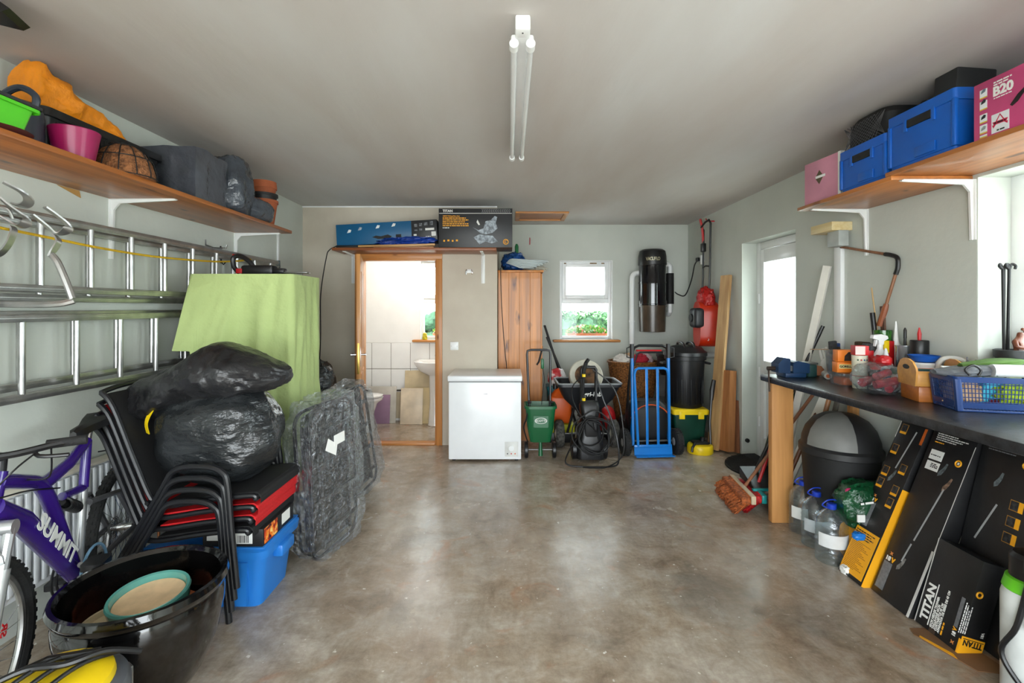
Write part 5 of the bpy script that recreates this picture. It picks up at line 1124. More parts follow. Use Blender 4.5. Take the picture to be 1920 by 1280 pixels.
# door mat and door stop
n = MB(); mt_ = [(2.44-.02,4.37+.43*math.cos(a)) if False else (2.445-.45*math.sin(a),4.40+.42*math.cos(a)) for a in [PI*i/24 for i in range(25)]]
mt_ = [(min(x,XR+.13),max(DY0+.004,min(DY1-.004,y)) if x>XR-.004 else y) for x,y in mt_]
n.prism(mt_,'Z',0.0005,.012)
dm = thing('door_mat','half round black rubber door mat at the side door','mat',(0,0,0)); n.build('mat_base', BLACKM, dm)
n = MB()
for i in range(30):
    for j in range(20):
        x, y = 2.0+i*.0135+(.007 if j%2 else 0), 3.96+j*.042
        if ((2.445-x)/.435)**2+((y-4.40)/.405)**2 < 1 and x < XR-.01: n.box(x-.005,y-.016,.012,x+.005,y+.016,.017)
o_ = n.build('mat_studs', RUBBER, dm, 0); o_['kind'] = 'stuff'
solo('door_stop', MB().lathe([(.02,0),(.02,.02),(.014,.028),(.001,.03)],16), BLACKM, 'round black door stop on the wall edge by the mat', 'door stop', (XR+.05,DY1-.001,.14), rot=(PI/2,0,0))
# ---------------------------------------------------------------- right shelf
RS = 2.10
sr = thing('wall_shelf','stained pine shelf of two boards on white brackets above the bench','shelf',(XR,2.3,RS))
SHR = wood('right_shelf_pine',(188,118,58),(96,50,20),'Y',.4,.4,.6,flat='Z')
MB().box(-.41,.12,0,0,.91,.022,.003).build('board', SHR, sr); MB().box(-.41,-1.5,.0225,0,.16,.044,.003).build('board', SHR, sr)
for y in (3.14,2.42,1.3): bracket(sr, XR, y, RS, -1, .36, .30, (XR,2.3,RS))
RT = RS+.0225
PINK = mat('pink_carton',(214,78,132),.5,var=.12,vs=4); PINKP = mat('faded_pink_carton',(206,140,160),.55,var=.08)
pb = thing('vacuum_carton','faded pink carton at the far end of the right shelf','box',(2.09,3.02,RT), rz=math.radians(6))
MB().box(-.15,-.15,0,.15,.15,.265,.002).build('carton_body', PINKP, pb); MB().box(-.152,-.152,0,-.149,-.13,.266).build('white_edge', WHITEINK, pb); MB().box(-.152,-.152,.0,.15,-.149,.266).build('white_side', WHITEINK, pb)
n = MB(); n.add([(-.1515,.02,.20),(-.1515,-.015,.155),(-.1515,.02,.11),(-.1515,.055,.155)],[(0,1,2,3)]); n.build('dark_diamond', mat('olive_print',(96,84,60),.6), pb,0); MB().box(-.153,-.03,.15,-.1515,.05,.165).build('white_tape', WHITEINK, pb)
CRB = mat('blue_crate_plastic',(14,92,186),.35,var=.05)
def crate(label, x0,y0,x1,y1,z,h):
    t = thing('euro_crate',label,'crate',((x0+x1)/2,(y0+y1)/2,z)); w_,d = x1-x0,y1-y0
    n = MB(); n.loft([rr3(w_*.95,d*.95,0,.015),rr3(w_*.95,d*.95,.02,.015),rr3(w_-.012,d-.012,.022,.015),rr3(w_-.012,d-.012,h-.05,.015)]+[rr3(w_,d,h-.05,.015),rr3(w_,d,h,.015),rr3(w_-.025,d-.025,h,.015),rr3(w_-.025,d-.025,.012,.015)]); n.build('crate_body', CRB, t)
    for sx in (-1,1):
        for sy in (-1,1): MB().box(sx*w_/2-.022 if sx>0 else -w_/2, sy*d/2-.022 if sy>0 else -d/2, .02, w_/2 if sx>0 else -w_/2+.022, d/2 if sy>0 else -d/2+.022, h-.04,.006).build('corner_post', CRB, t)
    MB().box(-w_/2-.001,-.07,h-.085,-w_/2+.012,.07,h-.045,.004).build('hand_hole', BLKINK, t)
    for y in (-.08,.075): MB().box(-w_/2-.002,y-.008,h-.10,-w_/2+.006,y+.012,h-.04,.002).build('grip_rib', CRB, t)
    MB().box(-w_/2-.002,-.09,.03,-w_/2+.004,.02,.075,.002).build('label_holder', CRB, t)
    return t
crate('blue plastic crate beside the faded pink carton',1.925,2.475,2.3,2.825,RT,.235)
crate('blue plastic crate next to the bright pink carton',1.925,2.09,2.3,2.465,RT+.0225 if False else RT+.0222,.27)
bkx = thing('netted_basket','black netted basket standing in the blue crate','basket',(2.105,2.65,RT+.02)); 
n = MB(); n.loft([rr3(.30,.29,0,.05),rr3(.32,.31,.26,.06),rr3(.32,.31,.34,.07),rr3(.27,.26,.375,.06)]); n.build('basket_bag', BLACKM, bkx)
n = MB()
for i in range(14):
    t_ = -.17+i*.026
    for s in (-1,1): n.tube([(-.164,max(-.15,min(.15,t_-s*.09)),.22),(-.164,max(-.15,min(.15,t_+s*.09)),.345)],.0015,4)
o_ = n.build('net', mat('grey_net',(70,70,72),.6), bkx); o_['kind'] = 'stuff'
solo('tool_tray', MB().box(-.09,-.06,0,.09,.06,.17,.008), mat('graphite_box',(34,36,38),.5), 'tall graphite plastic box standing in the near blue crate', 'box', (2.085,2.225,RT+.245), rot=(0,math.radians(4),0))
n = MB(); n.tube(spline([(-.06,-.06,0),(-.05,.0,.05),(.0,.04,.06),(.05,.05,.02)],5),.02); n.tube(spline([(.05,-.1,.0),(0,-.04,.06),(-.02,.05,.05)],5),.014)
solo('cable_bundle', n, BLACKM, 'bundle of black cable poking out of the near blue crate', 'cable', (2.06,2.34,RT+.27))
solo('screw_cap_jar', MB().lathe([(.04,0),(.045,.01),(.045,.05),(.03,.06),(.001,.06)],20), REDP, 'red jar showing above the blue crates', 'jar', (2.0,2.43,RT+.25))
b20 = thing('vacuum_carton','bright pink carton marked B20 on the right shelf','box',(2.115,1.80,RS+.0445))
MB().box(-.19,-.22,0,.19,.205,.232,.002).build('carton_body', PINK, b20)
FP = lambda y,z: frame((-.1912,y,z),(0,-1,0),(0,0,1))
def onp(y0,z0,y1,z1,m,nm,d=0): return MB().box(-.1915-d,min(y0,y1),z0,-.1905-d,max(y0,y1),z1).build(nm,m,b20)
LPINK = mat('white_panel_print',(226,230,232),.6,var=.05); MUST = mat('mustard_print',(226,190,60),.6,var=.1)
for z in (.005,.022,.065,.118,.165): onp(.178,z,.148,z+(.012 if z<.01 else .036),LPINK,'picture_panel'); onp(.178,z+.0,.148,z+.005,MUST,'caption_strip',.0003)
for z,c in ((.142,(50,54,60)),(.08,(30,40,44)),(.185,(120,140,150)),(.035,(150,160,160))):
    n = MB(); n.prism([(.172,z),(.155,z+.004),(.152,z+.014),(.160,z+.018),(.170,z+.010)],'X',-.1925,-.1915); n.build('tool_picture', mat('pic%d'%c[0],c,.6,var=.2,vs=80), b20)
text('B20',.05,WHITEINK,b20,FP(.125,.155),bold=.002); small_print(b20, FP(.122,.205), [(0,0,.07),(0,-.01,.06)], WHITEINK, .008); small_print(b20, FP(.122,.143), [(0,0,.07)], WHITEINK, .006)
onp(.13,.008,.062,.082,LPINK,'logo_panel')
n = MB(); 
for p in ([(.096,.073),(.108,.052),(.112,.052),(.096,.078),(.080,.052),(.084,.052)],[(.125,.052),(.066,.052),(.072,.040),(.12,.040)],[(.126,.040),(.112,.040),(.122,.028)],[(.066,.040),(.08,.040),(.068,.03)]): n.prism(p,'X',-.1926,-.1916)
n.build('triangle_emblem', mat('crimson_print',(196,30,70),.6), b20); small_print(b20, frame((-.1928,.118,.043),(0,-1,0),(0,0,1)), [(0,0,.044)], BLKINK, .008); small_print(b20, frame((-.1928,.108,.013),(0,-1,0),(0,0,1)), [(0,0,.03)], BLKINK, .008)
n = MB(); n.prism([(.058,.095),(.05,.088),(.03,.098),(.0,.13),(.0,.145),(.03,.125)],'X',-.1925,-.1913); n.build('nozzle_picture', mat('dark_red_black_print',(40,24,28),.5,var=.3), b20)
# ---------------------------------------------------------------- trunking, pole and leaning lengths
tk = thing('cable_trunking','white cable trunking with grey junction box on the right wall','trunking',(XR,3.38,.7))
MB().box(-.03,-.035,.297,0,.035,1.28,.004).build('trunking_channel', WHITEP, tk); MB().box(-.10,-.12,1.18,-.031,-.0,1.285,.004).build('junction_box', mat('junction_grey',(176,182,178),.4), tk); MB().box(-.14,-.11,1.286,-.0,.12,1.345,.003).build('mounting_block', wood('painted_block',(222,206,160),(180,140,70),'Y',.6,.3), tk)
ep = thing('jointed_pole','brown wooden pole with black elbow hung on the right wall','pole',(0,0,0))
e0,e1,e2,e3 = Vector((2.295,3.34,1.88)),Vector((2.295,2.90,1.775)),Vector((2.295,2.858,1.70)),Vector((2.262,2.955,1.35))
BRW = wood('brown_pole',(150,100,66),(90,54,30),'Z',.5,.1)
MB().cyl(e0,e1,.008,.009,n=10).build('upper_pole', BRW, ep); MB().cyl(e0,e0.lerp(e1,-.02),.010,n=10).build('tip', BLACK, ep)
MB().tube(spline([e0.lerp(e1,.88),e0.lerp(e1,.98),Vector((2.295,2.862,1.755)),e2,e2.lerp(e3,.12)],5),.013).build('elbow_joint', BLACK, ep); MB().cyl(e2,e3,.009,n=10).build('lower_pole', BRW, ep); MB().tube([e2.lerp(e3,.62),e2.lerp(e3,.7),e3],[.013,.017,.017]).build('grip', wood('grip_wood',(150,84,50),(90,44,24),'Z'), ep)
def lean_len(nm,label,cat,b0,t0,w_,th_,m,side=(0,1,0),round_=0):
    b0,t0 = Vector(b0),Vector(t0); ax = (t0-b0).normalized(); sd_ = Vector(side); sd_ = (sd_-ax*sd_.dot(ax)).normalized(); nn = ax.cross(sd_); n = MB()
    if round_: n.cyl((0,0,0),t0-b0,round_,n=12)
    else: n.loft([[p+sd_*(a*w_/2)+nn*(c*th_/2) for a,c in ((-1,-1),(1,-1),(1,1),(-1,1))] for p in (Vector((0,0,0)),t0-b0)])
    return solo(nm,n,m,label,cat,b0)
WP = mat('white_painted_wood',(228,226,216),.5,var=.05)
lean_len('white_plank','long white painted plank leaning on the right wall','plank',(2.06,3.72,.01),(2.275,3.46,1.76),.05,.022,WP,(.6,-1,0))
lean_len('white_plank','shorter white board leaning under the bench end','plank',(2.0,3.60,.01),(2.24,3.36,.93),.07,.02,WP,(.6,-1,0))
lean_len('wooden_pole','dark brown broom pole leaning under the bench','pole',(1.90,3.47,.012),(2.26,3.42,.92),0,0,wood('dark_pole',(120,74,44),(70,40,22),'Z',.5,.1),round_=.014)
lean_len('wooden_pole','pale pine pole leaning under the bench beside the bin','pole',(2.0,3.36,.012),(2.24,3.36,.90),0,0,wood('pale_pole',(190,130,80),(120,74,40),'Z',.5,.1),round_=.015)
lean_len('grey_batten','thin grey batten leaning under the bench','batten',(2.12,3.40,.01),(2.25,3.30,.88),.035,.015,mat('grey_batten',(120,116,108),.7,var=.2),(0,1,0))
gp_ = thing('garden_parasol','closed dark green parasol leaning behind the bench leg','parasol',(2.03,3.86,0)); ax = Vector((.15,-.16,.95))
MB().tube([ax*.02,ax*.15,ax*.9,ax*1.0],[.02,.075,.06,.02],14).build('folded_canopy', mat('dark_green_canvas',(12,58,48),.8,var=.2,bump=.4,bs=12), gp_); MB().cyl(ax*0+Vector((0,0,.01)),ax*1.05,.012).build('pole', WHITEP, gp_)
# brooms and dustpan
def broom(label, a, b_, m_bris, back, hm_, top):
    a, b_ = Vector(a), Vector(b_); t = thing('broom',label,'broom',(a+b_)/2); d = b_-a; L_ = d.length; d.normalize(); s_ = Vector((-d.y,d.x,0)); 
    if s_.x > 0: s_ = -s_
    if d.cross(s_).z < 0: d = -d
    M_ = frame((0,0,.0),d,s_)
    n = MB(); n.box(-L_/2,-.045,.075,L_/2,-.012,.135,.006); n.xf(M_).build('brush_back', back, t)
    n = MB(); random.seed(int(L_*1000))
    for i in range(60):
        for j in range(7):
            x = -L_/2+.01+(L_-.02)*i/59; z = .082+.007*j; e = random.uniform(.08,.11); n.add([(x-.003,-.012,z),(x+.003,-.012,z+.004),(x+.004+random.uniform(-.01,.01),e,max(.003,z-.06-.012*(6-j)+.0)),(x-.004+random.uniform(-.01,.01),e,max(.002,z-.066-.012*(6-j)))],[(0,1,2,3)])
    n.box(-L_/2+.005,-.012,.078,L_/2-.005,.05,.122,.01)
    o = n.xf(M_).build('bristles', m_bris, t, 0); o['kind'] = 'stuff'
    MB().cyl(Vector((0,0,.1))-s_*.03,Vector(top)-t.location,.012,n=10).build('handle', hm_, t)
    return t
broom('yard broom with orange brown bristles on the floor',(1.745,3.86,0),(1.69,3.40,0),mat('orange_bristle',(196,104,48),.8,var=.35,vs=60),mat('cream_back',(206,186,156),.6),wood('broom_pole',(140,88,54),(90,50,30),'Z',.5,.1),(2.27,3.50,.93))
broom('broom with bright red bristles beside the bench leg',(1.84,3.80,0),(1.775,3.42,0),mat('red_bristle',(206,26,30),.7,var=.3,vs=60),mat('teal_back',(20,140,140),.4),REDP,(2.15,3.66,.90))
dp = thing('dustpan','black long handled dustpan with teal edge by the bench leg','dustpan',(1.90,3.66,.13))
n = MB(); n.loft([[(-.11,-.12,0),(.11,-.12,0),(.11,.1,.02),(-.11,.1,.02)],[(-.11,-.12,.008),(.11,-.12,.008),(.11,.1,.10),(-.11,.1,.10)]]); n.build('pan', BLACK, dp); MB().box(-.125,-.14,-.006,.125,-.115,.012,.004).build('teal_lip', mat('teal_back',), dp); MB().cyl((0,.08,.06),(.37,-.16,1.20),.0125,n=10).build('handle', BLACK, dp)
# ---------------------------------------------------------------- workbench
WT = .995
wbn = thing('workbench','workbench with black worktop and timber leg along the right wall','workbench',(2.03,2.0,0))
n = MB(); n.box(-.27,-1.5,.952,.285,1.395,WT,.006); n.build('worktop', mat('black_worktop',(44,46,50),.32,var=.35,vs=26,bump=.1,bs=60), wbn)
LEGW = wood('bench_leg_pine',(206,150,88),(140,86,40),'Z',.6,.5,.8)
for x,y in ((-.245,1.285),(-.245,-1.4)): MB().box(x,y,0,x+.145,y+.05,.951,.003).build('leg', LEGW, wbn)
for y in (1.2,-1.4,-.6): MB().box(.24,y,0.0,.285,y+.05,.90).build('wall_leg', LEGW, wbn)
MB().box(.24,-1.45,.90,.285,1.36,.951).build('wall_batten', LEGW, wbn)
# vise
vs_ = thing('bench_vice','dark blue bench vice bolted at the bench end','vice',(1.90,3.28,WT))
VB = mat('vice_blue',(24,58,96),.45,var=.2); IRON = mat('rusty_iron',(78,60,50),.6,.5,var=.3)
n = MB(); n.box(-.06,-.06,0,.08,.06,.03,.006); n.build('base', VB, vs_)
n = MB(); n.prism([(.0,.028),(.11,.028),(.11,.09),(.03,.11),(.0,.10)],'Y',-.045,.045); n.build('fixed_jaw', VB, vs_); n = MB(); n.prism([(-.10,.03),(-.02,.03),(-.02,.125),(-.06,.13),(-.10,.09)],'Y',-.045,.045); n.build('moving_jaw', VB, vs_)
MB().box(-.02,-.03,.04,.0,.03,.075).build('slide_bar', STEEL, vs_); MB().cyl((-.15,0,.055),(-.10,0,.055),.014,n=12).build('screw', IRON, vs_); MB().cyl((-.142,0,.05),(-.142,-.01,-.10),.006,n=8).build('tommy_bar', IRON, vs_)
MB().box(.1,-.04,.085,.17,.04,.098,.003).build('anvil_plate', STEEL, vs_); MB().box(.105,-.04,0,.165,.04,.085,.01).build('tail_block', mat('vice_green',(36,72,70),.5), vs_)
# small things on the worktop
def onb(nm,label,cat,x,y,parts,rz=0,rot=None,z=WT+.0005):
    t = thing(nm,label,cat,(x,y,z),rz,rot)
    for pn,mb,m in parts: mb.build(pn,m,t)
    return t
CLEAR = film('clear_plastic_tub',(240,243,245),.72,.15,.15,20); CARDB = mat('brown_card',(176,128,76),.7,var=.08)
GLB = mat('buff_leather',(176,112,76),.7,var=.15)
n = MB(); n.blob((0,0,.035),(.05,.035,.035),24,.8,.2,3,4,.1,-.035); solo('leather_scrap', n, GLB, 'small crumpled tan leather piece beside the vice', 'leather', (2.085,3.30,WT+.001))
n = MB()
for i in range(4): n.tube([(-.02+.016*i,0,.08),(-.03+.02*i,.01,.14+.01*(i%2)),(-.034+.022*i,.015,.17+.012*(i%3))],[.010,.010,.008])
n.blob((0,0,.06),(.035,.025,.06),20,.8,.1,3,2,0,-.06); solo('cotton_glove', n, mat('white_cotton',(222,222,216),.9,var=.06), 'white cotton glove propped beside the plastic tub', 'glove', (2.20,3.36,WT+.001))
rl = onb('paint_roller','white paint roller sleeve with orange end on the bench','paint roller',2.07,3.14,[('sleeve',MB().cyl((0,0,.022),(.05,.11,.022),.022,n=20),mat('white_nap',(232,230,224),.9,bump=.5,bs=200)),('end_cap',MB().cyl((-.002,-.004,.022),(0,0,.022),.012,n=14),mat('orange_end',(220,110,40),.5))])
tb = onb('plastic_tub','clear plastic tub holding paint brushes on the bench','tub',2.15,3.17,[('tub_wall',MB().lathe([(.052,0),(.055,.003),(.068,.175),(.072,.175),(.072,.182),(.064,.182),(.05,.006),(.001,.006)],32),CLEAR)])
for i,(dx,dy,l,c,hc,lb) in enumerate(((-.02,0,.24,(60,60,62),(196,40,40),'paint brush with red handle standing in the tub'),(.02,.02,.22,(40,70,130),(40,60,120),'blue handled brush in the clear tub'),(.01,-.02,.20,(90,70,50),(60,40,30),'short brown brush in the clear tub'))):
    t = thing('paint_brush',lb,'brush',(2.15+dx,3.17+dy,WT+.012),rot=(.1-.1*i,-.12+.12*i,i)); MB().tube([(0,0,0),(0,0,l*.5),(0,0,l*.65)],[.008,.011,.009]).build('handle', mat('bh%d'%i,hc,.4), t); MB().box(-.022,-.009,l*.64,.022,.009,l*.78,.002).build('ferrule', STEEL, t); MB().box(-.024,-.01,l*.78,.024,.01,l,.004).build('bristles', mat('bb%d'%i,c,.9,var=.3,vs=90), t)
lean_len('wood_stirrer','flat wooden stirring stick lying across the tub','stick',(2.06,3.30,1.178),(2.19,3.05,1.196),.03,.005,wood('stirrer',(170,140,106),(120,90,60),'Y',.7,.1),(1,.5,0))
lb2 = onb('lunch_box','clear lidded box with orange contents on the bench','box',2.045,2.93,[('box_wall',MB().loft([rr3(.13,.13,0,.02),rr3(.145,.145,.06,.02)]),CLEAR),('lid',MB().loft([rr3(.152,.152,.06,.02),rr3(.155,.155,.075,.02)]),CLEAR)])
solo('orange_pouch', MB().box(-.05,-.05,0,.05,.05,.045,.01), mat('orange_card',(230,110,40),.5,var=.1), 'orange packet inside the clear lidded box', 'packet', (2.035,2.92,WT+.004))
GO = mat('glue_orange',(236,128,24),.5,var=.06)
g1 = onb('glue_box','orange glue box lettered in black on the clear box','box',2.03,2.93,[('carton',MB().box(-.055,-.03,0,.055,.03,.062,.002),GO),('pale_label',MB().box(-.045,-.0312,.024,.04,-.03,.05),mat('cream_label',(240,222,150),.6))],rz=math.radians(-8),z=WT+.0765)
text('GORILLA',.0185,BLKINK,g1,frame((-.042,-.0316,.031),(1,0,0),(0,0,1)),bold=.0008)
onb('glue_box','upper orange box with dark ape picture on the glue box','box',2.045,2.955,[('carton',MB().box(-.05,-.03,0,.05,.03,.07,.002),GO),('dark_picture',MB().prism([(-.015,.005),(.04,.005),(.048,.03),(.035,.055),(.01,.06),(-.012,.035)],'Y',-.0312,-.03),mat('dark_brown_print',(50,34,24),.6,var=.4,vs=60))],rz=math.radians(-8),z=WT+.139)
def bottle(label,x,y,prof,m,capm,capprof,extra=(),nm='bottle',cat='bottle',z=WT+.0005):
    t = thing(nm,label,cat,(x,y,z)); MB().lathe(prof,24).build('body', m, t)
    if capprof: MB().lathe(capprof,20).build('cap', capm, t)
    for pn,mb,mm in extra: mb.build(pn,mm,t)
    return t
CREAM = mat('cream_plastic',(230,224,200),.5)
bottle('cream spotted cup with red band among the bench bottles',2.035,2.81,[(.035,0),(.036,.002),(.040,.19),(.038,.19),(.034,.01),(.001,.01)],CREAM,None,None,[('red_band',MB().lathe([(.0375,.07),(.0378,.11)],24,cap=False),REDP)]+[('dot',MB().cyl((.0398*math.cos(a),.0398*math.sin(a),.165),(.041*math.cos(a),.041*math.sin(a),.165),.005,n=8),mat('dot%d'%i,c,.5)) for i,(a,c) in enumerate(((-2.4,(60,90,60)),(-2.0,(190,40,40)),(-1.6,(40,90,150)),(-1.2,(60,60,60))))],'beaker','cup')
onb('small_box','red and white striped carton on top of the spotted cup','box',2.035,2.81,[('carton',MB().box(-.035,-.03,0,.035,.03,.055,.002),mat('red_carton',(206,36,40),.5)),('white_panel',MB().box(-.0352,-.0312,.004,.015,-.03,.052),mat('pale_panel',(236,206,200),.6))],rz=math.radians(-12),z=WT+.1915)
for i,(x,y,h_,lb) in enumerate(((2.085,2.755,.19,'red topped bottle with dark label beside the spotted cup'),(2.11,2.84,.215,'taller red topped bottle behind the spotted cup'))): bottle(lb,x,y,[(.03,0),(.032,.003),(.032,h_*.5),(.026,h_*.55),(.024,h_*.6)],mat('dark_label',(40,34,44),.4,var=.3),REDP,[(.025,h_*.6),(.027,h_*.62),(.027,h_*.8),(.022,h_*.82),(.024,h_*.84),(.024,h_),(.001,h_)],[('orange_band',MB().lathe([(.0325,h_*.25),(.0325,h_*.38)],24,cap=False),mat('orange_band',(236,120,30),.5))])
bottle('white squeeze bottle with pointed nozzle on the bench',2.152,2.765,[(.032,0),(.034,.003),(.034,.14),(.02,.165)],WHITEP,WHITEP,[(.014,.165),(.014,.19),(.006,.23),(.001,.235)],[('blue_label',MB().lathe([(.0345,.05),(.0345,.12)],24,cap=False),mat('blue_label',(40,90,160),.5))])
bottle('green lidded white pot in front of the squeeze bottle',2.155,2.68,[(.03,0),(.032,.003),(.032,.10)],WHITEP,mat('dark_green_lid',(20,96,70),.4),[(.034,.10),(.034,.13),(.03,.135),(.001,.135)],nm='pot',cat='pot')
sp_ = thing('spray_bottle','white trigger spray bottle with blue label on the bench','spray bottle',(2.18,2.845,WT+.0005))
n = MB(); n.loft([rr3(.075,.05,0,.018),rr3(.085,.055,.01,.02),rr3(.085,.055,.165,.02),rr3(.05,.04,.205,.018),rr3(.028,.028,.225,.012),rr3(.028,.028,.25,.012)]); n.build('bottle_body', WHITEP, sp_)
n = MB(); n.prism([(-.05,.285),(-.045,.305),(.0,.31),(.035,.30),(.04,.285),(.015,.27),(.012,.25),(-.014,.25),(-.016,.275)],'Y',-.013,.013); n.prism([(-.03,.276),(-.036,.24),(-.03,.238),(-.02,.275)],'Y',-.008,.008); n.build('trigger_head', WHITEP, sp_)
MB().box(-.036,-.0292,.05,.036,-.028,.15).build('blue_label', mat('sky_label',(30,140,196),.5), sp_); MB().prism([(-.03,.055),(-.01,.055),(-.015,.085),(-.03,.08)],'Y',-.0298,-.029).build('yellow_flash', YELP, sp_); MB().prism([(.0,.06),(.03,.06),(.025,.10),(.008,.1)],'Y',-.0298,-.029).build('white_flash', WHITEINK, sp_)
SILV = mat('silver_tin',(176,180,184),.25,.7,var=.08)
bottle('silver paint tin beside the spray bottle',2.27,2.775,[(.042,0),(.044,.004),(.044,.24),(.046,.245),(.046,.25),(.001,.25)],SILV,None,None,[('dark_label',MB().box(-.02,-.0455,.15,.03,-.044,.175),mat('navy_print',(30,34,60),.5))],'paint_tin','tin')
bottle('black topped red spray can with red nozzle on the bench',2.28,2.69,[(.036,0),(.038,.003),(.038,.20)],REDP,BLACK,[(.042,.20),(.043,.205),(.043,.28),(.04,.285),(.001,.285)],[('nozzle',MB().tube([(0,0,.28),(0,0,.32),(0,0,.355)],[.008,.010,.003]),REDP)],'spray_can','spray can')
bottle('white sealant tube with long tapered nozzle by the wall',2.287,2.862,[(.024,0),(.024,.25)],WHITEP,WHITEP,[(.02,.25),(.013,.27),(.006,.36),(.003,.385),(.001,.386)],nm='sealant_tube',cat='tube')
bottle('black marker pen standing in the silver tin',2.27,2.775,[(.007,0),(.007,.06),(.006,.08)],BLACK,BLACK,[(.008,.04),(.008,.085),(.003,.10),(.001,.10)],nm='marker_pen',cat='pen',z=WT+.2515)
gj = bottle('dark green jar holding sticks by the wall',2.262,2.93,[(.04,0),(.043,.004),(.047,.33),(.045,.33),(.04,.01),(.001,.01)],mat('bottle_green_glaze',(14,60,30),.15,var=.5,vs=20,col2=(60,130,30),coat=.4),None,None,nm='jar',cat='jar')
lean_len('thin_stick','thin pale stick standing in the green jar','stick',(2.265,2.925,1.01),(2.25,3.005,1.585),0,0,wood('thin_stick',(190,160,110),(140,100,60),'Z',.6,.1),round_=.004)
lean_len('file_handle','black handled file standing in the green jar','file',(2.255,2.94,1.01),(2.24,2.985,1.43),0,0,BLACK,round_=.014)
lean_len('wood_offcut','dark brown wooden offcut standing in the green jar','stick',(2.27,2.92,1.01),(2.272,2.945,1.47),.03,.012,wood('dark_offcut',(96,66,50),(60,40,30),'Z',.7,.1),(0,1,0))
for i,(x,y,w_,c,lb) in enumerate(((2.235,3.06,.10,(84,66,44),'wide brown wallpaper brush at the back of the bench'),(2.235,2.955-.03,.075,(96,98,102),'grey sponge block at the back of the bench'))): solo('brush_block', MB().box(-.02,-w_/2,0,.02,w_/2,.25,.008), mat('blk%d'%i,c,.9,var=.25,vs=80), lb, 'brush', (x if i==0 else 2.18,y if i==0 else 2.93,WT+.0005))
onb('small_box','red and yellow carton at the back of the bench','box',2.235,2.87,[('carton',MB().box(-.03,-.025,0,.03,.025,.27,.002),REDP),('yellow_top',MB().box(-.031,-.026,.2,.0,.026,.272,.002),YELP)])
# bag of red things
n = MB(); n.blob((0,0,.075),(.105,.115,.085),40,.9,.18,2.4,3,.1,-.074)
bgx = solo('clear_bag', n, film('clear_bag_film',(236,240,242),.93,.08,.8,16), 'clear plastic bag of red tubes on the worktop', 'bag', (2.02,2.655,WT+.001))
for i,(p,q,r_) in enumerate((((-.06,-.06,.05),(.05,-.07,.075),.022),((-.03,-.03,.09),(.06,.0,.11),.02),((-.07,.02,.05),(.03,.07,.06),.024),((.0,-.08,.03),(.075,-.02,.04),.02))): solo('red_tube', MB().tube([p,q],r_,12), mat('dark_red_tube',(160,30,50),.4,var=.25,vs=30), ('longest dark red tube low in the clear bag','thin dark red tube lying topmost in the clear bag','fattest dark red tube at the back of the clear bag','short dark red tube at the bottom of the clear bag')[i], 'tube', (2.02,2.655,WT+.002), group='red tubes in the clear bag')
solo('red_pouch', MB().blob((0,0,.03),(.035,.04,.028),24,.8,.2,3,2,.1), mat('red_pouch',(190,24,30),.35,var=.15), 'shiny red pouch on top of the clear bag', 'pouch', (2.06,2.67,WT+.145))
# wooden boxes
HON = wood('honey_ply',(206,150,72),(150,96,40),'X',.4,.15); ORW = wood('orange_pine_box',(190,112,44),(120,60,20),'X',.4,.3)
wx = onb('wooden_box','low orange pine box under the wooden caddy','box',2.11,2.45,[('box_side',MB().box(-.075,-.09,0,.12,.075,.075,.003),ORW)],rz=math.radians(-14))
ct = thing('wooden_caddy','honey coloured wooden caddy with hand hole in its end','caddy',(2.11,2.455,WT+.0765),math.radians(-14))
def endp(xa):
    out = [(-.085,0),(-.095,.07),(-.09,.09),(-.06,.12),(-.02,.132),(.02,.132),(.05,.12),(.075,.085),(.08,.07),(.07,0)]
    return MB().prism(out,'X',xa,xa+.009)
endp(-.085).build('end_panel', HON, ct); endp(.115).build('end_panel', HON, ct); MB().prism([(.03*math.cos(a)-.005,.09+.012*math.sin(a)) for a in [2*PI*i/18 for i in range(18)]],'X',-.0862,-.0845).build('hand_hole', BLKINK, ct)
for y in (-.085,.062): MB().box(-.076,y,0,.115,y+.008,.075,.002).build('side_panel', HON, ct)
MB().box(-.076,-.077,0,.115,.062,.008).build('base', HON, ct)
for i,c in enumerate(((30,70,70),(40,110,80),(190,60,50),(226,226,220))): solo('sandpaper_sheet', MB().box(-.08,-.004,0,.08,.004,.07), mat('sand%d'%i,c,.8), ('dark teal','green','brick red','white')[i]+' sandpaper sheet standing in the wooden caddy', 'sandpaper', (2.125,2.42+.025*i,WT+.086), rz=math.radians(-14))
tub2 = bottle('white ice cream tub under the blue bowl',2.215,2.585,[(.055,0),(.058,.004),(.066,.165),(.069,.165),(.069,.175),(.001,.175)],WHITEP,None,None,nm='tub',cat='tub')
solo('blue_bowl', MB().lathe([(.03,0),(.045,.003),(.066,.03),(.07,.036),(.066,.036),(.044,.008),(.001,.006)],32), mat('bright_blue_plastic',(14,92,190),.35), 'bright blue plastic bowl on the white tub', 'bowl', (2.215,2.585,WT+.1765))
jg = thing('plastic_jug','pale grey plastic jug handle arch behind the bowl','jug',(2.265,2.47,WT+.0005)); MB().lathe([(.035,0),(.038,.004),(.04,.12),(.001,.125)],24).build('jug_body', mat('pale_grey_plastic',(206,206,200),.4), jg); MB().tube(spline([(-.05,.03,.12),(-.045,.03,.18),(-.02,.02,.205),(.02,-.01,.205),(.04,-.03,.18),(.042,-.035,.12)],5),.012).build('handle', mat('pale_grey_plastic',), jg)
gl = thing('drinking_glass','clear glass holding plastic spoons by the window','glass',(2.285,2.41,WT+.0005)); MB().lathe([(.022,0),(.024,.003),(.03,.13),(.0285,.13),(.022,.008),(.001,.008)],24).build('glass_wall', CLEAR, gl)
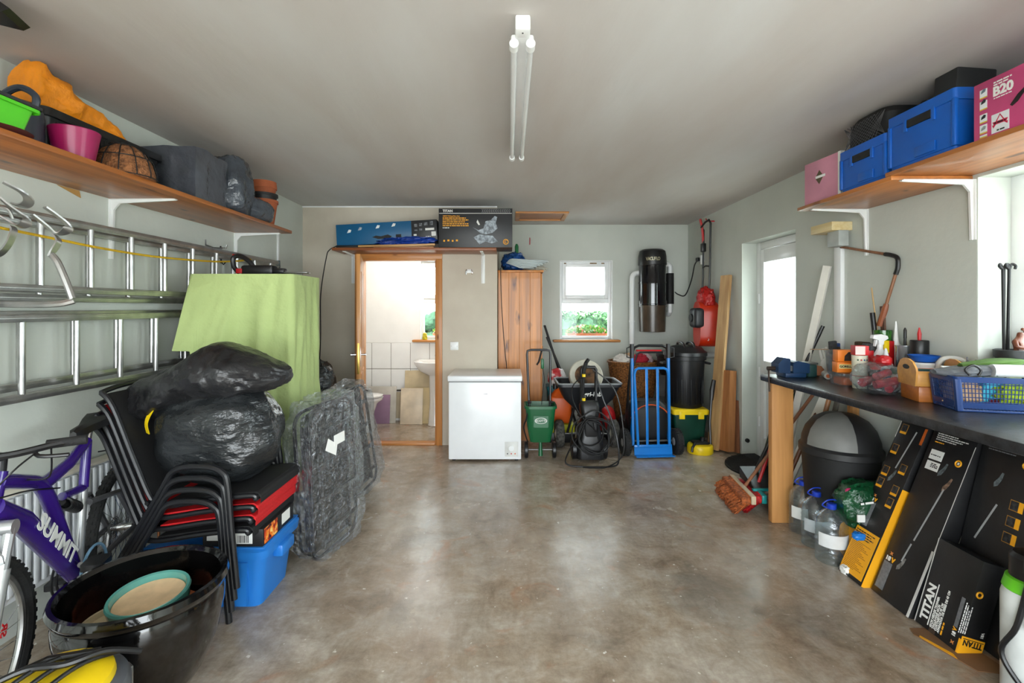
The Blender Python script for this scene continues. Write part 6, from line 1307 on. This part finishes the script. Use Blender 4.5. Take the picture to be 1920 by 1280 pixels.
for i,(a,b_) in enumerate(((-.01,.03),(.008,.05),(.0,-.01))): lean_len('plastic_spoon','clear plastic spoon standing in the glass','spoon',(2.285+a,2.41,WT+.012),(2.285+a*2,2.41-b_*.5,WT+.20+.01*i),.009,.003,film('clear_spoon',(226,232,238),.6,.2,0),(1,0,0)).__setitem__('group','spoons in the glass')
# blue basket with contents
bkt = thing('mesh_basket','navy blue plastic mesh basket of odds and ends on the bench','basket',(2.21,2.215,WT+.0005),math.radians(-15))
NAV = mat('navy_plastic',(18,52,108),.38,var=.06); bw, bd, bh = .36, .19, .155
def bp(u,v,z): k = 1+.09*z/bh; return Vector((u*k,v*k,z))
n = MB(); n.box(-bw/2,-bd/2,0,bw/2,bd/2,.012,.003); n.build('basket_floor', NAV, bkt)
for q,z,t_ in ((1,.145,.011),(1,.03,.006)):
    n = MB(); n.tube([bp(p[0],p[1],z) for p in rrect(bw,bd,.02,4)],0,closed=True,flat=(.006,.028 if z>.1 else .016),roll=None) if 0 else n.loft([[bp(p[0]*s_,p[1]*s_,zz) for p in rrect(bw,bd,.02,4)] for zz,s_ in ((z-.014,1.0),(z+.012,1.01),(z+.012,.975),(z-.014,.965))],close=True,cap=False); n.build('basket_band', NAV, bkt)
n = MB()
for s in (-1,1):
    for i in range(27): u = -bw/2+.02+(bw-.04)*i/26; n.tube([bp(u,s*bd/2*.985,.008),bp(u,s*bd/2*.985,.14)],.0019,4)
    for i in range(14): v = -bd/2+.02+(bd-.04)*i/13; n.tube([bp(s*bw/2*.99,v,.008),bp(s*bw/2*.99,v,.14)],.0019,4)
for j in range(5): z = .045+.02*j; n.tube([bp(p[0]*.99,p[1]*.985,z) for p in rrect(bw,bd,.02,4)],.0019,4,closed=True)
o_ = n.build('mesh_sides', NAV, bkt, 0); o_['kind'] = 'stuff'
for sx in (-1,1):
    for sy in (-1,1): n = MB(); n.loft([[bp(sx*(bw/2-.012)+p[0],sy*(bd/2-.012)+p[1],z) for p in rrect(.026,.026,.006,2)] for z in (.004,.145)]); n.build('corner_post', NAV, bkt)
def inb(nm,label,cat,mb,m,x,y,z,rot=(0,0,0)): return solo(nm,mb,m,label,cat,(x,y,z),rot=rot)
inb('duster','lime green microfibre duster in the mesh basket','cloth',MB().blob((0,0,.045),(.10,.06,.05),36,.8,.3,4,3,.3),mat('lime_fibre',(190,220,50),.9,var=.2,bump=.6,bs=60),2.30,2.17,WT+.035,(0,0,-.26))
inb('paper_bag','crumpled brown paper bag in the mesh basket','bag',MB().blob((0,0,.05),(.05,.055,.055),24,.8,.3,4,5,.3),mat('kraft_paper',(206,170,130),.8,var=.1),2.10,2.245,WT+.016)
inb('cyan_packet','cyan and white packet in the mesh basket','packet',MB().box(-.06,-.02,0,.06,.02,.12,.006),mat('cyan_print',(60,190,220),.5,var=.05),2.20,2.20,WT+.02,(0,.2,-.26))
inb('red_cloth','dark red cloth at the bottom of the mesh basket','cloth',MB().blob((0,0,.02),(.12,.05,.02),24,.8,.2,4,7,.2),mat('dark_red_cloth',(120,26,46),.9),2.27,2.185,WT+.013,(0,0,-.26))
n = profbag([(-.17,.025,.01,.02),(-.12,.03,.0,.055),(-.04,.045,.0,.07),(.04,.055,.01,.065),(.12,.05,.015,.05),(.17,.04,.03,.015)],4,.008,30,5)
inb('plastic_wrapper','grey plastic wrapper lying across the basket','wrapper',n,mat('grey_wrapper',(112,116,122),.3,var=.25,bump=.5,bs=16),2.15,2.23,WT+.150,(0,0,-.2))
n = profbag([(-.13,.02,.005,.015),(-.06,.03,.0,.035),(.02,.038,.0,.04),(.09,.035,.005,.03),(.13,.03,.02,.01)],9,.008,26,5)
inb('garden_glove','olive green garden glove on top of the wrapper','glove',n,mat('olive_fabric',(78,112,40),.85,var=.2),2.23,2.235,WT+.190,(0,-.05,-.15))
n = MB(); n.lathe([(.026,-.16),(.028,-.16),(.028,.16),(.026,.16),(.018,.16),(.018,-.16)],24); inb('paper_roll','roll of pale grey paper across the basket','roll',n,mat('pale_paper',(206,208,210),.7),2.31,2.12,WT+.185,(PI/2,0,math.radians(75)))
inb('paper_pad','white paper pad behind the green glove','paper',MB().box(-.12,-.07,0,.12,.07,.006),WHITEINK,2.22,2.285,WT+.16,(.25,-.02,-.2))
n = MB(); n.tube(spline([(-.03,0,0),(-.04,.01,.025),(-.015,.0,.045),(.01,-.01,.025),(.0,-.01,.0)],5),.005); n.tube(spline([(.06,-.03,.0),(.07,-.03,.02),(.09,-.03,.015),(.10,-.03,-.005)],5),.005); inb('cable_loop','small loop of black cable on the basket rim','cable',n,BLACK,2.10,2.175,WT+.162)
# things in the window recess
SIL_Z = .996
bp_ = onb('black_pot','black plastic pot on the window sill','plant pot',2.41,2.315,[('pot_body',MB().lathe([(.046,0),(.048,.003),(.060,.225),(.068,.228),(.070,.262),(.064,.265),(.056,.25),(.04,.2),(.001,.2)],36),mat('soft_black_pot',(34,36,38),.5))],z=SIL_Z)
fg = bpy.data.meshes.new('carved_figure'); V = [(0,0,0),(0,0,.03),(0,0,.06),(0,0,.085),(0,-.004,.105),(0,-.006,.125),(-.03,0,.08),(-.042,-.012,.055),(-.01,-.03,.05),(.03,0,.082),(.05,-.005,.105),(.03,-.005,.135),(.008,-.005,.138),(-.02,-.02,.0),(.02,-.02,.0)]
E = [(0,1),(1,2),(2,3),(3,4),(4,5),(3,6),(6,7),(7,8),(3,9),(9,10),(10,11),(11,12),(0,13),(0,14)]
fg.from_pydata(V,E,[]); fo = bpy.data.objects.new('carved_figure',fg); COL.objects.link(fo); fo.location = (2.425,2.30,SIL_Z+.225); fo['label'] = 'carved brown wooden figure with arms folded standing in the black pot'; fo['category'] = 'figurine'
sm = fo.modifiers.new('skin','SKIN'); fo.modifiers.new('sub','SUBSURF').levels = 2
for i,r_ in enumerate((.024,.020,.023,.022,.011,.019,.011,.009,.008,.011,.009,.008,.008,.018,.018)): fg.skin_vertices[0].data[i].radius = (r_,r_)
fg.skin_vertices[0].data[0].use_root = True; fg.materials.append(wood('carved_wood',(120,66,42),(70,34,20),'Z',.4,.1)); fo.rotation_euler = (0,0,.3); fg.shade_smooth()
fi = thing('fire_irons','bundle of black iron rods with curled hooks in the black pot','fire irons',(2.395,2.335,SIL_Z+.205))
for i,(dx,dy) in enumerate(((-.012,0),(.0,.008),(.012,-.004),(.022,.006))):
    MB().tube([(dx*.6,dy,0),(dx*1.1,dy,.45)],.006,8).build('rod', BLACKM, fi); MB().tube(spline([(dx*1.1,dy,.445),(dx*1.1+.012,dy,.47),(dx*1.1+.024,dy-.006,.462),(dx*1.1+.018,dy-.01,.448)] if i%2 else [(dx*1.1,dy,.445),(dx*1.1-.012,dy,.47),(dx*1.1-.022,dy-.006,.46),(dx*1.1-.014,dy-.01,.446)],4),.006,8).build('hook_end', BLACKM, fi)
# ---------------------------------------------------------------- under the bench
bn = thing('swing_bin','large black swing bin with grey flap in domed lid','bin',(2.092,3.06,0))
MB().lathe([(.17,0),(.178,.005),(.212,.55),(.205,.55),(.17,.01),(.001,.01)],48).build('bin_body', BLACKM, bn)
MB().lathe([(.222,.545),(.228,.55),(.228,.585),(.214,.60),(.21,.64),(.19,.70),(.15,.755),(.09,.79),(.001,.80)],48).build('domed_lid', mat('charcoal_lid',(32,32,33),.5), bn)
n = MB(); rings = []
for z,r_ in ((.602,.2155),(.64,.2125),(.70,.1925),(.755,.1525),(.79,.0925),(.803,.012)):
    rings.append([Vector((r_*1.01*math.cos(a),r_*1.01*math.sin(a),z+.001)) for a in [PI*1.02+PI*.42*i/12 for i in range(13)]])
for i in range(len(rings)-1):
    for j in range(12): n.add([rings[i][j],rings[i][j+1],rings[i+1][j+1],rings[i+1][j]],[(0,1,2,3)])
n.build('swing_flap', mat('grey_flap',(118,118,114),.5), bn)
WAT = film('water_bottle_plastic',(238,246,248),.86,.06,.35,9)
def water(label,x,y,paper):
    t = thing('water_bottle',label,'water bottle',(x,y,0.0)); pr = [(.07,0),(.082,.004)]
    for i in range(7): z = .02+.027*i; pr += [(.083,z),(.080,z+.012),(.083,z+.024)]
    pr += [(.083,.215),(.075,.25),(.045,.285),(.022,.30),(.022,.31)]
    MB().lathe(pr,36).build('bottle_shell', WAT, t); MB().lathe([(.024,.30),(.025,.303),(.025,.325),(.02,.33),(.001,.33)],20).build('cap', mat('blue_cap',(24,60,180),.4), t)
    MB().tube(spline([(-.024,0,.303),(-.06,-.01,.325),(-.035,-.02,.355),(.02,-.01,.35),(.024,0,.305)],5),.004).build('carry_loop', mat('blue_cap',), t)
    a0 = PI*1.05; n = MB(); n.grid(lambda u,v: Vector((.0845*math.cos(a0+PI*.9*u),.0845*math.sin(a0+PI*.9*u),.10+.075*v)),20,2); n.build('paper_label', paper, t)
    if paper is WHITEINK and y > 3.1: MB().box(-.012,-.0862,.125,.03,-.0845,.15).build('blue_mark', mat('blue_mark',(20,110,190),.5), t)
    return t
water('water bottle with blue mark on white label next to the bench leg',1.925,3.17,WHITEINK); water('middle water bottle between the other two with crinkled clear label',1.895,2.985,mat('silver_label',(196,202,206),.4)); water('white labelled water bottle by the yellow bag',1.865,2.80,mat('white_label',(228,230,230),.5))
GBAG = mat('green_compost_bag',(16,84,48),.3,var=.25,bump=.6,bs=10,dist=.06); YBAG = mat('yellow_compost_bag',(232,160,30),.35,var=.15,bump=.5,bs=10,dist=.05)
n = MB(); n.blob((0,0,.11),(.10,.085,.115),36,.75,.15,2.5,3,.08,-.11); yb = solo('compost_bag', n, YBAG, 'yellow printed compost bag on the floor by the water bottle', 'bag', (2.02,2.775,.001)); 
n = MB().box(-.08,-.092,.06,-.04,-.086,.11); n.build('barcode_sticker', WHITEINK, yb)
n = MB(); n.blob((0,0,.12),(.14,.10,.125),40,.75,.15,2.4,9,.09,-.12); gb = solo('compost_bag', n, GBAG, 'dark green printed compost bag on top of the yellow bag', 'bag', (2.03,2.765,.222))
text('Pu',.075,WHITEINK,gb,frame((.105,-.118,.20),(-1,.12,-.12),(0,.1,-1)),bold=.001); MB().box(-.115,-.108,.06,-.075,-.10,.10).build('barcode_sticker', WHITEINK, gb); small_print(gb, frame((-.10,-.112,.155),(1,.0,.15),(0,.1,1)), [(0,0,.09)], WHITEINK, .016)
n = MB(); n.prism([(-.03,.09),(-.012,.06),(0,.1),(.015,.06),(.028,.07),(.005,.13)],'Y',-.118,-.112); n.build('plant_picture', mat('plant_print',(206,170,60),.5,var=.5,vs=50), gb); MB().blob((-.09,-.03,.20),(.04,.03,.025),16).build('pink_patch', mat('pink_print',(206,50,110),.5), gb)
solo('blue_wrapper', MB().blob((0,0,.02),(.03,.02,.018),20,.8,.3,3,2,.2), mat('bright_blue_film',(20,120,210),.3), 'scrap of bright blue plastic between the compost bags', 'wrapper', (1.90,2.63,.20))
solo('white_scrap', MB().blob((0,0,.022),(.035,.03,.022),18,.8,.3,3,2,.2,-.022), WHITEINK, 'crumpled white paper scrap under the yellow bag', 'paper', (1.86,2.655,.001))
# leaning tool cartons
CART = mat('black_tool_carton',(30,30,32),.42,var=.25,vs=6,bump=.08,bs=20)
def leanbox(label, o, w_, L_, t_, lean):
    e = thing('tool_carton', label, 'box', o); v = Vector((lean,0,1)).normalized(); e.matrix_world = frame(o,(0,-1,0),v)
    MB().box(0,0,-t_,w_,L_,0,.002).build('carton_body', CART, e); return e
def put(e,x0,y0,x1,y1,m,nm='print_patch',d=0): return MB().box(x0,y0,.0001+d,x1,y1,.0011+d).build(nm,m,e)
GREYP2 = mat('spec_grey_print',(118,120,124),.6,var=.15,vs=70); EDGEW = mat('worn_white_edge',(206,204,200),.7,var=.1)
I4 = Matrix.Translation((0,0,.0014))
def pole_pic(e, a, b_): 
    d = (Vector(b_+(0,))-Vector(a+(0,))); n_ = Vector((-d.y,d.x,0)).normalized()*.004; A = Vector(a+(.0008,)); B_ = Vector(b_+(.0008,)); MB().loft([[A-n_,A+n_,A+n_+Vector((0,0,.0006)),A-n_+Vector((0,0,.0006))],[B_-n_,B_+n_,B_+n_+Vector((0,0,.0006)),B_-n_+Vector((0,0,.0006))]]).build('pole_picture', mat('silver_pole_print',(170,172,174),.5), e)
def head_pic(e,x,y,c=(110,120,124)): MB().prism([(x-.012,y-.03),(x+.004,y-.02),(x+.016,y+.01),(x+.02,y+.04),(x+.012,y+.042),(x+.002,y+.015),(x-.014,y-.01)],'Z',.0003,.0013).build('tool_picture', mat('tool_print%d'%c[0],c,.5,var=.35,vs=60), e)
# first carton, with amber panel
c1 = leanbox('black tool carton with large amber panel beside the compost bags',(1.835,2.70,.006),.175,.90,.07,.43)
put(c1,.004,.02,.165,.27,YELINK,'amber_panel'); MB().box(.1751,.0,-.07,.1765,.55,0).build('amber_edge', YELINK, c1)
small_print(c1, Matrix.Translation((.012,.0,.0016)), [(0,.25-.012*i,.13-.02*(i%2)) for i in range(4)], BLKINK, .008, 3); small_print(c1, Matrix.Translation((.012,.0,.0016)), [(0,.19-.0085*i,.13-.05*((i*3)%4)/3) for i in range(18)], mat('brown_print',(150,96,20),.6), .0045, 4)
put(c1,.012,.285,.06,.42,GREYP2,'spec_table'); text('18',.024,WHITEINK,c1,Matrix.Translation((.012,.428,.0012)),bold=.0012); text('V',.026,YELINK,c1,Matrix.Translation((.042,.428,.0012)),bold=.0015); text('x',.024,mat('copper_print',(220,140,70),.5),c1,Matrix.Translation((.03,.455,.0012)),bold=.001)
for x,y in ((.01,.51),(.012,.58),(.115,.50),(.115,.43),(.012,.71),(.11,.62),(.02,.83)): put(c1,x,y,x+.04,y+.055,mat('frame_amber_print',(170,120,40),.6),'picture_frame'); put(c1,x+.003,y+.014,x+.037,y+.052,mat('thumb_print',(58,58,62),.6,var=.5,vs=60),'thumbnail',.0006); put(c1,x,y,x+.04,y+.013,YELINK,'caption_strip',.0006)
pole_pic(c1,(.085,.64),(.12,.86)); head_pic(c1,.08,.59); put(c1,.0,.80,.004,.90,EDGEW,'torn_edge'); put(c1,.16,.80,.175,.89,mat('orange_tape',(206,96,20),.5),'amber_tab',.0005)
# second carton
c2 = leanbox('black tool carton with pole saw picture and white torn edge',(1.872,2.505,.006),.235,.93,.09,.40)
put(c2,.222,.0,.235,.33,EDGEW,'white_edge'); put(c2,.232,.33,.235,.86,EDGEW,'worn_edge')
put(c2,.012,.03,.062,.17,GREYP2,'spec_table'); text('18',.03,WHITEINK,c2,Matrix.Translation((.012,.178,.0012)),bold=.0014); text('V',.032,YELINK,c2,Matrix.Translation((.048,.178,.0012)),bold=.0018); text('x',.028,mat('copper_print',),c2,Matrix.Translation((.03,.21,.0012)),bold=.001)
pole_pic(c2,(.10,.21),(.115,.31)); pole_pic(c2,(.12,.33),(.165,.62)); head_pic(c2,.10,.19,(130,128,126)); head_pic(c2,.12,.70); head_pic(c2,.168,.64,(150,120,100)); put(c2,.028,.74,.10,.79,WHITEINK,'white_label'); put(c2,.028,.685,.10,.73,WHITEINK,'white_label'); small_print(c2, Matrix.Translation((.034,.0,.002)), [(0,.76,.055),(.02,.70,.04),(.02,.708,.04),(.02,.716,.03)], BLKINK, .007, 8)
small_print(c2, I4, [(.03,.895-.0105*i,.17-.03*(i%3)) for i in range(6)], WHITEINK, .007, 5); small_print(c2, I4, [(.03,.828,.05)], YELINK, .007, 6)
n = MB(); n.tube([(.185+.014*math.cos(a),.76+.014*math.sin(a),.0008) for a in [2*PI*i/20 for i in range(20)]],.004,5,closed=True); n.build('round_badge', YELINK, c2); put(c2,.180,.754,.19,.766,WHITEINK,'badge_centre')
# third tall carton behind the short one
c4 = leanbox('tall black tool carton behind the short lettered carton',(2.02,2.262,.006),.36,.90,.05,.24)
pole_pic(c4,(.06,.42),(.12,.60)); head_pic(c4,.10,.70); small_print(c4, I4, [(.03,.87-.0105*i,.15-.03*(i%3)) for i in range(5)], GREYP2, .006, 7)
for y in (.60,.53,.46): put(c4,.17,y,.225,y+.045,mat('frame_amber_print',),'picture_frame'); put(c4,.173,y+.003,.205,y+.042,mat('thumb_print',),'thumbnail',.0006); put(c4,.207,y,.225,y+.045,YELINK,'caption_strip',.0006)
pole_pic(c4,(.275,.44),(.285,.66)); head_pic(c4,.26,.70,(120,120,120)); head_pic(c4,.28,.74,(176,120,60))
n = MB(); n.tube([(.20+.014*math.cos(a),.80+.014*math.sin(a),.0008) for a in [2*PI*i/20 for i in range(20)]],.004,5,closed=True); n.build('round_badge', YELINK, c4)
# short lettered carton in front
c3 = leanbox('short black carton lettered TITAN with amber end at the bench front',(1.888,2.255,.006),.215,.40,.10,.30)
put(c3,.0,.0,.004,.40,EDGEW,'worn_edge')
UP = lambda x,y: Matrix.Translation((x,y,.0012)) @ Matrix.Rotation(PI/2,4,'Z')
text('TITAN',.05,WHITEINK,c3,UP(.055,.03),bold=.002,sx=1.15); put(c3,.062,.02,.066,.21,WHITEINK,'underline')
for i,sx in enumerate(('45CM HEDGE TRIMMER','TAILLE-HAIE 45CM','CORTASETOS 45 CM','APARADOR DE SEBES DE 45 CM')): text(sx,.0135,WHITEINK,c3,UP(.083+.0125*i,.02),bold=.0005)
small_print(c3, UP(.135,.02), [(0,0,.055)], YELINK, .01, 9); put(c3,.172,.09,.188,.22,GREYP2,'spec_table'); text('18',.02,WHITEINK,c3,UP(.188,.05),bold=.001); text('V',.022,YELINK,c3,UP(.188,.074),bold=.0012); text('x',.024,mat('copper_print',),c3,UP(.190,.02),bold=.001); put(c3,.075,-.0,.105,.018,mat('cut_hole_brown',(64,46,34),.8),'hand_hole')
# its near end: amber foot with lettering upside down
MB().box(.2151,.0,-.10,.2163,.075,0).build('amber_foot', YELINK, c3); put(c3,.207,.0,.2155,.06,YELINK,'amber_wrap',.0004)
text('TITAN',.034,BLKINK,c3,frame((.2168,.062,-.093),(0,0,1),(0,-1,0)),bold=.001,sx=.85); MB().box(.2163,.065,-.095,.217,.068,-.006).build('underline', BLKINK, c3)
small_print(c3, frame((.2166,.085,-.010),(0,1,0),(0,0,-1)), [(0,-.009*i-.006,.12-.02*(i%2)+.03*(i==3)) for i in range(4)], WHITEINK, .007, 11); text('18V',.016,WHITEINK,c3,frame((.2166,.085,-.075),(0,1,0),(0,0,-1)),bold=.0006)
n = MB(); n.tube([(.2166,.26+.012*math.cos(a),-.02+.012*math.sin(a)) for a in [2*PI*i/18 for i in range(18)]],.004,5,closed=True); n.build('round_badge', YELINK, c3)
# loose cardboard flap
cf = thing('cardboard_flap','flat brown cardboard piece with amber strip on the floor','cardboard',(1.88,2.08,.001),math.radians(0))
n = MB(); n.prism([(-.06,.12),(-.075,.08),(.0,-.14),(.13,-.16),(.1,.05),(.02,.12)],'Z',0,.004); n.build('card_sheet', mat('brown_corrugated',(126,90,58),.8,var=.1), cf); n = MB(); n.prism([(-.066,.06),(-.056,.07),(-.012,-.045),(-.022,-.075)],'Z',.004,.005); n.build('amber_strip', YELINK, cf)
# garden sprayer
gsp = thing('pressure_sprayer','white garden pressure sprayer with green ring and black hose','sprayer',(1.945,1.80,0))
MB().lathe([(.075,0),(.085,.01),(.085,.38),(.075,.42),(.05,.44)],32).build('tank', mat('translucent_white',(222,226,224),.35), gsp); MB().lathe([(.078,.405),(.082,.41),(.072,.45),(.06,.455)],32).build('green_ring', mat('vivid_green',(110,210,40),.4), gsp); MB().lathe([(.058,.45),(.062,.455),(.062,.53),(.05,.545),(.001,.55)],28).build('pump_cap', BLACK, gsp)
MB().tube([(-.035,-.04,.55),(-.07,-.05,.56),(-.085,-.06,.50),(-.082,-.07,.30)],.009).build('pump_handle', BLACK, gsp); MB().tube(spline([(-.07,-.05,.45),(-.10,-.04,.3),(-.115,-.0,.18),(-.09,-.06,.08),(-.05,-.10,.03)],6),.009).build('hose', BLACK, gsp); MB().box(-.06,-.10,.10,-.035,-.08,.42,.006).build('spray_lance', BLACK, gsp)
stp = MB(); stp.tube(spline([(-.15,.05,.012),(-.12,.02,.014),(-.08,.03,.014),(-.09,.06,.012),(-.14,.07,.012)],5,True),.008,8,closed=True); stp.tube(spline([(-.08,.035,.014),(-.02,.02,.02),(.03,-.02,.05),(.09,-.06,.09)],5),0,flat=(.03,.008),roll=(0,0,1)); stp.tube(spline([(.0,-.06,.03),(.06,-.08,.09),(.12,-.06,.12)],5),.018)
solo('black_strap', stp, BLACK, 'black strap with looped hook on the floor by the sprayer', 'strap', (1.80,1.71,0))
